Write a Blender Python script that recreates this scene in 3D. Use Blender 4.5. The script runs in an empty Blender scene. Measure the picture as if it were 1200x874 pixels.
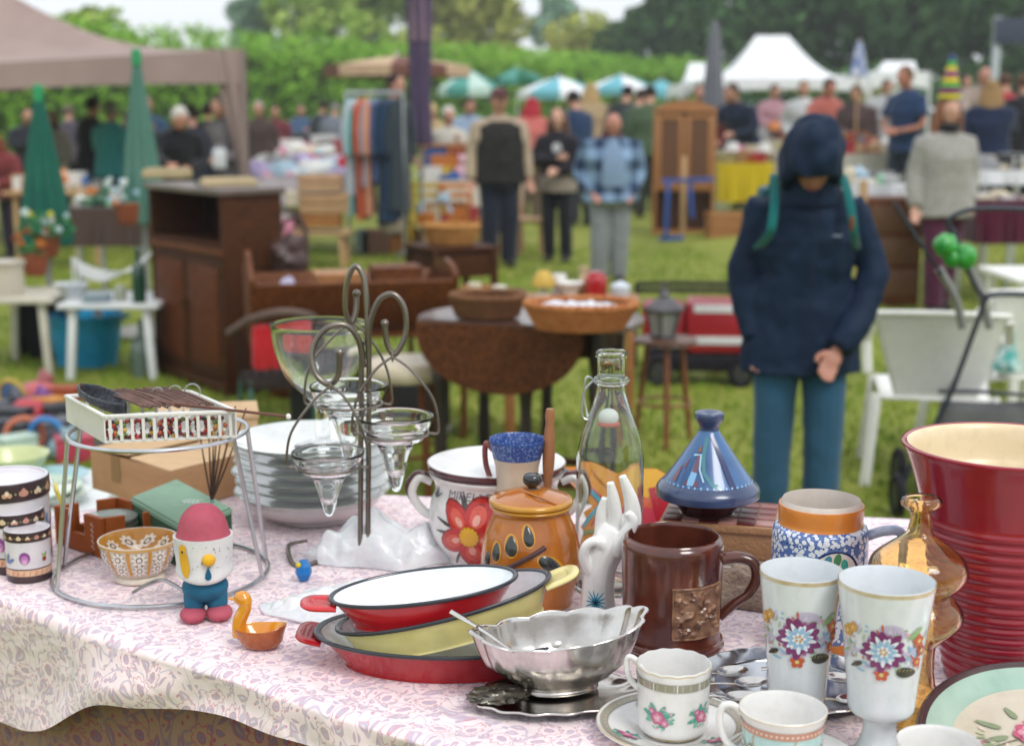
import bpy, bmesh, math, random
from mathutils import Vector as V, Matrix, noise
R = math.radians
PI = math.pi
rnd = random.Random(11)
sc = bpy.context.scene
col = sc.collection
# ------------------------------------------------------------------ camera
F = 1666.7            # focal length in photo pixels (50 mm on 36 mm, photo 1200 wide)
HC = 1.52
HY = 132.0
PITCH = math.atan((437 - HY) / F)
cd = bpy.data.cameras.new('camera')
cam = bpy.data.objects.new('camera', cd)
col.objects.link(cam)
cam.location = (0, 0, HC)
cam.rotation_euler = (PI / 2 - PITCH, 0, 0)
cd.lens = 50
cd.sensor_width = 36
cd.clip_end = 3000
cd.dof.use_dof = True
cd.dof.focus_distance = 1.86
cd.dof.aperture_fstop = 3.9
sc.camera = cam
# ------------------------------------------------------------------ sky and sun (overcast)
W = bpy.data.worlds.new('World')
sc.world = W
W.use_nodes = True
nt = W.node_tree
nt.nodes.clear()
wo = nt.nodes.new('ShaderNodeOutputWorld')
bg = nt.nodes.new('ShaderNodeBackground')
sky = nt.nodes.new('ShaderNodeTexSky')
sky.sky_type = 'NISHITA'
sky.sun_disc = False
sky.sun_elevation = R(52)
sky.sun_rotation = R(-35)
mixn = nt.nodes.new('ShaderNodeMix')
mixn.data_type = 'RGBA'
mixn.inputs[0].default_value = 0.86
cl = nt.nodes.new('ShaderNodeTexNoise')
cl.inputs['Scale'].default_value = 2.2
cl.inputs['Detail'].default_value = 5
crp = nt.nodes.new('ShaderNodeValToRGB')
crp.color_ramp.elements[0].position = 0.25
crp.color_ramp.elements[0].color = (9.4, 9.9, 10.5, 1)
crp.color_ramp.elements[1].position = 0.75
crp.color_ramp.elements[1].color = (11.6, 11.9, 12.2, 1)
tcw = nt.nodes.new('ShaderNodeTexCoord')
nt.links.new(tcw.outputs['Generated'], cl.inputs['Vector'])
nt.links.new(cl.outputs['Fac'], crp.inputs[0])
nt.links.new(sky.outputs[0], mixn.inputs[6])
nt.links.new(crp.outputs[0], mixn.inputs[7])
nt.links.new(mixn.outputs[2], bg.inputs[0])
bg.inputs[1].default_value = 0.085
nt.links.new(bg.outputs[0], wo.inputs[0])
sl = bpy.data.lights.new('sun', 'SUN')
sl.energy = 1.3
sl.angle = R(22)
sl.color = (1, 0.97, 0.93)
sun = bpy.data.objects.new('sun', sl)
col.objects.link(sun)
sun.rotation_euler = (R(38), 0, R(35))
sc.view_settings.view_transform = 'Standard'
sc.view_settings.look = 'None'
sc.view_settings.exposure = 0.45
sc.view_settings.gamma = 1.0
sc.cycles.use_denoising = True
sc.cycles.max_bounces = 10
sc.cycles.transparent_max_bounces = 12
sc.cycles.transmission_bounces = 10
sc.cycles.glossy_bounces = 4
sc.cycles.diffuse_bounces = 4
sc.cycles.caustics_reflective = False
sc.cycles.caustics_refractive = True
sc.cycles.sample_clamp_indirect = 6
# ------------------------------------------------------------------ photo pixel -> world
_cp, _sp = math.cos(PITCH), math.sin(PITCH)
def ray(px, py):
 u = (437 - py) / F
 return V(((px - 600) / F, _cp + u * _sp, -_sp + u * _cp))
def at(px, py, z):
 d = ray(px, py)
 t = (z - HC) / d.z
 return V((d.x * t, d.y * t, z))
def aty(px, py, Y):
 d = ray(px, py)
 t = Y / d.y
 return V((d.x * t, Y, HC + d.z * t))
def S(p):
 return F / (p.y * _cp - (p.z - HC) * _sp)
TZ = 0.80
def tz(px, py):
 return at(px, py, TZ)
def sel(py):
 return math.sin(PITCH + math.atan((py - 437) / F))
def place(px, bot, rpx):
 "centre of a round base resting on the table, and metres per photo pixel there"
 p = tz(px, bot - sel(bot) * rpx)
 return p, 1 / S(p)
def sst(x):
 x = max(0.0, min(1.0, x))
 return x * x * (3 - 2 * x)
def gz(x, y):
 return 0.38 * sst((x - 2.0) / 4) * sst((y - 11) / 5)
# ------------------------------------------------------------------ materials
def hx(h, k=1.0):
 h = h.lstrip('#')
 o = []
 for i in (0, 2, 4):
  c = int(h[i:i + 2], 16) / 255
  o.append((c / 12.92 if c <= 0.04045 else ((c + 0.055) / 1.055) ** 2.4) * k)
 return (o[0], o[1], o[2], 1)
MATS = {}
def NM(name):
 m = bpy.data.materials.new(name)
 m.use_nodes = True
 t = m.node_tree
 b = t.nodes['Principled BSDF']
 return m, t, b
def nd(t, kind, **kw):
 n = t.nodes.new(kind)
 for k, v in kw.items():
  if hasattr(n, k): setattr(n, k, v)
  else: n.inputs[k].default_value = v
 return n
def coord(t, scale=(1, 1, 1), kind='Object'):
 tc = t.nodes.new('ShaderNodeTexCoord')
 mp = t.nodes.new('ShaderNodeMapping')
 mp.inputs['Scale'].default_value = scale
 t.links.new(tc.outputs[kind], mp.inputs[0])
 return mp.outputs[0]
def mat(name, c1, c2=None, rough=0.5, metal=0.0, trans=0.0, coat=0.0, ns=12.0, bump=0.0, bs=60.0,
  stretch=(1, 1, 1), ior=1.5, sss=0.0, sheen=0.0, rv=0.0, attr=False, detail=4):
 if name in MATS: return MATS[name]
 m, t, b = NM(name)
 b.inputs['Roughness'].default_value = rough
 b.inputs['Metallic'].default_value = metal
 b.inputs['Transmission Weight'].default_value = trans
 b.inputs['Coat Weight'].default_value = coat
 b.inputs['Coat Roughness'].default_value = 0.06
 b.inputs['IOR'].default_value = ior
 if rough >= .6 and not metal: b.inputs['Specular IOR Level'].default_value = .2
 if c2 is not None and rv == 0 and rough < .5: rv = .05
 b.inputs['Sheen Weight'].default_value = sheen
 if sss:
  b.inputs['Subsurface Weight'].default_value = sss
  b.inputs['Subsurface Scale'].default_value = 0.01
 v = coord(t, stretch)
 if attr:
  ca = nd(t, 'ShaderNodeVertexColor', layer_name='Col')
  if c2 is not None:
   nz = nd(t, 'ShaderNodeTexNoise', Scale=ns, Detail=detail)
   t.links.new(v, nz.inputs['Vector'])
   mr = nd(t, 'ShaderNodeMapRange')
   mr.inputs[1].default_value = 0.3; mr.inputs[2].default_value = 0.7
   mr.inputs[3].default_value = 0.72; mr.inputs[4].default_value = 1.12
   t.links.new(nz.outputs[0], mr.inputs[0])
   mx = nd(t, 'ShaderNodeVectorMath', operation='SCALE')
   t.links.new(ca.outputs[0], mx.inputs[0])
   t.links.new(mr.outputs[0], mx.inputs[3])
   t.links.new(mx.outputs[0], b.inputs['Base Color'])
  else:
   t.links.new(ca.outputs[0], b.inputs['Base Color'])
 elif c2 is None:
  b.inputs['Base Color'].default_value = c1
 else:
  nz = nd(t, 'ShaderNodeTexNoise', Scale=ns, Detail=detail)
  t.links.new(v, nz.inputs['Vector'])
  cr = nd(t, 'ShaderNodeValToRGB')
  cr.color_ramp.elements[0].position = 0.32
  cr.color_ramp.elements[1].position = 0.68
  cr.color_ramp.elements[0].color = c1
  cr.color_ramp.elements[1].color = c2
  t.links.new(nz.outputs[0], cr.inputs[0])
  g1 = nd(t, 'ShaderNodeTexNoise', Scale=42, Detail=6, Roughness=.65); t.links.new(coord(t), g1.inputs['Vector'])
  g2 = nd(t, 'ShaderNodeMapRange'); g2.inputs[1].default_value = .3; g2.inputs[2].default_value = .52; g2.inputs[3].default_value = .9; g2.inputs[4].default_value = 1.0; t.links.new(g1.outputs[0], g2.inputs[0])
  g3 = nd(t, 'ShaderNodeVectorMath', operation='SCALE'); t.links.new(cr.outputs[0], g3.inputs[0]); t.links.new(g2.outputs[0], g3.inputs[3])
  t.links.new(g3.outputs[0], b.inputs['Base Color'])
  if rv:
   mr = nd(t, 'ShaderNodeMapRange')
   mr.inputs[3].default_value = max(0.02, rough - rv); mr.inputs[4].default_value = rough + rv
   t.links.new(nz.outputs[0], mr.inputs[0])
   t.links.new(mr.outputs[0], b.inputs['Roughness'])
 if bump:
  nb = nd(t, 'ShaderNodeTexNoise', Scale=bs, Detail=3)
  t.links.new(v, nb.inputs['Vector'])
  bp = nd(t, 'ShaderNodeBump', Strength=bump, Distance=0.01)
  t.links.new(nb.outputs[0], bp.inputs['Height'])
  t.links.new(bp.outputs[0], b.inputs['Normal'])
 MATS[name] = m
 return m
def wood(name, h1, h2, rough=0.45, st=(14, 1.2, 14), coat=0.1):
 return mat(name, hx(h1, .74), hx(h2, 1.15), rough=rough, ns=5, stretch=st, bump=0.25, bs=14, coat=coat, detail=6)
def paint(name='printed glaze', rough=0.25, coat=0.5):
 return mat(name, None, None, rough=rough, coat=coat, attr=True)
def fabric(name, h1, h2=None, rough=0.85, ns=9):
 return mat(name, hx(h1), hx(h2 or h1), rough=rough, ns=ns, bump=0.5, bs=9, sheen=0.2)
# ------------------------------------------------------------------ mesh helpers
def mk(name, bm, mats, parent=None, loc=None, rot=None, smooth=True, angle=38):
 me = bpy.data.meshes.new(name)
 bmesh.ops.recalc_face_normals(bm, faces=bm.faces)
 bm.to_mesh(me)
 bm.free()
 for m in (mats if isinstance(mats, (list, tuple)) else [mats]):
  me.materials.append(m)
 if smooth:
  me.shade_smooth()
  me.set_sharp_from_angle(angle=R(angle))
 o = bpy.data.objects.new(name, me)
 col.objects.link(o)
 if parent: o.parent = parent
 if loc is not None: o.location = loc
 if rot is not None: o.rotation_euler = rot
 return o
def tag(o, label, cat, group=None):
 o['label'] = label
 o['category'] = cat
 if group: o['group'] = group
 return o
def thing(name, label, cat, loc=(0, 0, 0), rz=0.0, group=None, rot=None):
 o = bpy.data.objects.new(name, None)
 o.empty_display_size = 0.05
 col.objects.link(o)
 o.location = loc
 o.rotation_euler = rot if rot is not None else (0, 0, rz)
 return tag(o, label, cat, group)
def kind(o, k):
 o['kind'] = k
 return o
def copy_tree(o, parent=None):
 c = o.copy()
 col.objects.link(c)
 if parent: c.parent = parent
 for ch in list(o.children): copy_tree(ch, c)
 return c
def B(): return bmesh.new()
def box(bm, c, s, rz=0.0, bev=0.0, mi=0, M=None, taper=1.0):
 r = bmesh.ops.create_cube(bm, size=1)
 vs = r['verts']
 for v in vs:
  k = taper if v.co.z < 0 else 1.0
  v.co = V((v.co.x * s[0] * k, v.co.y * s[1] * k, v.co.z * s[2]))
 fs = set(f for v in vs for f in v.link_faces)
 for f in fs: f.material_index = mi
 if bev:
  es = list(set(e for v in vs for e in v.link_edges))
  rr = bmesh.ops.bevel(bm, geom=es, offset=bev, segments=2, affect='EDGES', profile=0.6)
  vs = list(set(list(rr['verts']) + [v for v in vs if v.is_valid]))
  for f in rr['faces']: f.material_index = mi
 m = M if M is not None else Matrix.Translation(V(c)) @ Matrix.Rotation(rz, 4, 'Z')
 bmesh.ops.transform(bm, matrix=m, verts=vs)
 return vs
def frame(a, b):
 "matrix with x along a->b, placed at the middle"
 a, b = V(a), V(b)
 x = (b - a).normalized()
 up = V((0, 0, 1)) if abs(x.z) < 0.95 else V((0, 1, 0))
 y = up.cross(x).normalized()
 z = x.cross(y)
 m = Matrix((x, y, z)).transposed().to_4x4()
 m.translation = (a + b) / 2
 return m
def bar(bm, a, b, w, h, bev=0.0, mi=0):
 return box(bm, None, ((V(b) - V(a)).length, w, h), bev=bev, mi=mi, M=frame(a, b))
def cr1(ps, n, closed=False):
 "Catmull-Rom through tuples of any length"
 out = []
 N = len(ps)
 rng = N if closed else N - 1
 for i in range(rng):
  p0 = ps[(i - 1) % N] if closed or i > 0 else ps[0]
  p1 = ps[i]
  p2 = ps[(i + 1) % N]
  p3 = ps[(i + 2) % N] if closed or i + 2 < N else ps[-1]
  for k in range(n):
   t = k / n
   out.append(tuple(0.5 * ((2 * b) + (-a + c) * t + (2 * a - 5 * b + 4 * c - d) * t * t + (-a + 3 * b - 3 * c + d) * t ** 3)
        for a, b, c, d in zip(p0, p1, p2, p3)))
 if not closed: out.append(tuple(ps[-1]))
 return out
def lathe(bm, prof, seg=64, sx=1.0, sy=1.0, mod=None, M=None):
 "prof: (r, z[, material]) from one end to the other; mod(th, r, z) -> (r, z)"
 rings = []
 new = []
 for p in prof:
  r, z = p[0], p[1]
  if r < 1e-6:
   v = bm.verts.new((0, 0, z)); new.append(v)
   rings.append([v])
  else:
   ring = []
   for k in range(seg):
    th = 2 * PI * k / seg
    rr, zz = mod(th, r, z) if mod else (r, z)
    v = bm.verts.new((rr * math.cos(th) * sx, rr * math.sin(th) * sy, zz)); new.append(v)
    ring.append(v)
   rings.append(ring)
 for i in range(len(rings) - 1):
  a, b = rings[i], rings[i + 1]
  mi = prof[i][2] if len(prof[i]) > 2 else 0
  for k in range(seg):
   k2 = (k + 1) % seg
   if len(a) == 1 and len(b) == 1: break
   if len(a) == 1: f = bm.faces.new((a[0], b[k], b[k2]))
   elif len(b) == 1: f = bm.faces.new((a[k], a[k2], b[0]))
   else: f = bm.faces.new((a[k], a[k2], b[k2], b[k]))
   f.material_index = mi
 if M is not None: bmesh.ops.transform(bm, matrix=M, verts=new)
 return new
def smp(prof, n=5):
 "smooth a profile; the material index follows the span"
 pts = cr1([(p[0], p[1]) for p in prof], n)
 out = []
 for i, q in enumerate(pts):
  p = prof[min(i // n, len(prof) - 1)]
  out.append((max(0.0, q[0]), q[1], p[2] if len(p) > 2 else 0))
 return out
def radf(prof):
 ps = sorted([(p[1], p[0]) for p in smp(list(prof), 6)])
 def f(z):
  if z <= ps[0][0]: return ps[0][1]
  for (z0, r0), (z1, r1) in zip(ps, ps[1:]):
   if z <= z1:
    return r0 + (r1 - r0) * (z - z0) / max(1e-9, z1 - z0)
  return ps[-1][1]
 return f
def tube(bm, pts, r, seg=8, closed=False, mi=0, cap=True, flat=1.0, up=None):
 pts = [V(p) for p in pts]
 n = len(pts)
 rs = r if isinstance(r, (list, tuple)) else [r] * n
 tg = []
 for i in range(n):
  a = pts[(i - 1) % n] if closed else pts[max(0, i - 1)]
  b = pts[(i + 1) % n] if closed else pts[min(n - 1, i + 1)]
  d = b - a
  tg.append(d.normalized() if d.length > 1e-9 else V((0, 0, 1)))
 nrm = up if up is not None else (V((0, 0, 1)) if abs(tg[0].z) < 0.9 else V((1, 0, 0)))
 nrm = (nrm - tg[0] * nrm.dot(tg[0])).normalized()
 rings = []
 for i in range(n):
  nrm = nrm - tg[i] * nrm.dot(tg[i])
  nrm = nrm.normalized() if nrm.length > 1e-6 else tg[i].orthogonal().normalized()
  bi = tg[i].cross(nrm)
  rings.append([bm.verts.new(pts[i] + (nrm * math.cos(2 * PI * k / seg) * flat + bi * math.sin(2 * PI * k / seg)) * rs[i]) for k in range(seg)])
 for i in range(n if closed else n - 1):
  a, b = rings[i], rings[(i + 1) % n]
  for k in range(seg):
   f = bm.faces.new((a[k], a[(k + 1) % seg], b[(k + 1) % seg], b[k]))
   f.material_index = mi
 if cap and not closed:
  for q in (rings[0], rings[-1]):
   try:
    f = bm.faces.new(q); f.material_index = mi
   except ValueError: pass
 return [v for q in rings for v in q]
def ball(bm, c, r, seg=16, mi=0, M=None):
 if isinstance(r, (int, float)): r = (r, r, r)
 q = bmesh.ops.create_uvsphere(bm, u_segments=seg, v_segments=max(6, seg // 2), radius=1)
 m = Matrix.Translation(V(c)) @ (M if M is not None else Matrix.Identity(4)) @ Matrix.Diagonal((r[0], r[1], r[2], 1))
 bmesh.ops.transform(bm, matrix=m, verts=q['verts'])
 for f in set(f for v in q['verts'] for f in v.link_faces): f.material_index = mi
 return q['verts']
def sp3(pts, n=8, closed=False):
 return [V(p) for p in cr1([tuple(p) for p in pts], n, closed)]
def arc(c, r, a0, a1, n=16, plane='xy', ry=None):
 out = []
 for i in range(n + 1):
  a = a0 + (a1 - a0) * i / n
  x, y = r * math.cos(a), (ry or r) * math.sin(a)
  out.append(V(c) + (V((x, y, 0)) if plane == 'xy' else V((x, 0, y)) if plane == 'xz' else V((0, x, y))))
 return out
def prism(bm, pts, z0, z1, mi=0):
 "flat outline (x, y) from z0 to z1"
 a = [bm.verts.new((p[0], p[1], z0)) for p in pts]
 b = [bm.verts.new((p[0], p[1], z1)) for p in pts]
 n = len(pts)
 fs = [bm.faces.new(a[::-1]), bm.faces.new(b)]
 for i in range(n):
  fs.append(bm.faces.new((a[i], a[(i + 1) % n], b[(i + 1) % n], b[i])))
 for f in fs: f.material_index = mi
 return a + b
# flat printed shapes wrapped on a surface
class Print:
 def __init__(s): s.v, s.f, s.c = [], [], []
 def shape(s, pts, colr, lay=1, rings=3):
  cx = sum(p[0] for p in pts) / len(pts); cy = sum(p[1] for p in pts) / len(pts)
  b0 = len(s.v); n = len(pts)
  s.v.append((cx, cy, lay))
  for k in range(1, rings + 1):
   t = k / rings
   for p in pts: s.v.append((cx + (p[0] - cx) * t, cy + (p[1] - cy) * t, lay))
  for i in range(n):
   j = (i + 1) % n
   s.f.append((b0, b0 + 1 + i, b0 + 1 + j)); s.c.append(colr)
   for k in range(rings - 1):
    q = b0 + 1 + k * n
    s.f.append((q + i, q + n + i, q + n + j, q + j)); s.c.append(colr)
 def strip(s, pts, w, colr, lay=1):
  n = len(pts)
  b0 = len(s.v)
  for i in range(n):
   a, b = pts[max(0, i - 1)], pts[min(n - 1, i + 1)]
   dx, dy = b[0] - a[0], b[1] - a[1]
   L = math.hypot(dx, dy) or 1
   ww = w[i] if isinstance(w, (list, tuple)) else w
   for sg in (-1, 1):
    s.v.append((pts[i][0] - dy / L * ww / 2 * sg, pts[i][1] + dx / L * ww / 2 * sg, lay))
  for i in range(n - 1):
   q = b0 + 2 * i
   s.f.append((q, q + 2, q + 3, q + 1)); s.c.append(colr)
 def disc(s, x, y, r, colr, lay=1, n=14, ry=None):
  s.shape([(x + r * math.cos(2 * PI * k / n), y + (ry or r) * math.sin(2 * PI * k / n)) for k in range(n)], colr, lay, 2 if r < 0.006 else 4)
 def petal(s, x, y, ang, L, w, colr, lay=1, sharp=0.0):
  pts = []
  for k in range(14):
   a = 2 * PI * k / 14
   px = L * (0.5 + 0.5 * math.cos(a)); t = px / L
   py = w / 2 * math.sin(a) * (1 - sharp * t)
   pts.append((x + px * math.cos(ang) - py * math.sin(ang), y + px * math.sin(ang) + py * math.cos(ang)))
  s.shape(pts, colr, lay, 3)
 def text(s, body, x, y, size, colr, lay=1, font_slant=0.0, cuts=1):
  cu = bpy.data.curves.new('t', 'FONT'); cu.body = body; cu.size = size; cu.align_x = 'CENTER'; cu.shear = font_slant
  cu.resolution_u = 3
  o = bpy.data.objects.new('t', cu); col.objects.link(o)
  dg = bpy.context.evaluated_depsgraph_get()
  me = bpy.data.meshes.new_from_object(o.evaluated_get(dg))
  bm = B(); bm.from_mesh(me)
  bmesh.ops.triangulate(bm, faces=bm.faces)
  if cuts: bmesh.ops.subdivide_edges(bm, edges=bm.edges, cuts=cuts)
  bm.verts.ensure_lookup_table()
  b0 = len(s.v)
  for i, v in enumerate(bm.verts):
   v.index = i
   s.v.append((x + v.co.x, y + v.co.y, lay))
  for f in bm.faces:
   s.f.append(tuple(b0 + v.index for v in f.verts)); s.c.append(colr)
  bm.free()
  bpy.data.objects.remove(o); bpy.data.curves.remove(cu); bpy.data.meshes.remove(me)
 def build(s, name, parent, mapf, m=None, step=0.00035):
  me = bpy.data.meshes.new(name)
  me.from_pydata([mapf(v[0], v[1], v[2] * step + 0.0006) for v in s.v], [], s.f)
  at_ = me.color_attributes.new('Col', 'FLOAT_COLOR', 'CORNER')
  for p, cc in zip(me.polygons, s.c):
   for li in p.loop_indices: at_.data[li].color = cc
  me.materials.append(m or paint())
  me.shade_smooth()
  o = bpy.data.objects.new(name, me)
  col.objects.link(o)
  if parent: o.parent = parent
  return o
def wrap(rf, th0, sx=1.0, sy=1.0):
 "printed (u along the wall, v height) on a wall of revolution; u = 0 faces th0"
 def f(u, v, off):
  r = rf(v)
  th = th0 + u / max(1e-4, r)
  rr = r + off
  return V((rr * math.cos(th) * sx, rr * math.sin(th) * sy, v))
 return f
def face_cols(bm, cols_by_face, name, m, parent=None, smooth=True, angle=38):
 "bmesh whose faces carry colours (list per face) -> object with a Col attribute"
 lay = bm.loops.layers.float_color.new('Col')
 for f, cc in zip(bm.faces, cols_by_face):
  for l in f.loops: l[lay] = cc
 return mk(name, bm, m, parent, smooth=smooth, angle=angle)
# ================================================================== GROUND
def mat_grass():
 m, t, b = NM('mown grass')
 v = coord(t)
 n1 = nd(t, 'ShaderNodeTexNoise', Scale=0.9, Detail=6); n2 = nd(t, 'ShaderNodeTexNoise', Scale=28, Detail=4)
 t.links.new(v, n1.inputs['Vector']); t.links.new(v, n2.inputs['Vector'])
 c1 = nd(t, 'ShaderNodeValToRGB'); c2 = nd(t, 'ShaderNodeValToRGB')
 c1.color_ramp.elements[0].position = 0.35; c1.color_ramp.elements[1].position = 0.68
 c1.color_ramp.elements[0].color = hx('747f22'); c1.color_ramp.elements[1].color = hx('959a3c')
 c2.color_ramp.elements[0].position = 0.3; c2.color_ramp.elements[1].position = 0.75
 c2.color_ramp.elements[0].color = (0.55, 0.6, 0.5, 1); c2.color_ramp.elements[1].color = (1.2, 1.15, 1.05, 1)
 t.links.new(n1.outputs[0], c1.inputs[0]); t.links.new(n2.outputs[0], c2.inputs[0])
 n3 = nd(t, 'ShaderNodeTexNoise', Scale=.55, Detail=7, Roughness=.7); t.links.new(v, n3.inputs['Vector'])
 r3 = nd(t, 'ShaderNodeMapRange'); r3.inputs[1].default_value = .56; r3.inputs[2].default_value = .72; r3.inputs[4].default_value = .55; t.links.new(n3.outputs[0], r3.inputs[0])
 m3 = nd(t, 'ShaderNodeMix', data_type='RGBA'); t.links.new(r3.outputs[0], m3.inputs[0]); t.links.new(c1.outputs[0], m3.inputs[6]); m3.inputs[7].default_value = hx('8d8450')
 mx = nd(t, 'ShaderNodeVectorMath', operation='MULTIPLY')
 t.links.new(m3.outputs[2], mx.inputs[0]); t.links.new(c2.outputs[0], mx.inputs[1])
 t.links.new(mx.outputs[0], b.inputs['Base Color'])
 bp = nd(t, 'ShaderNodeBump', Strength=0.8, Distance=0.03)
 t.links.new(n2.outputs[0], bp.inputs['Height']); t.links.new(bp.outputs[0], b.inputs['Normal'])
 b.inputs['Roughness'].default_value = 0.9
 return m
bm = B()
xs = [-400, -200, -120, -60] + [-40 + 2 * i for i in range(41)] + [60, 120, 200, 400]
ys = [-60, -30, -10] + [i * 1.5 for i in range(-4, 40)] + [70, 110, 200, 350, 600]
grid = [[bm.verts.new((x, y, gz(x, y) + (noise.noise(V((x * .3, y * .3, 0))) * 0.015 if abs(x) < 30 and y > 3.9 else 0))) for x in xs] for y in ys]
for j in range(len(ys) - 1):
 for i in range(len(xs) - 1):
  bm.faces.new((grid[j][i], grid[j][i + 1], grid[j + 1][i + 1], grid[j + 1][i]))
kind(mk('ground', bm, mat_grass()), 'structure')
# grass blades (nobody could count them)
vv, ff = [], []
for i in range(46000):
 y = 3.2 + (rnd.random() ** 1.5) * 13
 x = (rnd.random() - 0.5) * (0.8 * y + 1.5)
 h = 0.02 + rnd.random() * 0.03
 a = rnd.random() * PI
 w = 0.004 + y * 0.0006
 z = gz(x, y)
 dx, dy = math.cos(a) * w, math.sin(a) * w
 b0 = len(vv)
 vv += [(x - dx, y - dy, z), (x + dx, y + dy, z), (x + (rnd.random() - .5) * .03, y + (rnd.random() - .5) * .03, z + h)]
 ff.append((b0, b0 + 1, b0 + 2))
me = bpy.data.meshes.new('grass')
me.from_pydata(vv, [], ff)
me.materials.append(mat('grass blade', hx('5c7d1c'), hx('8ea23c'), rough=0.8, ns=3))
o = bpy.data.objects.new('grass', me); col.objects.link(o); kind(o, 'stuff')
# ================================================================== TABLE AND CLOTH
A_ = tz(0, 700)
u_ = (tz(540, 874) - A_).normalized()
n_ = V((-u_.y, u_.x, 0))
P0 = A_ - u_ * 0.42
P1 = A_ + u_ * 1.36
P2 = V((1.75, P1.y - 0.06, TZ)); P3 = V((1.75, 2.30, TZ))
P4 = tz(262, 570)
poly = [P0, P1, P2, P3, P4]
def mat_cloth(name, base, lav, pink, k=1.0, scale=1.0):
 m, t, b = NM(name)
 L = t.links.new
 uv = nd(t, 'ShaderNodeUVMap', uv_map='UVMap')
 nzd = nd(t, 'ShaderNodeTexNoise', Scale=7 * scale, Detail=1)
 L(uv.outputs[0], nzd.inputs['Vector'])
 sub = nd(t, 'ShaderNodeVectorMath', operation='SUBTRACT'); sub.inputs[1].default_value = (.5, .5, .5)
 L(nzd.outputs['Color'], sub.inputs[0])
 scl = nd(t, 'ShaderNodeVectorMath', operation='SCALE'); scl.inputs[3].default_value = 0.05
 L(sub.outputs[0], scl.inputs[0])
 P = nd(t, 'ShaderNodeVectorMath', operation='ADD'); L(uv.outputs[0], P.inputs[0]); L(scl.outputs[0], P.inputs[1])
 def M(op, a, b_=None, c=None):
  n = nd(t, 'ShaderNodeMath', operation=op)
  for i, q in enumerate((a, b_, c)):
   if q is None: continue
   if isinstance(q, (int, float)): n.inputs[i].default_value = q
   else: L(q, n.inputs[i])
  return n.outputs[0]
 def cell(sc_, rot=True, rnd_=1.0):
  vo = nd(t, 'ShaderNodeTexVoronoi', Scale=sc_ * scale, Randomness=rnd_); vo.voronoi_dimensions = '2D'
  L(P.outputs[0], vo.inputs['Vector'])
  ps = nd(t, 'ShaderNodeVectorMath', operation='SCALE'); ps.inputs[3].default_value = sc_ * scale
  L(P.outputs[0], ps.inputs[0])
  po = nd(t, 'ShaderNodeVectorMath', operation='SCALE'); po.inputs[3].default_value = sc_ * scale
  L(vo.outputs['Position'], po.inputs[0])
  lo = nd(t, 'ShaderNodeVectorMath', operation='SUBTRACT'); L(ps.outputs[0], lo.inputs[0]); L(po.outputs[0], lo.inputs[1])
  sx = nd(t, 'ShaderNodeSeparateXYZ')
  sc2 = nd(t, 'ShaderNodeSeparateColor'); L(vo.outputs['Color'], sc2.inputs[0])
  rt = nd(t, 'ShaderNodeVectorRotate', rotation_type='Z_AXIS')
  L(lo.outputs[0], rt.inputs['Vector']); L(M('MULTIPLY', sc2.outputs[0], 6.283), rt.inputs['Angle'])
  L(rt.outputs[0], sx.inputs[0])
  return sx.outputs[0], sx.outputs[1], sc2.outputs[1], sc2.outputs[2]
 def below(v, e, soft=0.02):
  return M('SMOOTH_MIN', 1.0, M('MAXIMUM', 0.0, M('DIVIDE', M('SUBTRACT', e, v), soft)), 0.0)
 cur = nd(t, 'ShaderNodeRGB'); cur.outputs[0].default_value = base
 state = cur.outputs[0]
 def lay(mask, colr, state):
  mx = nd(t, 'ShaderNodeMix', data_type='RGBA')
  L(mask, mx.inputs[0]); L(state, mx.inputs[6]); mx.inputs[7].default_value = colr
  return mx.outputs[2]
 # vines
 wv = nd(t, 'ShaderNodeTexNoise', Scale=9 * scale, Detail=0)
 L(P.outputs[0], wv.inputs['Vector'])
 vine = M('ABSOLUTE', M('SUBTRACT', M('FRACT', M('MULTIPLY', wv.outputs[0], 6.0)), 0.5))
 state = lay(M('MULTIPLY', below(vine, 0.075, 0.03), 0.75), lav, state)
 # small leaves
 for sc_, ww, lim in ((30, 0.17, 0.42), (19, 0.22, 0.45)):
  x, y, r1, r2 = cell(sc_)
  ay = M('ABSOLUTE', M('ADD', y, M('MULTIPLY', M('MULTIPLY', x, x), 0.5)))
  f = M('ADD', M('DIVIDE', ay, ww), M('MULTIPLY', M('MULTIPLY', x, x), 1 / (lim * lim)))
  on = M('GREATER_THAN', r1, 0.28)
  state = lay(M('MULTIPLY', M('MULTIPLY', below(f, 1.0, 0.1), on), 0.8), pink, state)
  state = lay(M('MULTIPLY', below(f, 0.76, 0.1), on), lav, state)
  if sc_ == 19: state = lay(M('MULTIPLY', M('MULTIPLY', below(f, 0.3, 0.1), on), 0.6), base, state)
 # flowers
 x, y, r1, r2 = cell(8.5, rnd_=0.8)
 rr = M('SQRT', M('ADD', M('MULTIPLY', x, x), M('MULTIPLY', y, y)))
 an = M('ARCTAN2', y, x)
 pet = M('ADD', 0.19, M('MULTIPLY', M('ABSOLUTE', M('SINE', M('MULTIPLY', an, 4.0))), 0.07))
 state = lay(below(rr, M('ADD', pet, 0.03), 0.01), base, state)
 q = M('ABSOLUTE', M('SUBTRACT', rr, pet))
 state = lay(M('MULTIPLY', below(q, 0.022, 0.012), 0.9), pink, state)
 state = lay(below(rr, 0.12, 0.01), pink, state)
 state = lay(below(rr, 0.095, 0.01), lav, state)
 state = lay(below(rr, 0.03, 0.01), pink, state)
 # red dots
 x, y, r1, r2 = cell(24)
 rr = M('SQRT', M('ADD', M('MULTIPLY', x, x), M('MULTIPLY', y, y)))
 state = lay(M('MULTIPLY', below(rr, 0.11, 0.02), M('GREATER_THAN', r2, 0.45)), pink, state)
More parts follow.
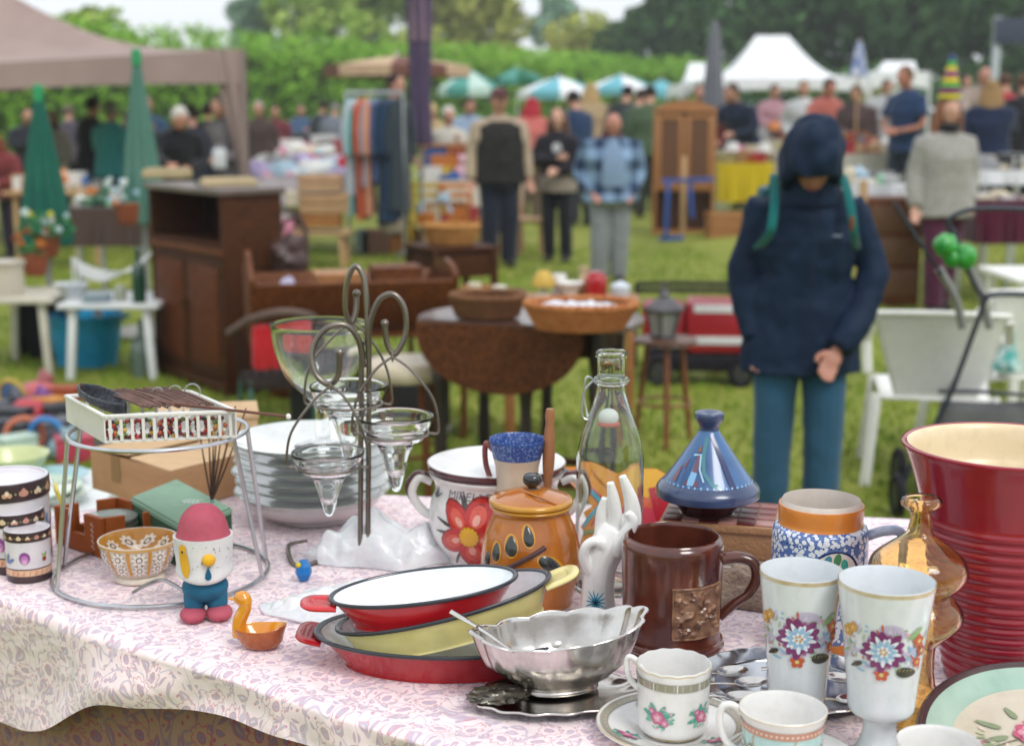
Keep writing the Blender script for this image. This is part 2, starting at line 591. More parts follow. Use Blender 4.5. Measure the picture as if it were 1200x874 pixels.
 L(state, b.inputs['Base Color'])
 b.inputs['Roughness'].default_value = 0.75
 b.inputs['Sheen Weight'].default_value = 0.6
 b.inputs['Sheen Roughness'].default_value = 0.4
 wn = nd(t, 'ShaderNodeTexNoise', Scale=420, Detail=2); L(uv.outputs[0], wn.inputs['Vector'])
 w2 = nd(t, 'ShaderNodeTexNoise', Scale=8, Detail=3, Distortion=.8); L(uv.outputs[0], w2.inputs['Vector'])
 bp = nd(t, 'ShaderNodeBump', Strength=0.25, Distance=0.002); L(wn.outputs[0], bp.inputs['Height'])
 bp2 = nd(t, 'ShaderNodeBump', Strength=0.8, Distance=0.025); L(w2.outputs[0], bp2.inputs['Height']); L(bp.outputs[0], bp2.inputs['Normal'])
 L(bp2.outputs[0], b.inputs['Normal'])
 return m
def cloth_mesh(name, poly, top_z, drop, inset, m, with_top=True, seed=0, N=420):
 pts = []
 n = len(poly)
 per = [(poly[(i + 1) % n] - poly[i]).length for i in range(n)]
 tot = sum(per)
 for i in range(n):
  k = max(6, int(N * per[i] / tot))
  for j in range(k): pts.append(poly[i].lerp(poly[(i + 1) % n], j / k))
 # round the corners a little
 for _ in range(3):
  pts = [(pts[i - 1] + pts[i] * 2 + pts[(i + 1) % len(pts)]) / 4 for i in range(len(pts))]
 cen = sum(pts, V()) / len(pts)
 bm = B()
 uvl = bm.loops.layers.uv.new('UVMap')
 rows = []
 M_ = len(pts)
 nor = []
 for i in range(M_):
  d = (pts[(i + 1) % M_] - pts[i - 1]).normalized()
  nor.append(V((d.y, -d.x, 0)))
 uvof = {}
 def add(i, p, uv):
  v = bm.verts.new(p); uvof[v] = uv
  return v
 if with_top:
  T = 40
  for k in range(0, T + 1):
   t = k / T
   row = []
   for i in range(M_):
    p = cen.lerp(pts[i], 0.02 + 0.98 * t)
    z = top_z - 0.0012 + 0.0012 * noise.noise(p * 7) + 0.0009 * noise.noise(p * 19)
    if t > 0.93: z = top_z - 0.0012
    row.append(add(i, (p.x, p.y, z), (p.x, p.y)))
   rows.append(row)
 prev = 0
 arc_ = []
 s_i = [0]
 for i in range(M_): s_i.append(s_i[-1] + (pts[(i + 1) % M_] - pts[i]).length)
 D = 26
 for k in range(1, D + 1):
  t = k / D
  row = []
  for i in range(M_):
   s = s_i[i]
   dr = drop(s / s_i[-1], s)
   d = dr * t
   out = 0.012 * min(1, t * 9) ** 0.6 - inset
   fold = (noise.noise(V((s * 3.1, seed, t * 0.6))) * 0.05 + noise.noise(V((s * 9, seed + 4, t * 1.2))) * 0.014) * min(1, t * 1.4)
   p = pts[i] + nor[i] * (out + max(-0.02, fold))
   zz = top_z - 0.001 - d - (0 if t > .1 else 0)
   q = pts[i] + nor[i] * d
   row.append(add(i, (p.x, p.y, zz), (q.x, q.y)))
  rows.append(row)
 for a, b in zip(rows, rows[1:]):
  for i in range(M_):
   j = (i + 1) % M_
   bm.faces.new((a[i], a[j], b[j], b[i]))
 if with_top:
  bm.faces.new(rows[0])
 for f in bm.faces:
  for l in f.loops: l[uvl].uv = uvof[l.vert]
 o = mk(name, bm, m, angle=80)
 return o
def drop_front(t, s):
 # hem of the front side rises near the photo's lower left, then falls again
 x = s - 0.42
 if x > 2.0: return 0.30
 return 0.21 - 0.125 * sst(x / 0.3) - 0.03 * sst((x - 0.28) / 0.25) + 0.25 * sst((x - 0.85) / 0.6)
cl_m = mat_cloth('cream cotton printed with lavender paisley', hx('f3e0e1'), hx('c3b6c6'), hx('d4a0ac'), scale=2.1)
cl_o = cloth_mesh('tablecloth', poly, TZ, drop_front, 0.0, cl_m)
tag(cl_o, 'pale cotton tablecloth printed with lavender and pink paisley, draped over the stall table', 'tablecloth')
poly2 = [p.copy() for p in poly]
cen2 = sum(poly2, V()) / 5
poly2 = [cen2.lerp(p, 0.94) for p in poly2]
cl2 = cloth_mesh('shade_toned_cloth', [V((p.x, p.y, TZ - .03)) for p in poly2], TZ - 0.035, lambda t, s: 0.72, 0.012,
     mat_cloth('paisley cotton darkened for under-table shade', hx('8e6c58'), hx('6a5468'), hx('8c3448'), scale=1.3), with_top=False, seed=9)  # shade under the table put into the colours of this added cloth
tag(cl2, 'second paisley cloth added below the pale hem, with under-table shade put into its colours', 'cloth')
# trestle table under the cloth
tt = thing('trestle_table', 'folding trestle table hidden under the paisley cloths', 'table', (cen2.x, cen2.y, 0))
bm = B(); prism(bm, [(cen2.lerp(p, 0.985).x - cen2.x, cen2.lerp(p, 0.985).y - cen2.y) for p in poly], TZ - 0.03, TZ - 0.004)
mk('tabletop', bm, wood('pine board', 'b08a5a', '8d6a40'), tt)
for p in poly:
 q = cen2.lerp(p, 0.8) - cen2
 bm = B(); bar(bm, (q.x, q.y, 0), (q.x, q.y, TZ - 0.032), 0.04, 0.04)
 mk('leg', bm, wood('pine board', 'b08a5a', '8d6a40'), tt)
# ================================================================== shared glazes
WHITE = mat('white glaze', hx('e9e8e6'), hx('dcdad6'), rough=.2, coat=.4, ns=9, rv=.08, bump=.03, bs=25)
GOLD = mat('worn gilt rim', hx('c4a878'), hx('e2d8c4'), rough=.3, metal=.3, ns=30)
GLASS = mat('clear glass', (0.97, 0.99, 0.98, 1), rough=0.02, trans=1.0, ior=1.48)
CHROME = mat('chrome wire', hx('d4d7da'), hx('acafb2'), rough=0.3, metal=1.0, ns=6, stretch=(1, 1, 1))
BLACK = mat('black', hx('26242a'), hx('1b1a20'), rough=0.6)
CAMD = lambda p: math.atan2(-p.y, -p.x)     # direction towards the camera
PR = paint()
# ================================================================== CANISTERS
def canister(px, bot, rpx, top, label):
 p, k = place(px, bot, rpx)
 r = rpx * k
 cy = bot - sel(bot) * rpx
 h = (cy - top) * k / 0.94
 t = thing('canister', label, 'canister', p, group='nested floral canisters')
 ivory = mat('ivory glaze', hx('dcd8dc'), hx('ccc8ce'), rough=0.25, coat=0.4, ns=9)
 B_ = 1 - min(.26, .45 * r / h)
 dark = mat('dark brown glaze', hx('33262a'), hx('453336'), rough=0.3, ns=9)
 peach = mat('peach band glaze', hx('c8987a'), hx('dcb89a'), rough=0.35, ns=60)
 bm = B()
 pr = [(0, 0, 1), (r * .97, 0, 1), (r, 0.004, 1), (r, h * .13, 1), (r, h * .14, 2), (r, h * .25, 2), (r, h * .26, 1), (r, h * .285, 0), (r, h * (B_ - .015), 0), (r, h * (B_ - .005), 0)]
 pr += [(r * .985, h * B_, 0), (0, h * B_, 0)]
 lathe(bm, pr, 72)
 body = mk('body', bm, [ivory, dark, peach], t)
 bm = B()
 lathe(bm, smp([(r * 1.01, h * B_, 1), (r * 1.03, h * (B_ + .015), 1), (r * 1.03, h * .96, 1), (r * 1.01, h, 0), (r * .93, h * 1.005, 0), (r * .9, h * .97, 0), (r * .4, h * .975, 0), (0, h * .975, 0)], 3), 72)
 mk('lid', bm, [ivory, dark], t)
 th = CAMD(p)
 q = Print()
 n = max(9, int(2 * PI * r / (r * 0.38)))
 for i in range(n):
  u = (i - n / 2) * 2 * PI * r / n
  z = h * (.5 + B_ / 2 - .01)
  s = h * (1 - B_) * .27
  ccol = [hx('c08a78'), hx('d8c0a0'), hx('c89a80')][i % 3]
  if i % 2: q.petal(u - s, z, 0, 2 * s, s * 1.4, ccol, 1); q.petal(u, z - s * .6, PI / 2, s * 1.7, s, ccol, 2)
  else: q.petal(u, z, R(200), s, s, ccol, 1); q.petal(u, z, R(-20), s, s, ccol, 1); q.petal(u, z - .2 * s, PI / 2, s, s * .8, hx('e0d0b8'), 2)
  q.disc(u + PI * r / n, z, s * .22, hx('8a9a6a'), 1, 8)
 q.build('band_print', t, wrap(lambda z: r * (1.03 if z > h * B_ else 1.0), th))
 q = Print()
 for i in range(24):
  u = (i - 12) * 2 * PI * r / 24
  q.strip([(u, h * .155), (u + r * .05, h * .235)], r * .03, hx('b8744e'), 1)
 q.build('stripe_print', t, wrap(lambda z: r, th))
 q = Print()
 s = h * .16
 m4 = int(2 * PI * r / (s * 2.1))
 for i in range(m4):
  u = (i - m4 / 2 + .3) * 2 * PI * r / m4
  z = h * .48
  kx = i % 3
  if kx == 0:
   for a, cc, ll in ((90, '8a4a8e', 1.5), (90, 'b77ab2', 1.05), (90, 'd6a2c8', .6)):
    q.petal(u, z - s * .6, R(a), s * ll, s * ll * .85, hx(cc), 1 + int(ll < 1.2) + int(ll < .7))
  elif kx == 1:
   q.disc(u, z - s * .2, s * .3, hx('8e3226'), 1); q.petal(u, z, R(60), s * .7, s * .3, hx('7a9a4a'), 1); q.petal(u, z, R(120), s * .6, s * .25, hx('a3b06a'), 1)
  else:
   for a in (30, 80, 130): q.petal(u, z - s * .6, R(a), s * 1.3, s * .4, hx('6d7fae'), 1)
   q.petal(u - s * .1, z - s * .3, R(100), s * .8, s * .3, hx('a6b868'), 2)
 q.build('flower_print', t, wrap(lambda z: r, th))
 return t
canister(13, 672, 47, 560, 'largest floral canister at the left edge, behind two smaller ones')
canister(20, 674, 33, 597, 'middle sized floral canister between the large and the small one')
canister(35, 684, 25.5, 619, 'smallest floral canister standing at the front of the three')
# ================================================================== WIRE STAND + BASKET
pc, k = place(190, 714, 125)
RB = 123 * k; RT = 99 * k
HS = (672 - 505) * k / 0.945
ws = thing('wire_stand', 'round chrome wire plant stand holding the white plastic basket', 'wire stand', pc)
dt = at(186, 505, TZ + HS) - pc
TC = V((dt.x, dt.y, HS))
bm = B(); tube(bm, arc((0, 0, .004), RB, 0, 2 * PI, 64)[:-1], .0032, 8, closed=True); mk('bottom_ring', bm, CHROME, ws)
bm = B(); tube(bm, arc(TC, RT, 0, 2 * PI, 64)[:-1], .0034, 8, closed=True); mk('top_ring', bm, CHROME, ws)
for a0, a1 in ((202, 215), (238, 232), (-22, -10), (5, 22), (165, 170)):
 if a0 == 238: continue
 bm = B()
 top = TC + V((RT * math.cos(R(a0)), RT * math.sin(R(a0)), 0)); bo = V((RB * math.cos(R(a1)), RB * math.sin(R(a1)), .004))
 tube(bm, sp3([top, top.lerp(bo, .5) + V((0, 0, 0)), bo], 6), .0036, 8)
 mk('leg', bm, CHROME, ws)
bm = B()
e0 = tz(222, 700) - pc; e1 = tz(190, 694) - pc; e2 = tz(155, 702) - pc
tube(bm, sp3([e0 + V((0, 0, .004)), e1 + V((0, 0, .02)), e2 + V((0, 0, .01))], 8), .0028, 8); mk('loose_wire_end', bm, CHROME, ws)
# basket
zb = TZ + HS + .004
hb = 0.040
zt = zb + hb
c0 = at(122, 488, zt); c1 = at(276, 482, zt); c2 = at(79, 461, zt)
ux = (c1 - c0); LX = ux.length; ux.normalize()
uy = V((-ux.y, ux.x, 0)); LY = (c2 - c0).dot(uy)
sk = (c2 - c0).dot(ux)
LY = min(LY, 0.17)
pb = thing('plastic_basket', 'white slatted plastic basket of trinkets on top of the wire stand', 'basket', (c0.x, c0.y, zb), math.atan2(ux.y, ux.x))
wp = mat('white plastic', hx('e4e2dc'), hx('d8d6d0'), rough=0.35, ns=5)
skf = sk / max(LY, 1e-3)
def bp_(x, y, z): return V((x + y * skf, y, z))
bm = B()
crn = [bp_(0, 0, 0), bp_(LX, 0, 0), bp_(LX, LY, 0), bp_(0, LY, 0)]
ins = 0.006
prism(bm, [(q.x, q.y) for q in crn], 0, .003); mk('floor_panel', bm, wp, pb)
bm = B()
rim = sp3([q + V((0, 0, hb)) for q in crn], 1, True)
for i in range(4):
 bar(bm, crn[i] + V((0, 0, hb)), crn[(i + 1) % 4] + V((0, 0, hb)), .007, .005, .0015)
mk('rim', bm, wp, pb)
for i in range(12):
 x = (i + .5) / 12 * LX
 bm = B(); bar(bm, bp_(x, 0, .002), bp_(x, 0, hb), .0045, .003); mk('slat', bm, wp, pb)
for i in range(9):
 x = (i + .5) / 9 * LX
 bm = B(); bar(bm, bp_(x, LY, .002), bp_(x, LY, hb), .0045, .003); mk('slat', bm, wp, pb)
for (a, b) in ((crn[0], crn[3]), (crn[1], crn[2])):
 bm = B(); d = (b - a).normalized(); w = V((-d.y, d.x, 0)) * .0012
 prism(bm, [(q.x, q.y) for q in (a + w, b + w, b - w, a - w)], .0, hb); mk('side_panel', bm, wp, pb)
def in_b(x, y, z=0): # basket local fraction -> world
 q = bp_(x * LX, y * LY, z)
 return pb.matrix_basis @ q
# trinkets in the basket
Mb = Matrix.Translation((c0.x, c0.y, zb)) @ Matrix.Rotation(math.atan2(ux.y, ux.x), 4, 'Z')
def in_b(x, y, z=0): return Mb @ bp_(x * LX, y * LY, z)
pal = ['8e1f2a', 'b5362c', '2f2a2c', 'c8a43a', '5f7f34', '74233f', 'b8562c', 'd8cfc0', '4a1828', '96302c']
for s_ in range(13):
 x0 = .06 + s_ * .07
 q = in_b(x0, .05 + .02 * rnd.random(), .003)
 bm = B(); cc = []
 for j in range(11):
  a = j / 11 * 2 * PI
  n0 = len(bm.faces)
  ball(bm, (math.cos(a) * .0075, rnd.uniform(-.003, .003), .0145 + math.sin(a) * .0125), .0036, 8)
  colr = hx(pal[(s_ * 3 + (j % 3)) % len(pal)])
  cc += [colr] * (len(bm.faces) - n0)
 o = face_cols(bm, cc, 'bead_bracelet', paint('bead gloss', .3, .4))
 o.location = q; o.rotation_euler = (0, 0, rnd.uniform(-.3, .3))
 tag(o, '%s beaded bracelet from the left behind the slats of the white basket' % 'first second third fourth fifth sixth seventh eighth ninth tenth eleventh twelfth last'.split()[s_], 'bracelet', 'beaded bracelets in the white basket')
felt = mat('charcoal felt', hx('2c2f36'), hx('40444c'), rough=0.95, ns=60, bump=.6, bs=200, sheen=.3)
bm = B()
pts = [in_b(.0, .72, hb + .018), in_b(.12, .62, hb + .012), in_b(.3, .45, hb + .004), in_b(.52, .3, hb - .004)]
base = pts[0]
def shell_boat(bm, L, w, h, thick=.002):
 rows = []
 for i in range(15):
  t = i / 14
  ww = w * math.sin(PI * min(1, max(0.02, t * .96 + .02))) ** .6
  row = []
  for j in range(13):
   a = PI + PI * j / 12
   row.append(bm.verts.new((t * L, math.cos(a) * ww, h * (1 + math.sin(a)) * 1.0 + .012 * (1 - t) + .001 * noise.noise(V((t * 9, j * .7, 0))))))
  rows.append(row)
 for a, b in zip(rows, rows[1:]):
  for j in range(12): bm.faces.new((a[j], a[j + 1], b[j + 1], b[j]))
shell_boat(bm, .098, .021, .022)
o = mk('felt_slipper', bm, felt); sm = o.modifiers.new('s', 'SOLIDIFY'); sm.thickness = .003
o.location = in_b(.06, .82, hb - .008); o.rotation_euler = (R(8), R(6), math.atan2(ux.y, ux.x) + R(-42))
tag(o, 'dark grey felt slipper lying on the white basket', 'slipper')
br = mat('brown twig', hx('5d4640'), hx('7a5f57'), rough=.7, ns=40)
bm = B()
for i in range(26):
 x0 = .22 + i * .022
 a = in_b(x0, .95, hb + .004 + rnd.random() * .006); b = in_b(x0 + .12 + rnd.random() * .03, .25, hb + .001 + rnd.random() * .005)
 tube(bm, sp3([a, a.lerp(b, .5) + V((0, 0, .004)), b], 4), .0022, 6)
o = mk('twig_bundle', bm, br); tag(o, 'flat bundle of brown twigs laid across the white basket', 'twigs')
for i, (a, b, rr_, cc, lab) in enumerate((
  ((.5, .42, .046), (338, 488), .0024, '7c4a34', 'long thin brown wooden stick with a white knob poking out of the basket'),)):
 p1 = in_b(*a); p2 = at(b[0], b[1], zt + .002)
 t = thing('wooden_stick', lab, 'stick', p1)
 bm = B(); tube(bm, [V(), (p2 - p1) * .5, p2 - p1], [rr_ * 1.6, rr_, rr_ * .9], 8); mk('shaft', bm, wood('stick wood', '7c4a34', '5a3326'), t)
 bm = B(); ball(bm, p2 - p1, (.004, .004, .0045), 12); mk('knob', bm, WHITE, t)
for i in range(3):
 bm = B()
 q = in_b(.66 + .14 * i, .75, hb + .008)
 tube(bm, arc(q, .008 + .002 * i, R(-40), R(220), 12, 'xz') , .0011, 6)
 tag(mk('metal_hook', bm, CHROME), ['small silver hook near the middle of the white basket', 'silver hook second from the right in the white basket', 'larger silver hook nearest the right end of the white basket'][i], 'hook')
# whisk of twigs hanging through the stand
t = thing('twig_whisk', 'bundle of thin dark twigs with a silver tip hanging under the basket', 'whisk', at(248, 588, TZ + .075))
w0 = at(248, 588, TZ + .075)
bm = B()
for i in range(8):
 tp = at(188 + i * 8.5, 521 + (i % 2) * 3, TZ + HS - .004) - w0
 tp.y = -.0 + .02 * (i % 3 - 1)
 tube(bm, sp3([tp, tp * .5 + V((0, 0, -.006)), V()], 6), [.0012] * 6 + [.0015] * 7, 6)
mk('twigs', bm, mat('dark twig', hx('3a2c28'), hx('57423a'), rough=.8, ns=90), t)
bm = B(); tube(bm, [V((0, 0, .004)), V((.002, 0, -.014))], .0034, 10); ball(bm, (.003, 0, -.02), .004, 10); mk('silver_tip', bm, CHROME, t)
# ================================================================== BOXES
kraft = mat('kraft cardboard', hx('b28c68'), hx('a47d59'), rough=.85, ns=3, stretch=(1, 1, 6), bump=.1, bs=30)
kraft2 = mat('pale cardboard', hx('c9ab88'), hx('bf9f7a'), rough=.85, ns=4)
hB = .078
N_ = at(200, 552, TZ + hB); L_ = at(106, 527, TZ + hB); R_ = at(290, 530, TZ + hB)
uL = (L_ - N_); uR = (R_ - N_)
cb = thing('cardboard_box', 'plain brown cardboard box behind the wire stand', 'box', (N_.x, N_.y, TZ))
pts = [V((0, 0, 0)), uR, uR + uL, uL]
for i in range(4):
 bm = B(); a, b = pts[i], pts[(i + 1) % 4]
 n = V(((b - a).y, -(b - a).x, 0)).normalized() * .003
 prism(bm, [(q.x, q.y) for q in (a, b, b - n, a - n)], .001, hB); mk('side_panel', bm, kraft, cb)
for (a, b, c, d, dz) in ((0, 1, .5, 0, .0), (3, 2, .5, 1, .002)):
 bm = B()
 p0, p1 = pts[a], pts[b]; mid = (uL * .485 if a == 0 else -uL * .485)
 vs = [bm.verts.new(q) for q in (p0 + V((0, 0, hB + .001)), p1 + V((0, 0, hB + .001)), p1 + mid + V((0, 0, hB + .005 + dz)), p0 + mid + V((0, 0, hB + .006 + dz)))]
 bm.faces.new(vs)
 f = mk('flap', bm, kraft2, cb, smooth=False); f.modifiers.new('s', 'SOLIDIFY').thickness = .003
bm = B(); lo = uL * .62
vs = [bm.verts.new(q) for q in (lo + V((0, 0, hB - .05)) * 1, lo + V((0, 0, hB + .002)), lo * 1.18 + V((0, 0, hB + .002)), lo * 1.18 + V((0, 0, hB - .05)))]
n = V((uL.y, -uL.x, 0)).normalized() * -.0012
if n.dot(V((0, -1, 0))) < 0: n = -n
for v in vs: v.co += n
bm.faces.new(vs); mk('tape', bm, mat('brown tape', hx('8d6c4e'), rough=.35), cb, smooth=False)
# second, flat box behind it
q = at(305, 500, TZ + .1)
t = thing('cardboard_tray', 'shallow pale cardboard tray lying behind the brown box and the plates', 'box', (q.x - .13, q.y + .12, TZ + .002), R(12))
bm = B(); box(bm, (0, 0, .05), (.2, .13, .10), bev=.002); mk('body', bm, kraft2, t)
bm = B(); box(bm, (0, 0, .104), (.206, .136, .012), bev=.002); mk('lid', bm, kraft2, t)
# green lidded box
gh = .074
Lg = at(152, 582, TZ + gh); Bg = at(207, 560, TZ + gh); Rg = at(273, 594, TZ + gh)
Ng = Lg + (Rg - Bg)
gb = thing('green_box', 'soft sage green box with faint white script on its lid beside the cardboard box', 'box', (Lg.x, Lg.y, TZ))
gm = mat('sage green card', hx('86a48e'), hx('78977f'), rough=.6, ns=8, bump=.1)
gd = mat('moss green card', hx('41614a'), hx('37563f'), rough=.6, ns=8)
pp = [V((q.x - Lg.x, q.y - Lg.y, 0)) for q in (Lg, Ng, Rg, Bg)]
cc = sum(pp, V()) / 4
bm = B(); v = prism(bm, [(q.x, q.y) for q in [cc.lerp(p, .97) for p in pp]], .001, gh - .012)
mk('body', bm, gd, gb)
bm = B(); v = prism(bm, [(q.x, q.y) for q in pp], gh - .014, gh)
bmesh.ops.bevel(bm, geom=list(bm.edges), offset=.004, segments=3, affect='EDGES'); mk('lid', bm, gm, gb)
q = Print()
for i in range(5):
 x0 = cc.x + .006 + i * .006
 q.strip([(x0 + .004 * math.sin(j * 1.1), cc.y - .014 + j * .004 + .002 * math.cos(j * 2 + i)) for j in range(8)], .0022, hx('c9d6cc'))
q.strip([(cc.x - .01 + j * .006, cc.y - .02 - .001 * j) for j in range(8)], .0016, hx('b9c9be'))
q.build('script_print', gb, lambda u, v, o_: V((u, v, gh + o_)), paint('matt print', .7, 0))
# terracotta holder with stacked glass saucers
th_ = .067
Nt = at(118, 608, TZ + th_); Lt = at(70, 594, TZ + th_); Rt = at(196, 597, TZ + th_)
uL = (Lt - Nt) * 1.15; uR = (Rt - Nt)
tb = thing('wooden_holder', 'square terracotta coloured wooden holder with notched sides, beside the canisters', 'holder', (Nt.x, Nt.y, TZ))
tm = mat('terracotta stained wood', hx('a85a26'), hx('94491e'), rough=.6, ns=6, bump=.15, coat=.1)
pts = [V(), uR, uR + uL, uL]
cc4 = sum(pts, V()) / 4
for i in range(4):
 a, b = pts[i], pts[(i + 1) % 4]
 d = (b - a); Ld = d.length; d = d.normalized(); n = (cc4 - (a + b) / 2); n = (n - d * n.dot(d)).normalized() * .008
 w1, w2 = .36, .64
 prof = [(0, .001), (Ld, .001), (Ld, th_), (Ld * w2, th_), (Ld * w2, th_ * .45), (Ld * w1, th_ * .45), (Ld * w1, th_), (0, th_)]
 bm = B()
 fa = [bm.verts.new(a + d * x + V((0, 0, z)) + (d * .0081 if x == 0 else -d * .0 if x == Ld else V())) for x, z in prof]
 fb = [bm.verts.new(v.co + n) for v in fa]
 bm.faces.new(fa); bm.faces.new(fb[::-1])
 for j in range(8): bm.faces.new((fa[j], fb[j], fb[(j + 1) % 8], fa[(j + 1) % 8]))
 mk('side_board', bm, tm, tb, smooth=False)
bm = B(); ccs = [cc4.lerp(p, .9) for p in pts]; prism(bm, [(q.x, q.y) for q in ccs], .001, .008); mk('base_board', bm, tm, tb)
q = Print()
dR = uL.normalized()
for i in range(5):
 z0 = .012 + i * .0095
 q.strip([(.020, z0), (.028, z0 + .004), (.022, z0 + .0065)], .0022, hx('d8c8ba'))
q.build('white_lettering', tb, lambda u, v, o_: dR * u + V((dR.y, -dR.x, 0)) * (-o_ - .0005 if V((dR.y, -dR.x, 0)).dot(V((0, -1, 0))) < 0 else o_ + .0005) + V((0, 0, v)), paint('matt print', .7, 0))
gs = cc4 + Nt
for i in range(4):
 bm = B(); r0 = min(uR.length, uL.length) * .40
 lathe(bm, smp([(0, .0, 0), (r0 * .5, .0), (r0 * .95, .006), (r0, .009), (r0 * .93, .0085), (r0 * .5, .0035), (0, .0035)], 3), 40)
 o = mk('glass_saucer', bm, mat('pale green glass', hx('cfe0d6'), rough=.08, trans=.7), None, (gs.x, gs.y, TZ + .0085 + i * .0115))
 tag(o, '%s glass saucer of the pile in the terracotta wooden holder' % ('lowest', 'second lowest', 'second highest', 'topmost')[i], 'saucer', 'glass saucers in the wooden holder')
# yellow booklet behind canisters
q0 = tz(66, 640)
o = None
bm = B(); box(bm, (0, 0, .04), (.004, .06, .08), bev=.001)
o = mk('yellow_booklet', bm, mat('yellow card', hx('d9c71f'), hx('c9b618'), rough=.5, ns=5), None, (q0.x - .01, q0.y + .1, TZ + .001), (0, R(-12), R(20)))
tag(o, 'small bright yellow booklet between the canisters and the wooden holder', 'booklet')
bm = B(); box(bm, (0, 0, .045), (.003, .07, .09), bev=.001)
o = mk('white_booklet', bm, mat('white card', hx('e6e6e4'), hx('d8dada'), rough=.5, ns=5), None, (q0.x - .016, q0.y + .135, TZ + .001), (0, R(-20), R(20)))
tag(o, 'white card leaning behind the small yellow booklet', 'card')
# ================================================================== OCHRE BOWL
p, k = place(164, 686, 28)
t = thing('patterned_bowl', 'small footed bowl with ochre stripes and white rosettes under the wire stand', 'bowl', p)
r = 46 * k; h = (677 - 632) * k / .94
outer = [(0, .002), (r * .6, 0), (r * .62, h * .13), (r * .57, h * .17), (r * .72, h * .3), (r * .88, h * .6), (r * .97, h * .9), (r, h)]
inner = [(r * .965, h * 1.005), (r * .92, h * .9), (r * .8, h * .55), (r * .5, h * .3), (0, h * .24)]
bm = B(); lathe(bm, smp([(a, b, 0) for a, b in outer] + [(a, b, 1) for a, b in inner], 4), 72)
cream = mat('cream glaze', hx('ddd3c4'), hx('cfc4b2'), rough=.25, coat=.5, ns=12)
ochre = mat('ochre glaze', hx('c98f2c'), hx('b97f22'), rough=.25, coat=.5, ns=12)
mk('body', bm, [cream, ochre], t)
ro = radf([(a, b) for a, b in outer[2:]]); ri = radf([(a, b) for a, b in inner])
q = Print(); q2 = Print()
nb = 11
for i in range(nb):
 u0 = (i - nb / 2) * 2 * PI * r / nb
 um = u0 + PI * r / nb
 q.strip([(u0 * ro(h * z) / r * 1.0, h * z) for z in (.26, .4, .55, .7, .9)], [.35 * r / nb * 2, .0035, .0045, .005, .0055], hx('c98a24'), 1)
 for z, s in ((.42, .17), (.72, .2)):
  x = um * ro(h * z) / r
  s *= r
  for a in range(8): q.petal(x, h * z, a * PI / 4, s, s * .5, hx('e9e2d6'), 2)
  q.disc(x, h * z, s * .42, hx('5b4a44'), 3, 10); q.disc(x, h * z, s * .28, hx('e9e2d6'), 4, 10)
  for a in range(8): q.strip([(x + math.cos(a * PI / 4 + .4) * s * .6, h * z + math.sin(a * PI / 4 + .4) * s * .6), (x + math.cos(a * PI / 4 + .4) * s, h * z + math.sin(a * PI / 4 + .4) * s)], .0007, hx('5b4a44'), 3)
q.strip([(i * 2 * PI * r / 60, h * .955) for i in range(-30, 31)], h * .07, hx('cfa050'), 1)
for i in range(nb):
 um = (i + .5 - nb / 2) * 2 * PI * r / nb
 x = um * ri(h * .7) / r
 s = .2 * r
 for a in range(8): q2.petal(x, h * .7, a * PI / 4, s, s * .5, hx('e9e2d6'), 2)
 q2.disc(x, h * .7, s * .42, hx('4b3a34'), 3, 10); q2.disc(x, h * .7, s * .25, hx('e9e2d6'), 4, 10)
def wrap_u(rf, th0, rref, sign=1):
 def f(u, v, off):
  rr = rf(v) + off * sign; th = th0 + u / max(1e-4, rf(v))
  return V((rr * math.cos(th), rr * math.sin(th), v))
 return f
q.build('rosette_print', t, wrap_u(ro, CAMD(p), r)); q2.build('inner_rosette_print', t, wrap_u(ri, CAMD(p), r, -1))
# ================================================================== EGG CUP FIGURE
p, k = place(242, 732, 26)
fig = thing('egg_cup_figure', 'pottery egg cup figure in blue trousers and red shoes with a red egg on top', 'figurine', p, CAMD(p) + PI / 2)
H_ = (722 - 592) * k / .95
r = 31 * k
matte = lambda n, h1, h2: mat(n, hx(h1), hx(h2), rough=.6, ns=25, bump=.08, bs=90)
egg = matte('rose red pottery', 'a84a5c', 'b25766'); wht = matte('chalk white pottery', 'dcdcdc', 'cfd0d2')
blu = matte('petrol blue pottery', '1e5a78', '2a6a86'); yel = matte('yolk yellow pottery', 'e2b030', 'd8a028')
bm = B(); lathe(bm, smp([(0, H_ * 1.0), (r * .42, H_ * .985), (r * .78, H_ * .9), (r * .95, H_ * .78), (r * .95, H_ * .70), (0, H_ * .70)][::-1], 5), 48, 1, .94)
mk('egg', bm, egg, fig)
bm = B()
def egm(th, rr, z): return (rr * (1 + .05 * abs(math.cos(th))), z + (.004 * math.cos(th * 2) if z < H_ * .5 else 0))
lathe(bm, smp([(0, H_ * .37), (r * .93, H_ * .375), (r * .98, H_ * .5), (r * 1.06, H_ * .72), (r * 1.05, H_ * .735), (r * .96, H_ * .735), (r * .93, H_ * .7), (0, H_ * .69)], 5), 56, 1, .94, egm)
mk('cup', bm, wht, fig)
bm = B()
lathe(bm, smp([(0, H_ * .16), (r * .5, H_ * .17), (r * .8, H_ * .24), (r * .84, H_ * .3), (r * .7, H_ * .37), (r * .84, H_ * .40), (r * .955, H_ * .43), (r * .9, H_ * .46), (0, H_ * .46)], 4), 48, 1.02, .88)
for sx in (-1, 1):
 tube(bm, [V((sx * r * .38, 0, H_ * .3)), V((sx * r * .42, -.001, H_ * .12)), V((sx * r * .4, 0, H_ * .07))], [r * .44, r * .40, r * .34], 20)
mr_ = mk('trousers', bm, blu, fig); rm = mr_.modifiers.new('r', 'REMESH'); rm.mode = 'VOXEL'; rm.voxel_size = .0016; rm.use_smooth_shade = True
sm = mr_.modifiers.new('s', 'SMOOTH'); sm.iterations = 6
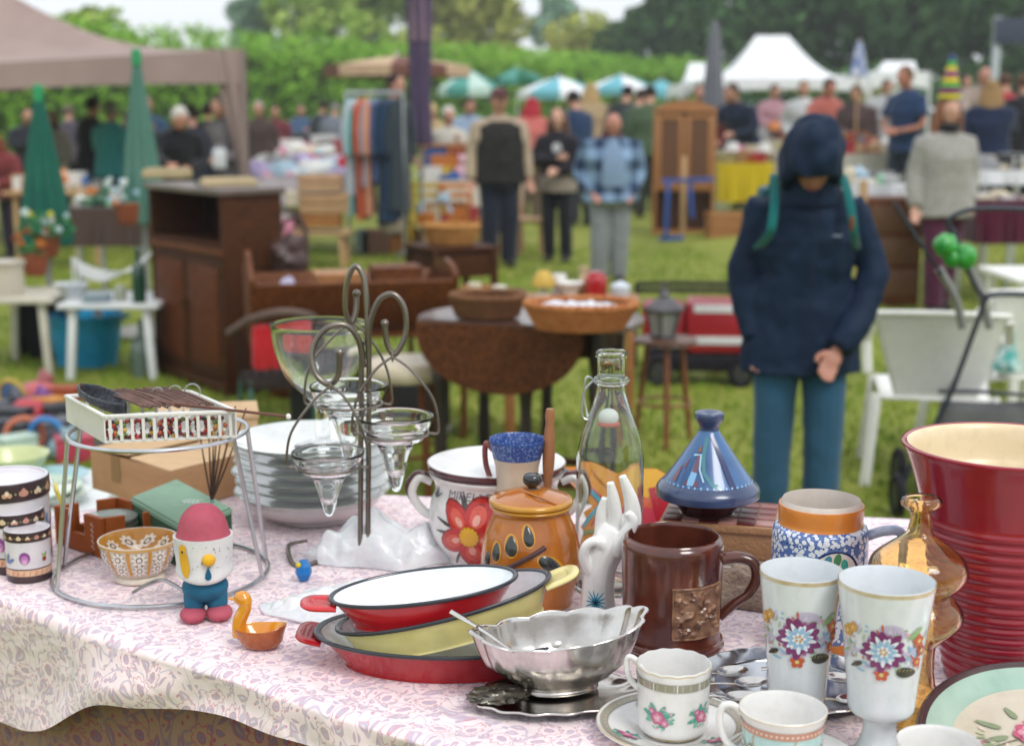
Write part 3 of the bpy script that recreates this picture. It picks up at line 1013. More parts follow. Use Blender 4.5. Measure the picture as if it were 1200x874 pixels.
for sx in (-1, 1):
 bm = B(); ball(bm, (sx * r * .48, -r * .22, H_ * .055), (r * .5, r * .68, H_ * .068), 24)
 for v in bm.verts: v.co.z = max(0.0005, v.co.z)
 mk('shoe', bm, egg, fig)
bm = B(); ball(bm, (r * .16, -r * .98, H_ * .575), (r * .25, r * .2, r * .23), 20); mk('nose', bm, yel, fig)
q = Print()
zf = H_ * .6
q.petal(-r * .85, H_ * .69, R(-82), H_ * .28, r * .42, hx('d9a62e'), 2, .0)
q.disc(-r * .80, H_ * .67, r * .17, hx('d9a62e'), 3); q.disc(-r * .8, H_ * .645, r * .05, hx('3a3a3a'), 4, 8)
for i in range(26):
 q.disc(rnd.uniform(-.5, 1.25) * r, H_ * rnd.uniform(.5, .69), .0009, hx('7b7a7a'), 1, 6)
q.petal(r * .12, H_ * .40, R(90), H_ * .12, r * .34, hx('1e5a78'), 2, .9)
q.build('face_print', fig, wrap(lambda z: r * (1.045 if z > H_ * .6 else 1.0) * 0.985 + .0004, R(-90), 1.02, .97), paint('matt print', .7, 0), step=.0005)
# ================================================================== ORANGE DUCK DISH
p, k = place(306, 768, 26)
t = thing('duck_dish', 'tiny amber glass dish shaped like a duck at the front edge of the table', 'dish', p, R(-4))
amb = mat('orange art glass', hx('c2650f'), hx('a24a10'), rough=.12, trans=.25, coat=.7, ns=30)
amy = mat('yellow glaze inside', hx('dc9a2c'), hx('cf8420'), rough=.15, coat=.7, ns=40)
a = 31 * k; b = .62 * a; h = 26 * k
def dm(th, rr, z):
 return (rr, z + (h * .22 * max(0, math.cos(th)) ** 2 if z > h * .5 else 0))
bm = B(); lathe(bm, smp([(0, .0006, 0), (.55, .0006, 0), (.85, h * .4, 0), (1, h * .85, 0), (.96, h * .95, 1), (.85, h * .8, 1), (.5, h * .42, 1), (0, h * .38, 1)], 4), 48, a, b, dm)
mk('bowl', bm, [amb, amy], t)
bm = B()
hd = sp3([(-a * .82, 0, h * .5), (-a * .8, 0, h * 1.2), (-a * .55, 0, h * 1.9), (-a * .62, 0, h * 2.35)], 5)
tube(bm, hd, [a * .27] * 4 + [a * .26] * 4 + [a * .25] * 4 + [a * .28] * 4, 16)
ball(bm, (-a * .66, 0, h * 2.3), (a * .33, a * .25, a * .3), 20)
o = mk('neck', bm, amy, t); rm = o.modifiers.new('r', 'REMESH'); rm.mode = 'VOXEL'; rm.voxel_size = .0012; rm.use_smooth_shade = True; o.modifiers.new('s', 'SMOOTH').iterations = 3
bm = B(); tube(bm, [V((-a * .82, 0, h * 2.32)), V((-a * 1.02, 0, h * 2.26)), V((-a * 1.2, 0, h * 2.28))], [a * .14, a * .1, a * .05], 12, flat=.6); mk('beak', bm, amy, t)
bm = B(); tube(bm, [V((-a * .86, -.001, h * .35)), V((-a * .99, -.001, h * .9)), V((-a * .93, -.001, h * 1.35))], [.0006, .0014, .0006], 6); mk('chest_line', bm, BLACK, t)
# ================================================================== STACK OF PLATES + BIG GLASS
p, k = place(367, 620, 52)
r = 90 * k; gap = 11.6 * k / .95
pw = mat('plate glaze', hx('efefec'), hx('e4e6e3'), rough=.15, coat=.6, ns=4); pg = mat('green rim glaze', hx('5c7a68'), hx('6f8a78'), rough=.2, coat=.5, ns=20)
bm = B()
ph = r * .17
lathe(bm, smp([(0, .0015, 0), (r * .56, .0, 0), (r * .6, .0035, 0), (r * .8, ph * .45, 0), (r * .97, ph * .93, 1), (r, ph, 1), (r * .985, ph * 1.03, 0), (r * .8, ph * .55, 0), (r * .6, ph * .25, 0), (0, ph * .2, 0)], 4), 84)
first = None
for i in range(6):
 jx, jy = rnd.uniform(-.003, .003), rnd.uniform(-.003, .003)
 z = TZ + .030 + i * gap
 lab = '%s white green-rimmed dinner plate from the top of the stack' % ('', 'second', 'third', 'fourth', 'fifth', 'lowest')[5 - i]
 if i == 5: lab = 'topmost white dinner plate of the stack, under the large glass goblet'
 if first is None:
  first = mk('dinner_plate', bm, [pw, pg], None, (p.x, p.y, z)); o = first
  tag(o, lab, 'plate', 'stack of green rimmed plates')
 else:
  o = first.copy(); col.objects.link(o); o.location = (p.x + jx, p.y + jy, z); o['label'] = lab
bm = B(); lathe(bm, smp([(0, .001), (r * .5, 0), (r * .53, .006), (r * .75, .018), (r * .88, .034), (r * .9, .046), (r * .87, .046), (r * .7, .02), (0, .012)], 4), 72)
tag(mk('serving_bowl', bm, mat('blush white glaze', hx('d8cfce'), hx('cbc2c2'), rough=.2, coat=.5, ns=3), None, (p.x, p.y, TZ + .001)), 'wide blush white bowl at the bottom of the plate stack', 'bowl')
PS = p.copy(); ztop = TZ + .030 + 5 * gap + ph * .24
# big glass goblet standing on the plates
g = thing('glass_goblet', 'large clear glass goblet standing on the stack of plates', 'goblet', aty(376, 545, PS.y) * 0 + V((aty(378, 500, PS.y).x, PS.y + .0, ztop + .001)))
gz0 = g.location.copy(); kk = 1 / S(V((0, PS.y, 1.0)))
ht = (at(378, 380, 1).z * 0 + (aty(378, 382, PS.y).z - gz0.z))
rg = 52 * kk
bm = B()
nz_ = ht * .38
prof = [(0, .001), (rg * .6, 0), (rg * .58, .003), (rg * .25, .008), (rg * .17, .02), (rg * .16, nz_ - .01), (rg * .3, nz_ + .004), (rg * .78, nz_ + ht * .2), (rg * 1.02, nz_ + ht * .42), (rg * 1.1, ht), (rg * 1.075, ht), (rg * .99, nz_ + ht * .42), (rg * .74, nz_ + ht * .21), (rg * .25, nz_ + .012), (0, nz_ + .008)]
lathe(bm, smp(prof, 5), 64); mk('bowl', bm, GLASS, g)
# ================================================================== CANDLE TREE (wire epergne)
steel = mat('brushed steel wire', hx('8f877e'), hx('6f6860'), rough=.34, metal=1.0, ns=30, stretch=(1, 1, .2))
pe = tz(427, 664); YE = pe.y; KE = 1 / S(V((pe.x, pe.y, 1.0)))
ep = thing('candle_tree', 'tall brushed steel stem with curled arms carrying three glass cones', 'candle holder', (pe.x, pe.y, TZ))
def E(px, py, dy=0.0):
 q = aty(px, py, YE + dy)
 return V((q.x - pe.x, dy, q.z - TZ))
for px_, w in ((422, .0042), (431, .0042)):
 bm = B(); tube(bm, sp3([E(px_, 664), E(px_ + 1, 520), E(px_ + 1.5, 400)] , 5), w, 10); mk('stem', bm, steel, ep)
arms = [
 ([(431, 405), (430, 360), (426, 325), (416, 312), (407, 330), (405, 362), (411, 378), (417, 366), (418, 346)], .0, (418, 344), .03),
 ([(432, 420), (433, 382), (444, 352), (461, 345), (474, 362), (475, 392), (463, 415), (454, 404), (451, 380)], .0, (451, 379), -.01),
 ([(426, 430), (420, 398), (404, 381), (381, 386), (366, 410), (370, 438), (385, 450), (396, 440), (398, 416)], .0, (398, 413), -.05),
]
for pts, _, bl, dy in arms:
 bm = B()
 n = len(pts)
 cv = sp3([E(x, y, dy * i / (n - 1)) for i, (x, y) in enumerate(pts)], 7)
 tube(bm, cv, .0048, 10)
 mk('arm', bm, steel, ep)
 bm = B(); ball(bm, E(bl[0], bl[1], dy), .0068, 14); mk('ball_end', bm, steel, ep)
bm = B()
tube(bm, sp3([E(425, 660), E(400, 648, .04) , E(350, 664, .0), E(338, 640, .06), E(360, 632, .08)], 8), .004, 10)
for v in bm.verts: v.co.z = max(.004, min(v.co.z, .02)) if v.co.z > .02 else v.co.z
mk('foot', bm, steel, ep)
for s_ in (-1, 1):
 bm = B(); tube(bm, sp3([V((0, 0, .006)), V((s_ * .05 + .02, .05, .006)), V((s_ * .03 + .03, .1, .006)), V((0, .06, .006))], 8), .004, 10); mk('foot', bm, steel, ep)
# hanging wires + glass cones
cups = [
 (463, 488, 45, 575, (460, 418), -.01, 518, 512, 'glass cone hanging from the right arm of the steel candle tree'),
 (384, 530, 42, 604, (388, 452), -.05, 344, 556, 'glass cone hanging from the left arm of the steel candle tree'),
 (408, 452, 46, 545, (412, 378), .03, 362, 482, 'glass cone hanging from the rear arm, partly behind the steel stem'),
]
def cone_prof(r, h):
 w = .004
 return [(0, -h, 0), (r * .12, -h * .97, 0), (r * .3, -h * .62, 0), (r * .5, -h * .36, 0), (r * .72, -h * .3, 0), (r * .78, -h * .2, 0), (r * .9, -h * .14, 0), (r, 0, 0),
   (r - w, 0, 0), (r * .9 - w, -h * .12, 0), (r * .74 - w, -h * .2, 0), (r * .66 - w, -h * .28, 0), (r * .4 - w, -h * .4, 0), (r * .16, -h * .75, 0), (0, -h * .8, 0)]
for cx, cyy, rp, tip, hk, dy, wx, wy, lab in cups:
 top = E(cx, cyy, dy); kk_ = KE
 rr_ = rp * kk_; hh = (E(cx, cyy, dy) - E(cx, tip, dy)).z
 t = thing('glass_cone', lab, 'glass cup', pe + top, group='hanging glass cones')
 bm = B(); lathe(bm, smp(cone_prof(rr_, hh), 4), 56); mk('cone', bm, GLASS, t)
 bm = B(); zr = -hh * .22
 tube(bm, arc((0, 0, zr), rr_ * .86, 0, 2 * PI, 40)[:-1], .0023, 8, closed=True); mk('wire_ring', bm, steel, t)
 hkp = E(hk[0], hk[1], dy) - top
 for sx in (-1, 1):
  bm = B()
  tube(bm, sp3([hkp, hkp * .78 + V((sx * rr_ * .45, 0, 0)), V((sx * rr_ * .98, 0, hkp.z * .3)), V((sx * rr_ * 1.12, 0, zr + .004)), V((sx * rr_ * .88, 0, zr))], 7), .0021, 8); mk('hanging_wire', bm, steel, t)
 bm = B(); tube(bm, arc(hkp + V((0, 0, -.001)), .006, 0, 2 * PI, 14, 'yz')[:-1], .0015, 6, closed=True); mk('loop', bm, steel, t)
# ================================================================== PLASTIC BAGS
film = mat('crumpled white plastic film', hx('f4f6f8'), hx('e9eef2'), rough=.3, sss=.35, ns=6, bump=.6, bs=28, coat=.3)
film.node_tree.nodes['Principled BSDF'].inputs['Alpha'].default_value = .78
def crumple(name, label, centre, size, seed, m, peaks, cat='bag'):
 bm = B()
 q = bmesh.ops.create_icosphere(bm, subdivisions=6, radius=1)
 for v in bm.verts:
  n = v.co.copy()
  x, y = n.x * size[0], n.y * size[1]
  hgt = 0
  for (pxx, pyy, hh, ww) in peaks:
   hgt = max(hgt, hh * math.exp(-(((x - pxx) ** 2 + (y - pyy) ** 2) / ww ** 2)))
  z = max(0, n.z) ** .5 * (.012 + hgt)
  w = V((x, y, z)) * (22 if 'knit' in name else 15) + V((seed, 0, 0))
  F_ = noise.voronoi(w * .8)[0]; F2_ = noise.voronoi(w * 2 + V((5, 5, 5)))[0]
  rid = 1 - abs(noise.noise(w)) * 2
  rid2 = 1 - abs(noise.noise(w * 2.3)) * 2
  rid3 = 1 - abs(noise.noise(w * 4.7)) * 2
  d = (rid - .5) * .008 + (rid2 - .4) * .004 if 'knit' in name else (F_[1] - F_[0]) * .022 + (F2_[1] - F2_[0]) * .009 + (rid - .5) * .006 - .008
  e = 1 if n.z > 0 else 0
  v.co = V((x + (noise.noise(w + V((9, 0, 0))) * .022 if True else 0), y + noise.noise(w + V((0, 9, 0))) * .022, max(.001, z + d * e * min(1, n.z * 3))))
 bmesh.ops.delete(bm, geom=[f for f in bm.faces if all(v.co.z < .0015 for v in f.verts)], context='FACES')
 o = mk(name, bm, m, None, centre, angle=60)
 return tag(o, label, cat)
pq = tz(452, 668)
crumple('plastic_bag', 'crumpled translucent white plastic bag behind the steel stem', (pq.x - .012, pq.y + .065, TZ), (.125, .062), 3, film,
  [(-.02, .0, .075, .06), (-.07, -.01, .045, .05), (.07, 0, .05, .06)])
pq = tz(385, 718)
crumple('tissue_paper', 'flat crumpled white wrapping film lying in front of the candle tree', (pq.x, pq.y + .02, TZ), (.115, .062), 14, film,
  [(.06, .02, .032, .05), (-.02, 0, .012, .05)], 'wrapping')
# small blue bottle cap
pq, k = place(356, 683, 10)
t = thing('blue_spinning_top', 'small faceted bright blue toy with a yellow spot beside the wrapping film', 'toy', pq, R(20))
bm = B(); lathe(bm, [(0, .0005), (.008, .001), (.0135, .012), (.012, .024), (.006, .033), (0, .034)], 7); mk('body', bm, mat('bright blue plastic', hx('1576c0'), hx('1268ac'), rough=.35), t, smooth=False)
bm = B(); ball(bm, (-.009, -.006, .028), .0045, 10); mk('yellow_spot', bm, mat('yellow card', hx('d9c71f')), t)
# ================================================================== FLORAL POT
p, k = place(582, 678, 62)
p = p + V((0, .03, 0))
r = 80 * k; H = (657 - 548) * k / .95
t = thing('floral_pot', 'large white lidded pot with a painted red flower and brown rims', 'pot', p)
BRN = mat('oxblood brown glaze', hx('4a2226'), hx('5c2c2e'), rough=.2, coat=.6, ns=20)
pot_o = [(r * .7, 0), (r * .74, H * .04), (r * .93, H * .22), (r * 1.0, H * .42), (r * .97, H * .6), (r * .9, H * .74), (r * .93, H * .84), (r * .99, H * .9)]
bm = B(); lathe(bm, smp([(0, .002, 0)] + [(a, b, 0) for a, b in pot_o] + [(r * 1.0, H * .93, 1), (r * .97, H * .955, 1), (r * .9, H * .93, 0), (r * .8, H * .85, 0), (0, H * .8, 0)], 4), 84)
mk('body', bm, [WHITE, BRN], t)
bm = B(); lathe(bm, smp([(r * .9, H * .95, 1), (r * 1.0, H * .96, 1), (r * 1.015, H * 1.0, 1), (r * 1.0, H * 1.015, 0), (r * .8, H * 1.02, 0), (r * .4, H * 1.03, 0), (0, H * 1.035, 0)], 3), 84); mk('lid', bm, [WHITE, BRN], t)
th = CAMD(p)
for sx in (-1, 1):
 for j, (rad, m_) in enumerate(((.0105, WHITE), (.006, BRN))):
  bm = B()
  o_ = .0 if j == 0 else .0075
  hp = sp3([(sx * r * .9, 0, H * .42), (sx * (r * 1.1 + o_ * .5), 0, H * .5), (sx * (r * 1.25 + o_), 0, H * .68 + o_), (sx * (r * 1.14 + o_ * .6), 0, H * .84 + o_), (sx * r * .95, 0, H * .80 + o_)], 8)
  tube(bm, hp, rad, 14, flat=.7)
  mk('handle' if j == 0 else 'handle_edge', bm, m_, t)
q = Print()
rp_ = radf(pot_o)
fx, fy = -r * .40, H * .40
def pl(ang, L, w):
 q.petal(fx, fy, R(ang), L * 1.06, w * 1.12, hx('7a1418'), 1, .12)
 q.petal(fx, fy, R(ang), L, w, hx('b8201c'), 2, .12)
 q.petal(fx + L * .25 * math.cos(R(ang)), fy + L * .25 * math.sin(R(ang)), R(ang), L * .55, w * .55, hx('d2503c'), 3)
 q.petal(fx + L * .3 * math.cos(R(ang)), fy + L * .3 * math.sin(R(ang)), R(ang), L * .28, w * .25, hx('e0a090'), 4)
 for j in range(5):
  a2 = R(ang + rnd.uniform(-12, 12)); l2 = L * rnd.uniform(.45, .85)
  q.disc(fx + l2 * math.cos(a2), fy + l2 * math.sin(a2), .0009, hx('5a1216'), 5, 6)
for a_, L_2, w_ in ((65, .62, .42), (128, .58, .36), (200, .52, .36), (285, .5, .44), (350, .58, .36)):
 pl(a_, r * L_2, r * w_)
for a_ in (95, 100, 160, 30, 38, 240, 318, 178):
 q.petal(fx + r * .3 * math.cos(R(a_)), fy + r * .3 * math.sin(R(a_)), R(a_ + 6), r * .36, r * .07, hx('3d3f3a'), 0, .6)
q.disc(fx, fy, r * .15, hx('d8a41c'), 6, 16)
for a_ in range(14): q.disc(fx + r * .14 * math.cos(a_ * .449), fy + r * .14 * math.sin(a_ * .449), .0011, hx('6a4a14'), 7, 6)
for x0, y0 in ((.45, .62), (.5, .3), (-1.1, .7)):
 for j in range(5): q.petal(r * x0, H * y0, R(30 + j * 35), r * .2, r * .04, hx('4b4c55'), 1, .6)
q.build('flower_print', t, wrap_u(rp_, th, r))
q = Print(); q.text('MIRELLE', -r * .44, H * .745, r * .19, hx('77757f'), 1, .25)
q.build('lettering', t, wrap_u(rp_, th, r))
# ================================================================== BLUE RIMMED BEAKER
p, k = place(606, 684, 22)
r = 32.5 * k; H = (aty(606, 516, p.y).z - TZ)
t = thing('beaker', 'tall beige beaker with a speckled blue rim standing between the pot and the orange jar', 'beaker', p)
BG = mat('oatmeal glaze', hx('c9b9a6'), hx('bdad99'), rough=.3, coat=.3, ns=9)
m, tt_, b = NM('sponged blue glaze')
v = coord(tt_); vo = nd(tt_, 'ShaderNodeTexNoise', Scale=260, Detail=3); tt_.links.new(v, vo.inputs['Vector'])
cr = nd(tt_, 'ShaderNodeValToRGB'); cr.color_ramp.elements[0].position = .5; cr.color_ramp.elements[1].position = .7
cr.color_ramp.elements[0].color = hx('2c4a8c'); cr.color_ramp.elements[1].color = hx('8196c2')
tt_.links.new(vo.outputs[0], cr.inputs[0]); tt_.links.new(cr.outputs[0], b.inputs['Base Color']); b.inputs['Roughness'].default_value = .25
SB = m
bm = B(); lathe(bm, smp([(0, .001, 0), (r * .62, 0, 0), (r * .66, .004, 0), (r * .7, H * .5, 0), (r * .76, H * .78, 0), (r * .86, H * .88, 1), (r, H, 1), (r * .96, H, 1), (r * .82, H * .87, 1), (r * .68, H * .72, 0), (r * .6, H * .2, 0), (0, H * .1, 0)], 4), 56)
mk('body', bm, [BG, SB], t)
bm = B(); tube(bm, sp3([(-r * .86, .004, H * .93), (-r * 1.12, .01, H * .965), (-r * 1.1, .014, H * .8), (-r * .7, .008, H * .6)], 8), .0045, 12); mk('handle', bm, mat('rust pink glaze', hx('8e5250'), hx('7c4444'), rough=.3), t)
# ================================================================== ORANGE HONEY JAR
p, k = place(622, 722, 55)
r = 57 * k; cy = 722 - sel(722) * 55
H = (aty(627, 588, p.y).z - TZ)
t = thing('orange_jar', 'orange glazed lidded jar with a raised olive branch and a black knob', 'jar', p)
m, tt_, b = NM('amber orange glaze')
v = coord(tt_); n1 = nd(tt_, 'ShaderNodeTexNoise', Scale=14, Detail=4); tt_.links.new(v, n1.inputs['Vector'])
cr = nd(tt_, 'ShaderNodeValToRGB'); cr.color_ramp.elements[0].position = .3; cr.color_ramp.elements[1].position = .72
cr.color_ramp.elements[0].color = hx('8f4d0e'); cr.color_ramp.elements[1].color = hx('c0731a')
tt_.links.new(n1.outputs[0], cr.inputs[0]); tt_.links.new(cr.outputs[0], b.inputs['Base Color']); b.inputs['Roughness'].default_value = .2; b.inputs['Coat Weight'].default_value = .6
ORG = m
YO = mat('mustard glaze', hx('c58d22'), hx('b27a18'), rough=.2, coat=.6, ns=15)
jo = [(r * .78, 0), (r * .86, H * .04), (r * 1.0, H * .28), (r * 1.02, H * .48), (r * .93, H * .7), (r * .8, H * .86), (r * .77, H * .93)]
bm = B(); lathe(bm, smp([(0, .002, 0)] + [(a, b_, 0) for a, b_ in jo] + [(r * .83, H * .955, 1), (r * .84, H * .98, 1), (r * .74, H * .985, 1), (r * .7, H * .9, 0), (0, H * .3, 0)], 4), 80); mk('body', bm, [ORG, YO], t)
bm = B()
lathe(bm, smp([(0, H * .99, 1), (r * .7, H * .985, 1), (r * .83, H * .995, 1), (r * .86, H * 1.02, 1), (r * .8, H * 1.05, 0), (r * .5, H * 1.10, 0), (r * .2, H * 1.13, 0), (0, H * 1.13, 0)], 4), 72); lid = mk('lid', bm, [ORG, YO], t)
bm = B(); lathe(bm, smp([(0, H * 1.12), (r * .1, H * 1.12), (r * .09, H * 1.15), (r * .19, H * 1.2), (r * .17, H * 1.27), (0, H * 1.29)], 4), 32, M=Matrix.Translation((.002, 0, 0))); mk('knob', bm, mat('black glaze', hx('17181a'), hx('24262a'), rough=.15, coat=.6), lid)
bm = B(); tube(bm, sp3([(-r * .2, -r * .1, H * 1.13), (r * .1, -r * .5, H * 1.125), (r * .5, -r * .62, H * 1.055)], 6), .0016, 8); tube(bm, sp3([(-r * .7, -r * .2, H * 1.07), (-r * .35, -r * .1, H * 1.12), (0, 0, H * 1.14)], 6), .002, 8, mi=0); mk('lid_stem', bm, ORG, lid)
th = CAMD(p)
rj = radf(jo)
wj = wrap_u(rj, th, r)
def relief(name, x, z, ang, L, w, d, m_):
 bm = B()
 q = bmesh.ops.create_uvsphere(bm, u_segments=16, v_segments=10, radius=1)
 for v in bm.verts:
  a, b_, c = v.co.x, v.co.y, v.co.z
  tp = (1 - .35 * a)
  uu = x + (a * L / 2) * math.cos(ang) - b_ * w / 2 * tp * math.sin(ang); vv_ = z + (a * L / 2) * math.sin(ang) + b_ * w / 2 * tp * math.cos(ang)
  v.co = wj(uu, vv_, d * c)
 return mk(name, bm, m_, t)
OLV = mat('dark olive glaze', hx('23262a'), hx('343a36'), rough=.2, coat=.6, ns=50)
for (x, z, a, L, w) in ((-.05, .78, 100, .40, .17), (-.40, .68, 88, .40, .22), (-.76, .60, 80, .38, .18), (.42, .50, -32, .60, .22), (.0, .36, -30, .40, .16), (-1.05, .50, 75, .34, .16)):
 relief('raised_leaf', x * r, z * H, R(a), L * r * 1.05, w * r * 1.2, .0035, OLV)
bm = B()
cv = [wj(r * (.28 - 1.1 * j / 10), H * (.68 - .30 * j / 10), .002) for j in range(11)]
tube(bm, cv, .0036, 10); mk('raised_twig', bm, mat('plum brown glaze', hx('3c2226'), hx('4c2c2c'), rough=.3, coat=.3), t)
q = Print()
for (x, z, a, L, w) in ((-.05, .78, 100, .48, .27), (-.40, .68, 88, .48, .32), (-.76, .60, 80, .46, .28), (.42, .50, -32, .70, .32), (.0, .36, -30, .5, .25)):
 a = R(a); q.petal(r * x - L * r * .5 * math.cos(a), H * z - L * r * .5 * math.sin(a), a, L * r, w * r, hx('c68a1e'), 1)
q.build('leaf_outline_print', t, wj)
# wooden spoon
p2, k2 = place(641, 700, 6)
z0 = aty(640, 575, p.y + .03)
bm = B()
ytop = p.y + .034
a0 = V((aty(640, 600, ytop).x, ytop, TZ + .006)); a1 = aty(646, 489, ytop)
nn = 24
pts = [a0.lerp(a1, i / nn) for i in range(nn + 1)]
zs = lambda i: pts[i].z - TZ
rs = []
tot = (a1 - a0).length
for i in range(nn + 1):
 s = i / nn
 q_ = (s - .55) / .45
 rs.append(.006 if q_ < 0 else .0062 + .0035 * math.sin(min(1, q_ / .75) * PI * .9) if q_ < .75 else (.0062 if q_ < .82 else .0078 if q_ < .97 else .006))
p_b = V((a0.x, a0.y + .025, a0.z))
tube(bm, [v + V((0, .062 - 0.0 * i, 0)) for i, v in enumerate(pts)], rs, 16)
o = mk('honey_dipper', bm, wood('turned beech', 'b47a54', '9a6440', rough=.5, st=(60, 60, 6)))
tag(o, 'turned wooden honey dipper upright behind the black knob of the orange jar', 'dipper')
# ================================================================== SWING-TOP BOTTLE
p, k = place(713, 700, 38)
p = p + V((0, .0, 0))
r = 39 * k
H = aty(713, 413, p.y).z - TZ
t = thing('glass_bottle', 'clear swing-top glass bottle with a white stopper hanging inside its neck', 'bottle', p)
GT = mat('green tinted glass', (.93, .98, .955, 1), rough=.02, trans=1.0, ior=1.46)
bo = [(r * .88, 0), (r * .98, .006), (r, .02), (r, H * .50), (r * .97, H * .58), (r * .80, H * .68), (r * .55, H * .78), (r * .43, H * .845), (r * .42, H * .87), (r * .50, H * .875), (r * .50, H * .895), (r * .41, H * .9), (r * .42, H * .975), (r * .46, H * .98), (r * .46, H)]
w = .0028
bi_ = [(r * .36, H), (r * .35, H * .9), (r * .36, H * .845), (r * .50, H * .78), (r * .76, H * .68), (r * .93, H * .58), (r * .95, H * .5), (r * .95, .02), (r * .85, .012), (0, .016)]
bm = B(); lathe(bm, smp([(0, .005)] + bo + bi_, 3), 72); body = mk('bottle_body', bm, GT, t)
bm = B(); lathe(bm, smp([(0, H * .775), (r * .2, H * .775), (r * .3, H * .80), (r * .26, H * .825), (r * .12, H * .84), (0, H * .84)], 4), 24, M=Matrix.Translation((-r * .06, 0, -H * .075))); st_ = mk('stopper', bm, mat('porcelain stopper', hx('f2efe9'), rough=.2), t)
bm = B(); lathe(bm, smp([(r * .15, H * .77), (r * .33, H * .775), (r * .3, H * .79), (r * .15, H * .785)], 2), 24, M=Matrix.Translation((-r * .06, 0, -H * .078))); mk('rubber_seal', bm, mat('salmon rubber', hx('cf6a54'), rough=.5), st_)
bm = B()
tube(bm, sp3([(-r * .5, 0, H * .885), (-r * .72, -.004, H * .90), (-r * .8, -.004, H * .84), (-r * .85, -.003, H * .80), (-r * .83, -.003, H * .735), (-r * .66, -.003, H * .722), (-r * .7, .006, H * .75), (-r * .78, .006, H * .83), (-r * .5, .004, H * .884)], 6), .0016, 8)
tube(bm, arc((0, 0, H * .885), r * .515, 0, 2 * PI, 30)[:-1], .0013, 6, closed=True); mk('wire_bail', bm, CHROME, t)
# ================================================================== SUN SHAPED DISH
p = tz(700, 662); p.y += .06
YD = p.y
q0 = aty(650, 620, YD)
t = thing('ceramic_fish_dish', 'brightly painted orange, yellow and red ceramic dish with zigzag edges behind the white hand', 'dish', (aty(722, 610, YD).x, YD, TZ))
kd = 1 / S(V((0, YD, TZ + .05)))
cxp = 722
def dsh(px, py, dz=0):  # leaning plate: plane tilted back
 z = (655 - py) * kd / .95
 return V(((px - cxp) * kd, z * .45 + dz, z))
outl = [(658, 566), (690, 564), (712, 569), (728, 574), (748, 567), (772, 567), (792, 577), (800, 600), (800, 640), (660, 655), (672, 640), (678, 632), (668, 627), (684, 620), (676, 612), (692, 606), (684, 598), (678, 590), (668, 580)]
P_ = [dsh(*a) for a in outl]
bm = B(); f = bm.faces.new([bm.verts.new(q) for q in P_]); bmesh.ops.triangulate(bm, faces=[f])
o = mk('body', bm, mat('tangerine glaze', hx('cf7a24'), hx('d8922e'), rough=.25, coat=.4, ns=18), t, smooth=False)
so_ = o.modifiers.new('s', 'SOLIDIFY'); so_.thickness = .005; so_.offset = 0
q = Print()
def dm_(u, v, off):
 a = dsh(u, v); return a + V((0, -1, .45)).normalized() * (off + .0026)
def shp(pts, c_, lay=1): q.shape(pts, hx(c_), lay, 1)
shp([(735, 575), (750, 568), (772, 568), (791, 578), (799, 600), (760, 600), (738, 590)], 'd9a21c', 1)
shp([(738, 592), (762, 598), (800, 596), (800, 618), (742, 618)], 'cc5a34', 2)
shp([(700, 612), (742, 606), (800, 612), (800, 640), (700, 648)], 'c03a4c', 3)
shp([(762, 588), (785, 584), (800, 592), (800, 625), (770, 622)], 'a81c2c', 4)
for (a, b, w_, c_) in (((661, 568), (706, 603), 5, '3d93ab'), ((706, 603), (676, 627), 5, '3d93ab'), ((664, 570), (712, 601), 2, 'c04a5c'), ((712, 601), (690, 626), 2, 'a83a5c'), ((690, 570), (728, 598), 1.4, 'b06a1c'), ((676, 634), (720, 628), 4, '7a8a5c')):
 q.strip([a, ((a[0] + b[0]) / 2, (a[1] + b[1]) / 2), b], w_, hx(c_), 5)
for j in range(16): q.disc(745 + 9 * (j % 6), 590 + 7 * (j // 6), .9, hx('a06020'), 6, 6)
q.build('painted_pattern', t, dm_, step=.0003)
# ================================================================== WHITE CERAMIC HAND
p, k = place(706, 742, 26)
t = thing('ceramic_hand', 'white porcelain hand with raised fingers and a small blue flower on the wrist', 'ornament', p)
YH = p.y
def Hd(px, py, dy=0):
 a = aty(px, py, YH + dy); return V((a.x - p.x, dy, a.z - TZ))
bm = B()
def limb(pts, rs, flat=1.0, n=6, seg=16):
 cv = sp3(pts, n); rr = [x[0] for x in cr1([(q_,) for q_ in rs], n)]
 tube(bm, cv, [q_ * k for q_ in rr], seg, flat=flat)
limb([Hd(704, 742), Hd(701, 712), Hd(701, 685), Hd(704, 660), Hd(713, 637), Hd(722, 618)], [25, 21, 19, 20, 21, 16])
limb([Hd(728, 650), Hd(733, 634), Hd(738, 620)], [11, 13, 11])
limb([Hd(734, 632), Hd(741, 608), Hd(739, 585, -.004), Hd(729, 557, -.006)], [13, 11, 8.5, 4.5])
limb([Hd(718, 632), Hd(721, 608, -.003), Hd(719, 586, -.006), Hd(715, 565, -.008)], [10, 8.5, 7.5, 4.5])
limb([Hd(705, 640), Hd(704, 618, .002), Hd(705, 600, 0), Hd(709, 583, -.004)], [10, 7.5, 6.5, 4])
limb([Hd(722, 645, -.01), Hd(734, 626, -.02), Hd(741, 610, -.024), Hd(735, 600, -.026)], [12, 9, 7, 4.5])
limb([Hd(695, 672, -.008), Hd(685, 655, -.014), Hd(687, 640, -.018), Hd(698, 634, -.02), Hd(708, 642, -.018), Hd(706, 656, -.014)], [9, 7, 6, 6, 6.5, 8])  # thumb
o = mk('hand', bm, WHITE, t); rm = o.modifiers.new('r', 'REMESH'); rm.mode = 'VOXEL'; rm.voxel_size = .0012; rm.use_smooth_shade = True; o.modifiers.new('s', 'SMOOTH').iterations = 5
q = Print()
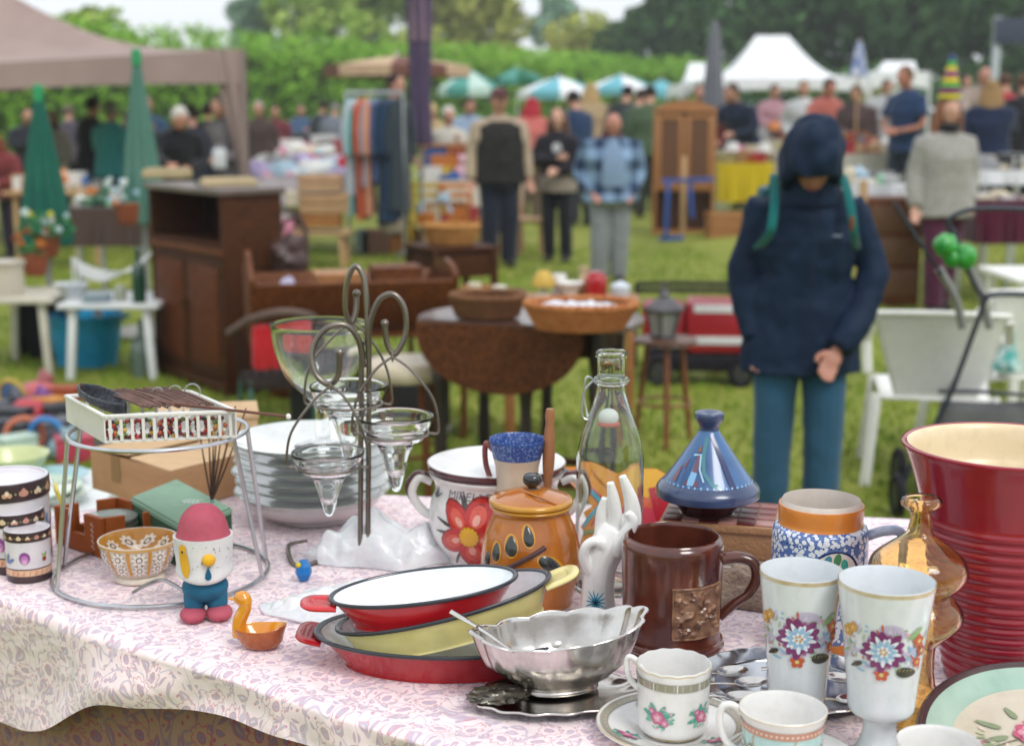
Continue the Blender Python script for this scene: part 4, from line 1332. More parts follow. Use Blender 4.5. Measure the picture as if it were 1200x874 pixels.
for j in range(14): q.petal(-8, .045 / k * 1.0, j * 2 * PI / 14, 13 + (j % 3) * 2, 2.6, hx('2f8fae'), 1, .5)
for j in range(9): q.petal(-8, .045 / k, j * 2 * PI / 9 + .2, 6.5, 1.4, hx('1d2a36'), 2, .5)
for j in range(11): q.petal(0, .018 / k, j * 2 * PI / 11, 12, 2.4, hx('9aa83c'), 1, .5)
for j in range(7): q.petal(0, .018 / k, j * 2 * PI / 7, 5, 1.2, hx('1d2a36'), 2, .5)
th = CAMD(p)
q.build('flower_print', t, lambda u, v, off: V((-.001 + (25.4 * k + off) * math.cos(th + u / 28), (25.4 * k + off) * math.sin(th + u / 28), v * k)), step=.0003)
# ================================================================== TAGINE ON A BOX
hb_ = .108
cbx = at(846, 600, TZ + hb_); kb = 1 / S(cbx)
t = thing('tiled_box', 'low wooden box with a brown and pink tiled lid carrying the blue tagine', 'box', (cbx.x, cbx.y, TZ + .05), R(-14))
wx, wy = 128 * kb, .135
bm = B(); box(bm, (0, 0, (hb_ - .05) / 2), (wx, wy, hb_ - .05 - .012), bev=.002); mk('body', bm, wood('tan box wood', 'b08560', '98714e'), t)
bm = B(); box(bm, (0, 0, hb_ - .05 - .006), (wx * 1.04, wy * 1.06, .011), bev=.002); mk('lid', bm, wood('tan box wood', 'b08560', '98714e'), t)
cols = ['5c2226', '7a3a34', 'b08078', '8a4a40']
for i in range(6):
 for j in range(4):
  bm = B(); box(bm, ((i - 2.5) * wx / 6.1, (j - 1.5) * wy / 4.1, hb_ - .0495), (wx / 6.6, wy / 4.5, .003), bev=.0006)
  cc = cols[(i * 2 + j * 3 + (i * j) % 3) % 4]
  mk('tile', bm, mat('tile ' + cc, hx(cc), hx(cc, .85), rough=.3, ns=20), t)
pz = at(885, 645, TZ + .02)
bm = B(); lathe(bm, smp([(0, .002), (.05, 0), (.055, .005), (.085, .03), (.098, .048), (.095, .049), (.08, .03), (.05, .01), (0, .008)], 4), 64, 1.1, .9)
pz2 = V((cbx.x + .02, cbx.y - .01, TZ + .0005))
tag(mk('white_dish', bm, WHITE, None, pz2), 'plain white dish standing underneath the tiled wooden box', 'dish')
p = V((at(827, 598, TZ + hb_).x, cbx.y - .005, TZ + hb_ + .0015)); k = 1 / S(p)
t = thing('tagine', 'small blue glazed tagine with painted panels and a dark brown base', 'tagine', p)
r = 60 * k
H = aty(827, 483, p.y).z - p.z
bm = B(); lathe(bm, smp([(0, .001), (r * .5, 0), (r * .52, .004), (r * .74, H * .16), (r * .72, H * .17), (0, H * .17)], 3), 56); mk('base', bm, mat('dark chestnut glaze', hx('2f1a1a'), hx('412324'), rough=.2, coat=.5, ns=12), t)
TB = mat('cobalt tagine glaze', hx('264e80'), hx('3e70a4'), rough=.32, coat=.6, ns=16); TBd = mat('slate blue glaze', hx('28375a'), hx('3a4a6c'), rough=.25, coat=.5, ns=30)
to = [(r * .97, H * .17), (r * 1.01, H * .22), (r * .99, H * .27), (r * .9, H * .32), (r * .86, H * .335), (r * .62, H * .50), (r * .38, H * .68), (r * .22, H * .80), (r * .19, H * .83), (r * .2, H * .87), (r * .27, H * .93), (r * .285, H * .97), (r * .27, H), (r * .2, H * 1.0), (0, H * .97)]
bm = B(); lathe(bm, smp([(0, H * .172, 1), (r * .6, H * .168, 1)] + [(a, b_, 1 if i < 4 or i > 7 else 0) for i, (a, b_) in enumerate(to)], 4), 84); lidt = mk('lid', bm, [TB, TBd], t)
rt = radf(to[4:11]); th = CAMD(p)
q = Print()
def tg(u, z): return (u * rt(H * z) / r * 1.0, H * z)
def shp(pts, c_, lay=1): q.shape([tg(a * r, z) for a, z in pts], hx(c_), lay, 4)
shp([(-.52, .36), (-.34, .36), (-.30, .48), (-.32, .60), (-.46, .58), (-.5, .46)], '7db0d8', 1)
shp([(-.48, .48), (-.3, .47), (-.3, .62), (-.44, .62)], '6a4a5c', 2)
shp([(-.62, .36), (-.5, .36), (-.52, .42)], '6b3c4c', 2); shp([(-.35, .36), (-.2, .36), (-.3, .42)], '6b3c4c', 2)
shp([(-1.0, .38), (-.85, .37), (-.9, .52), (-.98, .5)], '7a4a50', 2); shp([(-.82, .52), (-.72, .6), (-.74, .48)], '8a4438', 2); shp([(-.5, .64), (-.3, .66), (-.4, .72)], '8a5444', 3)
q.strip([tg(a * r, z) for a, z in ((-.1, .78), (-.2, .62), (-.12, .48), (.1, .38), (.3, .35))], .006, hx('3f7a86'), 2)
q.strip([tg(a * r, z) for a, z in ((.2, .80), (.45, .66), (.55, .52), (.58, .40), (.6, .33))], [.004, .006, .008, .009, .010], hx('1f2c5c'), 3)
q.strip([tg(a * r, z) for a, z in ((-.6, .62), (-.3, .63), (-.25, .5), (-.1, .4))], .0025, hx('a9cbe4'), 3)
for s_ in range(-12, 13): q.disc(s_ * .12 * r, H * .345, .0018, hx('8fb4d8'), 1, 6)
q.build('painted_panels', lidt, wrap_u(rt, th, r))
# ================================================================== BROWN STEIN
p, k = place(786, 773, 58)
cyb = 773 - sel(773) * 58
r = 61 * k; H = aty(790, 628, p.y).z - TZ
t = thing('stein', 'large dark brown glazed stoneware mug with a square relief panel', 'mug', p)
m, tt_, b = NM('treacle brown glaze')
v = coord(tt_, (1, 1, .6)); n1 = nd(tt_, 'ShaderNodeTexNoise', Scale=26, Detail=6); tt_.links.new(v, n1.inputs['Vector'])
cr = nd(tt_, 'ShaderNodeValToRGB'); cr.color_ramp.elements[0].position = .35; cr.color_ramp.elements[1].position = .75
cr.color_ramp.elements[0].color = hx('46211a'); cr.color_ramp.elements[1].color = hx('6e3828')
tt_.links.new(n1.outputs[0], cr.inputs[0]); tt_.links.new(cr.outputs[0], b.inputs['Base Color']); b.inputs['Roughness'].default_value = .17; b.inputs['Coat Weight'].default_value = .5
nb = nd(tt_, 'ShaderNodeTexNoise', Scale=60, Detail=2); tt_.links.new(v, nb.inputs['Vector']); bp = nd(tt_, 'ShaderNodeBump', Strength=.15, Distance=.004)
tt_.links.new(nb.outputs[0], bp.inputs['Height']); tt_.links.new(bp.outputs[0], b.inputs['Normal'])
TR = m
so = [(r * .93, 0), (r * .98, .004), (r * .985, H * .06), (r * .93, H * .09), (r * .935, H * .3), (r * .96, H * .75), (r * .97, H * .93), (r * .93, H * .985)]
bm = B(); lathe(bm, smp([(0, .001)] + so + [(r * .88, H), (r * .84, H * .97), (r * .83, H * .5), (r * .8, H * .08), (0, H * .06)], 4), 88); mk('body', bm, TR, t)
bm = B()
ah = R(-8)
def HP(a, z, s=0): return V((a * math.cos(ah), a * math.sin(ah), z))
cv = sp3([HP(r * .9, H * .80), HP(r * 1.2, H * .83), HP(r * 1.5, H * .79), HP(r * 1.58, H * .65), HP(r * 1.45, H * .50), HP(r * 1.2, H * .40), HP(r * .92, H * .26)], 7)
tube(bm, cv, [.0105 - .00006 * i for i in range(len(cv))], 18, flat=.8); mk('handle', bm, TR, t)
th = CAMD(p); rs_ = radf(so[2:])
ws_ = wrap_u(rs_, th, r)
REL = mat('bronze brown relief glaze', hx('54301f'), hx('a27a5e'), rough=.28, coat=.4, ns=60, detail=6)
x0, x1, z0, z1 = r * .0, r * 1.12, H * .17, H * .66
bm = B(); g_ = []
for i in range(61):
 row = []
 for j in range(61):
  uu, vv_ = i / 60, j / 60
  e = min(uu, 1 - uu, vv_, 1 - vv_)
  hgt = .0028 if e < .05 else .0010
  if e >= .05:
   w_ = V((uu * 5, vv_ * 6, 3.3))
   hgt += max(0, noise.noise(w_) * 1.2 + noise.noise(w_ * 2.6) * .8 + .15) * .007 * min(1, (e - .05) * 12)
   dd = math.hypot((uu - .5) / .28, (vv_ - .5) / .36)
   hgt += .0016 * max(0, 1 - dd) ** .5
  if e == 0: hgt = -.0008
  row.append(bm.verts.new(ws_(x0 + (x1 - x0) * uu, z0 + (z1 - z0) * vv_, hgt)))
 g_.append(row)
for i in range(60):
 for j in range(60): bm.faces.new((g_[i][j], g_[i + 1][j], g_[i + 1][j + 1], g_[i][j + 1]))
mk('relief_panel', bm, REL, t)
# ================================================================== BLUE AND WHITE MUG
p, k = place(956, 772, 50)
r = 54 * k; H = aty(956, 590, p.y).z - TZ
t = thing('painted_mug', 'tall blue and white patterned pottery mug with an orange rim', 'mug', p)
m, tt_, b = NM('blue and white brushed pattern')
v = coord(tt_); vo = nd(tt_, 'ShaderNodeTexVoronoi', Scale=150, feature='F1'); tt_.links.new(v, vo.inputs['Vector'])
n1 = nd(tt_, 'ShaderNodeTexNoise', Scale=90, Detail=3); tt_.links.new(v, n1.inputs['Vector'])
ad = nd(tt_, 'ShaderNodeMath', operation='ADD'); tt_.links.new(vo.outputs['Distance'], ad.inputs[0]); tt_.links.new(n1.outputs[0], ad.inputs[1])
cr = nd(tt_, 'ShaderNodeValToRGB'); cr.color_ramp.elements[0].position = .98; cr.color_ramp.elements[1].position = 1.08
cr.color_ramp.elements[0].color = hx('dde2ea'); cr.color_ramp.elements[1].color = hx('5a76b0')
tt_.links.new(ad.outputs[0], cr.inputs[0]); tt_.links.new(cr.outputs[0], b.inputs['Base Color']); b.inputs['Roughness'].default_value = .2; b.inputs['Coat Weight'].default_value = .4
BW = m
ORr = mat('orange band glaze', hx('e08c3e'), hx('d27c30'), rough=.3, coat=.3, ns=14)
mo = [(r * .9, 0), (r * .98, .005), (r * 1.0, H * .10), (r * 1.02, H * .45), (r * 1.02, H * .75), (r * .98, H * .845), (r * .89, H * .865), (r * .89, H * .99)]
bm = B(); lathe(bm, smp([(0, .001, 1), (mo[0][0], 0, 1), (mo[1][0], .005, 1), (mo[2][0], H * .1, 0)] + [(a, b_, 0) for a, b_ in mo[3:6]] + [(r * .89, H * .865, 1), (r * .9, H * .99, 1), (r * .86, H * 1.0, 2), (r * .8, H * .97, 2), (r * .8, H * .2, 2), (0, H * .1, 2)], 3), 72); mk('body', bm, [BW, ORr, mat('grey slip', hx('d8cfc6'), hx('c8beb4'), rough=.4)], t)
bm = B()
cv = sp3([V((r * .9, -.01, H * .78)), V((r * 1.3, -.015, H * .83)), V((r * 1.65, -.018, H * .82)), V((r * 1.66, -.018, H * .66)), V((r * 1.55, -.018, H * .45)), V((r * .95, -.01, H * .25))], 7)
tube(bm, cv, .0085, 14, flat=.8); mk('handle', bm, mat('blue streaked glaze', hx('7f96c0'), hx('c8d2e2'), rough=.25, ns=50, coat=.4), t)
th = CAMD(p); wm = wrap_u(radf(mo[2:6]), th, r)
q = Print()
q.disc(r * .35, H * .60, r * .55, hx('23386e'), 1, 28, H * .165); q.disc(r * .35, H * .60, r * .49, hx('ded6cc'), 2, 28, H * .15)
for (x, z, a, c_) in ((.12, .56, 70, '3f8a9c'), (.35, .57, 80, '3f7f4c'), (.56, .53, 100, '2f9a8c'), (-.02, .52, 50, 'b03a34'), (.66, .47, 120, 'b03a34'), (.2, .44, 90, 'c06a2c')):
 q.petal(r * x, H * (z + .09), R(a), H * .09, r * .16, hx(c_), 3)
for s_ in range(-14, 15): q.disc(s_ * .16 * r, H * .81, .0032, hx('e2e6ee'), 1, 8); q.disc((s_ + .5) * .16 * r, H * .78, .0014, hx('263c78'), 1, 6)
q.build('medallion_print', t, wm)
# ================================================================== KNITTED CLOTH
pq = tz(868, 722)
kn = mat('taupe knitted wool', hx('a28a78'), hx('8a7464'), rough=.95, ns=90, bump=.9, bs=160, sheen=.4)
crumple('knitted_cloth', 'crumpled taupe knitted cloth behind the brown mug', (pq.x + .01, pq.y + .09, TZ), (.14, .075), 31, kn, [(0, 0, .05, .07), (.07, .02, .04, .05)], 'cloth')
# ================================================================== GOBLETS WITH FLOWERS
def bouquet(q, x, y, s):
 c_ = {'m': '7a2c68', 'm2': '9a5a8a', 'b': '8fb6d4', 'w': 'dfe4ec', 'o': 'c2552a', 'o2': 'a83c1e', 'y': 'c9923a', 'g': '8fae78', 'dk': '3a3526', 'lav': 'c3b6d0', 'gr': 'aeb89a'}
 for j in range(9): q.petal(x - .2 * s + .09 * s * j, y + .3 * s, R(60 + j * 8), s * .34, s * .07, hx(c_['lav']), 1, .5)
 for j in range(7): q.petal(x - .75 * s, y - .1 * s, R(60 + j * 50), s * .24, s * .1, hx(c_['gr'] if j % 2 else c_['lav']), 1, .4)
 for j in range(7): q.petal(x + .66 * s, y - .1 * s, R(20 + j * 50), s * .26, s * .1, hx(c_['lav'] if j % 2 else c_['b']), 1, .4)
 q.petal(x + .55 * s, y + .28 * s, R(35), s * .42, s * .2, hx(c_['g']), 2, .5)
 q.petal(x - .45 * s, y - .35 * s, R(210), s * .34, s * .15, hx(c_['dk']), 2, .5)
 q.petal(x + .28 * s, y - .48 * s, R(-8), s * .5, s * .3, hx(c_['dk']), 2, .4)
 for j in range(5): q.strip([(x + (.33 + .09 * j) * s, y - .48 * s), (x + (.38 + .09 * j) * s, y - (.40 + .02 * j) * s)], s * .018, hx('a89a62'), 3)
 for (fx_, fy_, c1, ss) in ((.80, .2, 'o', .17), (.90, -.05, 'o2', .16), (.78, -.3, 'o', .13), (-.02, -.56, 'o', .16), (-.86, .3, 'y', .16), (-.70, .42, 'y', .13)):
  for j in range(5): q.petal(x + fx_ * s, y + fy_ * s, R(j * 72 + 20), s * ss, s * ss * .8, hx(c_[c1]), 3)
  q.disc(x + fx_ * s, y + fy_ * s, s * ss * .3, hx('d8c27a'), 4, 8)
 for j in range(64):
  a_ = j * 2.4; rr_ = s * (.5 + .5 * ((j * 37) % 11) / 10)
  q.petal(x + rr_ * 1.12 * math.cos(a_), y + rr_ * .62 * math.sin(a_), a_ * 3, s * (.09 + .07 * (j % 3)), s * .055, hx((c_['lav'], c_['gr'], 'd8a0a8', c_['g'], 'cfc4d8', c_['o'], c_['b'])[j % 7]), 1 + j % 2, .3)
 for j in range(15): q.petal(x, y, R(j * 24), s * (.42 + .05 * (j * 7 % 3)), s * .20, hx(c_['m'] if j % 3 else c_['m2']), 4, .0)
 q.disc(x, y, s * .36, hx(c_['m']), 5, 20)
 for j in range(14): q.petal(x, y, R(j * 25.7 + 8 + 5 * (j % 3)), s * (.30 + .04 * (j * 5 % 3)), s * .10, hx(c_['w']), 6, .0)
 for j in range(10): q.petal(x, y, R(j * 36), s * .27, s * .1, hx(c_['b']), 7)
 for j in range(7): q.petal(x, y, R(j * 51), s * .15, s * .07, hx(c_['w']), 8)
 for j in range(5): q.disc(x + .06 * s * math.cos(j * 1.3), y + .06 * s * math.sin(j * 1.3), s * .03, hx(c_['y']), 9, 6)
GB = mat('cool white porcelain', hx('dfe3e5'), hx('d3d8db'), rough=.13, coat=.6, ns=3)
def goblet(px, topy, rtop, basey, cupbot, rbot, label, u_off):
 q_ = tz(px, basey); k = 1 / S(q_); r = rtop * k * .985
 H = aty(px, topy, q_.y).z - TZ; zc = aty(px, cupbot, q_.y).z - TZ; rb = rbot * k
 t = thing('goblet', label, 'goblet', q_, group='pair of floral porcelain goblets')
 out = [(0, .006), (rb * .8, .002), (rb * 1.15, 0), (rb * 1.12, .004), (rb * .8, .012), (rb * .56, zc * .55), (rb * .54, zc * .9), (rb * .7, zc * 1.0), (rb, zc * 1.13), (rb + (r - rb) * .15, zc + (H - zc) * .2), (rb + (r - rb) * .5, zc + (H - zc) * .55), (r, H)]
 inn = [(r * .965, H * 1.002), (rb + (r - rb) * .46 - .003, zc + (H - zc) * .55), (rb * .9, zc + (H - zc) * .15), (0, zc * 1.25)]
 bm = B(); pr = [(a, b_, 0) for a, b_ in out[:-1]] + [(r, H * .998, 1), (r * .992, H * 1.001, 0)] + [(a, b_, 0) for a, b_ in inn]
 lathe(bm, smp(pr, 4), 84); mk('cup', bm, [GB, GOLD], t)
 rf = radf(out[8:]); th = CAMD(q_)
 q = Print(); zm = zc + (H - zc) * .6
 bouquet(q, u_off * k, zm, 45 * k * 1.16)
 q.build('flower_print', t, wrap_u(rf, th, r))
 return t
goblet(932, 672, 48, 860, 822, 32, 'floral porcelain goblet on the left of the pair, behind the teal cup', 0)
goblet(1029, 684, 55.5, 890, 836, 37, 'floral porcelain goblet on the right of the pair, with chipped gilt rim', 0)
# ================================================================== AMBER DECANTER
p, k = place(1066, 866, 40)
YA = p.y
H = aty(1078, 582, YA).z - TZ
t = thing('amber_decanter', 'bulging amber glass decanter in front of the burgundy vase', 'decanter', p)
zA = lambda py: (aty(1078, py, YA).z - TZ) + .0
AM = mat('amber glass', (1.0, .80, .44, 1), rough=.03, trans=1.0, ior=1.45)
ks = k
o_ = [(0, 848), (36, 850), (43, 840), (42, 822), (26, 795), (24, 755), (30, 745), (50, 725), (53, 712), (46, 700), (38, 690), (50, 678), (56, 665), (52, 650), (34, 635), (17, 622), (13, 612), (12, 596), (22, 588), (23, 582), (20, 579)]
pr = [(a * ks, max(.0005, zA(b_ + 4))) for a, b_ in o_]
inner_ = [(max(0, a - 3) * ks, z + (.001 if i else 0)) for i, (a, z) in enumerate([(o_[i][0], pr[i][1]) for i in range(len(o_))])][::-1][:-2]
bm = B(); lathe(bm, smp(pr + inner_ + [(0, .008)], 3), 64); mk('bottle_body', bm, AM, t)
# ================================================================== BURGUNDY VASE
p, k = place(1166, 818, 66)
H = aty(1166, 522, p.y).z - TZ
t = thing('ribbed_vase', 'tall burgundy vase with ribbed sides, flared rim and cream inside', 'vase', p)
BU = mat('burgundy glaze', hx('98162c'), hx('881126'), rough=.2, coat=.35, ns=4)
CI = mat('cream slip inside', hx('dcc9a4'), hx('e4d4b4'), rough=.3, ns=4)
zz = lambda py: H * (835 - py) / (835 - 522)
base = [(0, 835), (56, 835), (60, 820), (70, 760), (80, 700), (90, 640), (94, 610)]
def rr_at(y):
 for (r0, y0), (r1, y1) in zip(base[1:], base[2:]):
  if y1 <= y <= y0: return r0 + (r1 - r0) * (y0 - y) / (y0 - y1)
 return 94
pr = [(0, .002, 0), (56 * k, 0, 0), (59 * k, .004, 0)]
nr = 15
for i in range(nr):
 y0 = 826 - i * (826 - 612) / nr; st = (826 - 612) / nr
 for f_, dr in ((.0, -1.0), (.15, -.2), (.3, 1.1), (.5, 1.7), (.7, 1.1), (.85, -.2)):
  pr.append(((rr_at(y0 - st * f_) + dr) * k, zz(y0 - st * f_), 0))
fl = [(94, 608), (98, 588), (105, 562), (111, 543), (116, 530), (119, 524), (119, 520)]
sm_ = smp([(a * k, zz(b_), 0) for a, b_ in fl] + [(113 * k, zz(520.5), 1), (107 * k, zz(530), 1), (101 * k, zz(565), 1), (90 * k, zz(600), 1), (52 * k, zz(810), 1), (0, zz(815), 1)], 4)
bm = B(); lathe(bm, pr + sm_, 112); mk('body', bm, [BU, CI], t, angle=60)
# ================================================================== PAINTED PLATE (lower right)
q_ = tz(1235, 905); k = 1 / S(q_)
rp = 158 * k
t = thing('painted_plate', 'large plate with brown edge, turquoise border and painted pink rose', 'plate', (q_.x, q_.y, TZ + .018), rot=(R(14), R(-3), 0))
c_l = []
PB = mat('dark brown rim glaze', hx('3a2a2c'), hx('4b383a'), rough=.2, coat=.5, ns=20); PT = mat('turquoise border glaze', hx('8fb5a6'), hx('b0c8b8'), rough=.15, coat=.6, ns=9); PC = mat('cream centre glaze', hx('d8cfc0'), hx('c9c2ac'), rough=.15, coat=.6, ns=7)
plp = [(0, .000, 0), (rp * .55, -.001, 0), (rp * .7, .004, 0), (rp * .97, .017, 0), (rp, .019, 0), (rp * .985, .022, 0), (rp * .93, .0195, 1), (rp * .74, .0095, 2), (rp * .55, .006, 2), (0, .005, 2)]
bm = B(); lathe(bm, smp(plp, 4), 112); mk('body', bm, [PB, PT, PC], t)
q = Print()
def rose(q, x, y, s, c1='c4627e', c2='dc9aa8', c3='e8c2c8', lay=2):
 for j in range(6): q.petal(x, y, R(j * 60), s, s * .9, hx(c1), lay)
 for j in range(5): q.petal(x, y, R(j * 72 + 20), s * .7, s * .6, hx(c2), lay + 1)
 for j in range(3): q.petal(x, y, R(j * 120 + 50), s * .4, s * .4, hx(c3), lay + 2)
rose(q, -rp * .12, rp * .22, rp * .12); rose(q, rp * .1, rp * .15, rp * .14); rose(q, -rp * .02, rp * .05, rp * .1, 'b8506e')
for (x, y, a, L) in ((-.3, .3, 150, .2), (-.28, .2, 190, .22), (-.2, .1, 220, .25), (-.42, .12, 200, .12), (.3, .3, 30, .2), (-.15, .4, 110, .15)):
 q.petal(rp * x, rp * y, R(a), rp * L, rp * .07, hx('8c9c7c'), 1, .4)
for j in range(46):
 a_ = j * 2.4; rr_ = rp * (.10 + .26 * ((j * 29) % 13) / 12)
 q.petal(-rp * .05 + rr_ * 1.3 * math.cos(a_), rp * .2 + rr_ * .8 * math.sin(a_), a_ * 2, rp * .07, rp * .035, hx(('b8bfa0', 'd8b8b4', '9aa888', 'e0cfc4', 'c89098')[j % 5]), 1, .4)
q.strip([(-rp * .1, rp * .2), (-rp * .3, rp * .14), (-rp * .5, rp * .06)], rp * .012, hx('6a6a4c'), 1)
rb_ = lambda x, y: .0068 if math.hypot(x, y) < rp * .55 else .0068 + (math.hypot(x, y) / rp - .55) * .02
q.build('rose_print', t, lambda u, v, o2: V((u, v, rb_(u, v) + o2)))
# ================================================================== CUPS AND SAUCERS
def saucer(px, py, rpx, label, prt=None, band=None):
 q_ = tz(px, py); k = 1 / S(q_); r = rpx * k
 t = thing('saucer', label, 'saucer', q_)
 bm = B(); lathe(bm, smp([(0, .001, 0), (r * .4, 0, 0), (r * .45, .004, 0), (r * .95, .016, 0), (r, .019, 1), (r * .985, .0205, 0), (r * .9, .0175, 0), (r * .5, .0075, 0), (r * .44, .006, 0), (0, .006, 0)], 4), 96)
 mk('dish', bm, [WHITE, GOLD], t)
 sf = lambda u, v, o2: V((u, v, (.0075 + max(0, math.hypot(u, v) / r - .5) * .0252 if math.hypot(u, v) > r * .5 else .0068) + o2))
 q = Print()
 if band:
  n = 60
  q.strip([(r * .90 * math.cos(j * 2 * PI / n), r * .90 * math.sin(j * 2 * PI / n)) for j in range(n + 1)], r * .11, hx(band), 1)
  for j in range(48):
   a = j * 2 * PI / 48
   q.strip([(r * (.87 + .03 * (i % 2)) * math.cos(a + i * .03), r * (.87 + .03 * (i % 2)) * math.sin(a + i * .03)) for i in range(4)], .0006, hx('d8d2c0'), 2)
 if prt: prt(q, r)
 q.build('border_print', t, sf)
 return t, q_, k
def spr(q, x, y, s, ang=0):
 rose(q, x, y, s * .36, 'c25c86', 'd88aa6', 'e8b8c6', 2); rose(q, x + .34 * s, y - .22 * s, s * .2, 'c8709a', 'd88aa6', 'e8b8c6', 2); rose(q, x - .3 * s, y + .3 * s, s * .17, 'c8709a', 'd88aa6', 'e8b8c6', 2)
 for j in range(16): q.petal(x + .62 * s * math.cos(j * 2.4), y + .5 * s * math.sin(j * 2.4), j * 1.7, s * .2, s * .12, hx(('6fb09a', '8fc0ae', 'd8a0b4')[j % 3]), 1, .3)
 for a, L, c_ in ((20, .9, '4f9e8c'), (-15, .8, '6fb09a'), (60, .7, '4f9e8c'), (120, .8, '5aa690'), (165, .9, '4f9e8c'), (200, .7, '7ab8a0'), (-60, .6, '5a8f7c')):
  q.petal(x + .2 * s * math.cos(R(a + ang)), y + .2 * s * math.sin(R(a + ang)), R(a + ang), s * L * .75, s * .3, hx(c_), 1, .4)
def sp_(q, r):
 spr(q, -r * .62, -r * .28, r * .26, 20); spr(q, r * .5, -r * .46, r * .24, -30); spr(q, 0, r * .7, r * .24)
saucer(787, 862, 88, 'rose sprigged saucer with a patterned grey border under the white cup', sp_, 'a09a8a')
q_ = tz(788, 862); k = 1 / S(q_)
q_.z += .0075
H = aty(788, 777, q_.y).z - q_.z; r = 43.5 * k
t = thing('tea_cup', 'straight sided white cup with pink rose sprigs and a scalloped gilt rim', 'cup', q_)
def sc_(th, rr, z): return (rr, z + (.0005 * math.cos(th * 14) if z > H * .95 else 0))
out = [(0, .002, 0), (r * .72, 0, 1), (r * .76, .0025, 0), (r * .93, .007, 0), (r * .95, H * .3, 0), (r * .97, H * .8, 0), (r * 1.0, H * .985, 1), (r * .985, H, 0), (r * .95, H * .985, 0), (r * .92, H * .5, 0), (r * .85, .01, 0), (0, .008, 0)]
bm = B(); lathe(bm, smp(out, 4), 98, mod=sc_); mk('cup', bm, [WHITE, GOLD], t)
bm = B(); ah = R(152)
hv = lambda a, z: V((a * math.cos(ah), a * math.sin(ah), z))
tube(bm, sp3([hv(r * .9, H * .82), hv(r * 1.15, H * .96), hv(r * 1.34, H * .95), hv(r * 1.36, H * .78), hv(r * 1.2, H * .6), hv(r * .93, H * .5)], 7), .0035, 10); mk('handle', bm, WHITE, t)
rf = radf([(a, b_) for a, b_, _ in out[2:8]]); th = CAMD(q_)
q = Print()
spr(q, -r * .40, H * .38, r * .56, 0); spr(q, r * .80, H * .38, r * .5, 30); spr(q, r * 2.2, H * .4, r * .5)
q.strip([(j * .1 * r, H * .83) for j in range(-30, 31)], H * .115, hx('93907e'), 1)
for j in range(-14, 15): q.strip([(j * .22 * r + (.04 * r if i % 2 else 0), H * (.79 + .02 * i)) for i in range(5)], .0007, hx('d0ccbc'), 2)
for j in range(-6, 7): q.strip([(j * .62 * r + .1 * r, H * .77), (j * .62 * r + .1 * r, H * .89)], .0012, hx('e8e6e0'), 3)
for j in range(2): q.strip([((-1.1 + j * .12) * r, H * .83), ((-.7 + j * .1) * r, H * .84)], .002, hx('b87480'), 2)
q.build('rose_print', t, wrap_u(rf, th, r))
def s2(q, r): pass
saucer(925, 905, 80, 'white saucer under the teal cup', None, None)
q_ = tz(915, 908); k = 1 / S(q_); q_.z += .0075
H = aty(915, 829, q_.y).z - q_.z; r = 51 * k
t = thing('tea_cup', 'pale turquoise cup with a coral border and white blossom print', 'cup', q_)
TQ = mat('pale turquoise glaze', hx('a9d0cc'), hx('bcdad4'), rough=.15, coat=.6, ns=9)
out = [(0, .002, 0), (r * .5, 0, 0), (r * .6, .004, 2), (r * .85, H * .3, 2), (r * .93, H * .8, 0), (r * 1.0, H * .985, 1), (r * .985, H, 0), (r * .95, H * .985, 0), (r * .88, H * .7, 0), (r * .78, H * .3, 0), (0, .01, 0)]
bm = B(); lathe(bm, smp(out, 4), 80); mk('cup', bm, [WHITE, GOLD, TQ], t)
bm = B(); ah = R(172)
tube(bm, sp3([hv(r * .9, H * .86), hv(r * 1.12, H * 1.0), hv(r * 1.36, H * .97), hv(r * 1.42, H * .72), hv(r * 1.25, H * .4), hv(r * .85, H * .22)], 7), .004, 12); mk('handle', bm, WHITE, t)
rf = radf([(a, b_) for a, b_, _ in out[2:7]])
q = Print()
q.strip([(j * .1 * r, H * .80) for j in range(-30, 31)], H * .12, hx('c08a72'), 1)
for j in range(-28, 29): q.disc(j * .115 * r, H * .80, .0016, hx('e4cfc0'), 2, 6)
for j in range(-3, 4):
 x = j * 1.0 * r - .15 * r
 for a in range(6): q.petal(x, H * .42, R(a * 60), r * .2, r * .15, hx('dfe0d4'), 2)
 q.disc(x, H * .42, r * .07, hx('7a7c5c'), 3, 8)
 q.disc(x + r * .36, H * .5, r * .09, hx('8a7a5a'), 2, 10); q.disc(x + r * .36, H * .5, r * .05, hx('d8e2d8'), 3, 8)
 for a in (30, 150, 200, 330): q.petal(x + .15 * r * math.cos(R(a)), H * .42, R(a), r * .3, r * .08, hx('9ca88a'), 1, .4)
 q.strip([(x + r * .5 + .08 * r * math.sin(i), H * (.25 + .08 * i)) for i in range(7)], .0012, hx('c9a07a'), 1)
q.build('blossom_print', t, wrap_u(rf, CAMD(q_), r))
# cup at the bottom edge
q_ = tz(1096, 945); k = 1 / S(q_); r = 48 * k
H = aty(1096, 874, q_.y).z - TZ
bm = B(); lathe(bm, smp([(0, .002), (r * .5, 0), (r * .6, .004), (r * .9, H * .4), (r, H), (r * .96, H), (r * .85, H * .4), (0, .01)], 4), 72)
tag(mk('white_bowl', bm, WHITE, None, q_), 'plain white cup whose rim shows at the bottom edge between goblet and plate', 'cup')
# ================================================================== SILVER
SIL = mat('tarnished silver', hx('dad6d2'), hx('b6b2ac'), rough=.2, metal=1.0, ns=14, rv=.08, bump=.04, bs=30)
SILT = mat('polished silver tray', hx('cfd0d4'), hx('b4b6ba'), rough=.14, metal=1.0, ns=8, rv=.06)
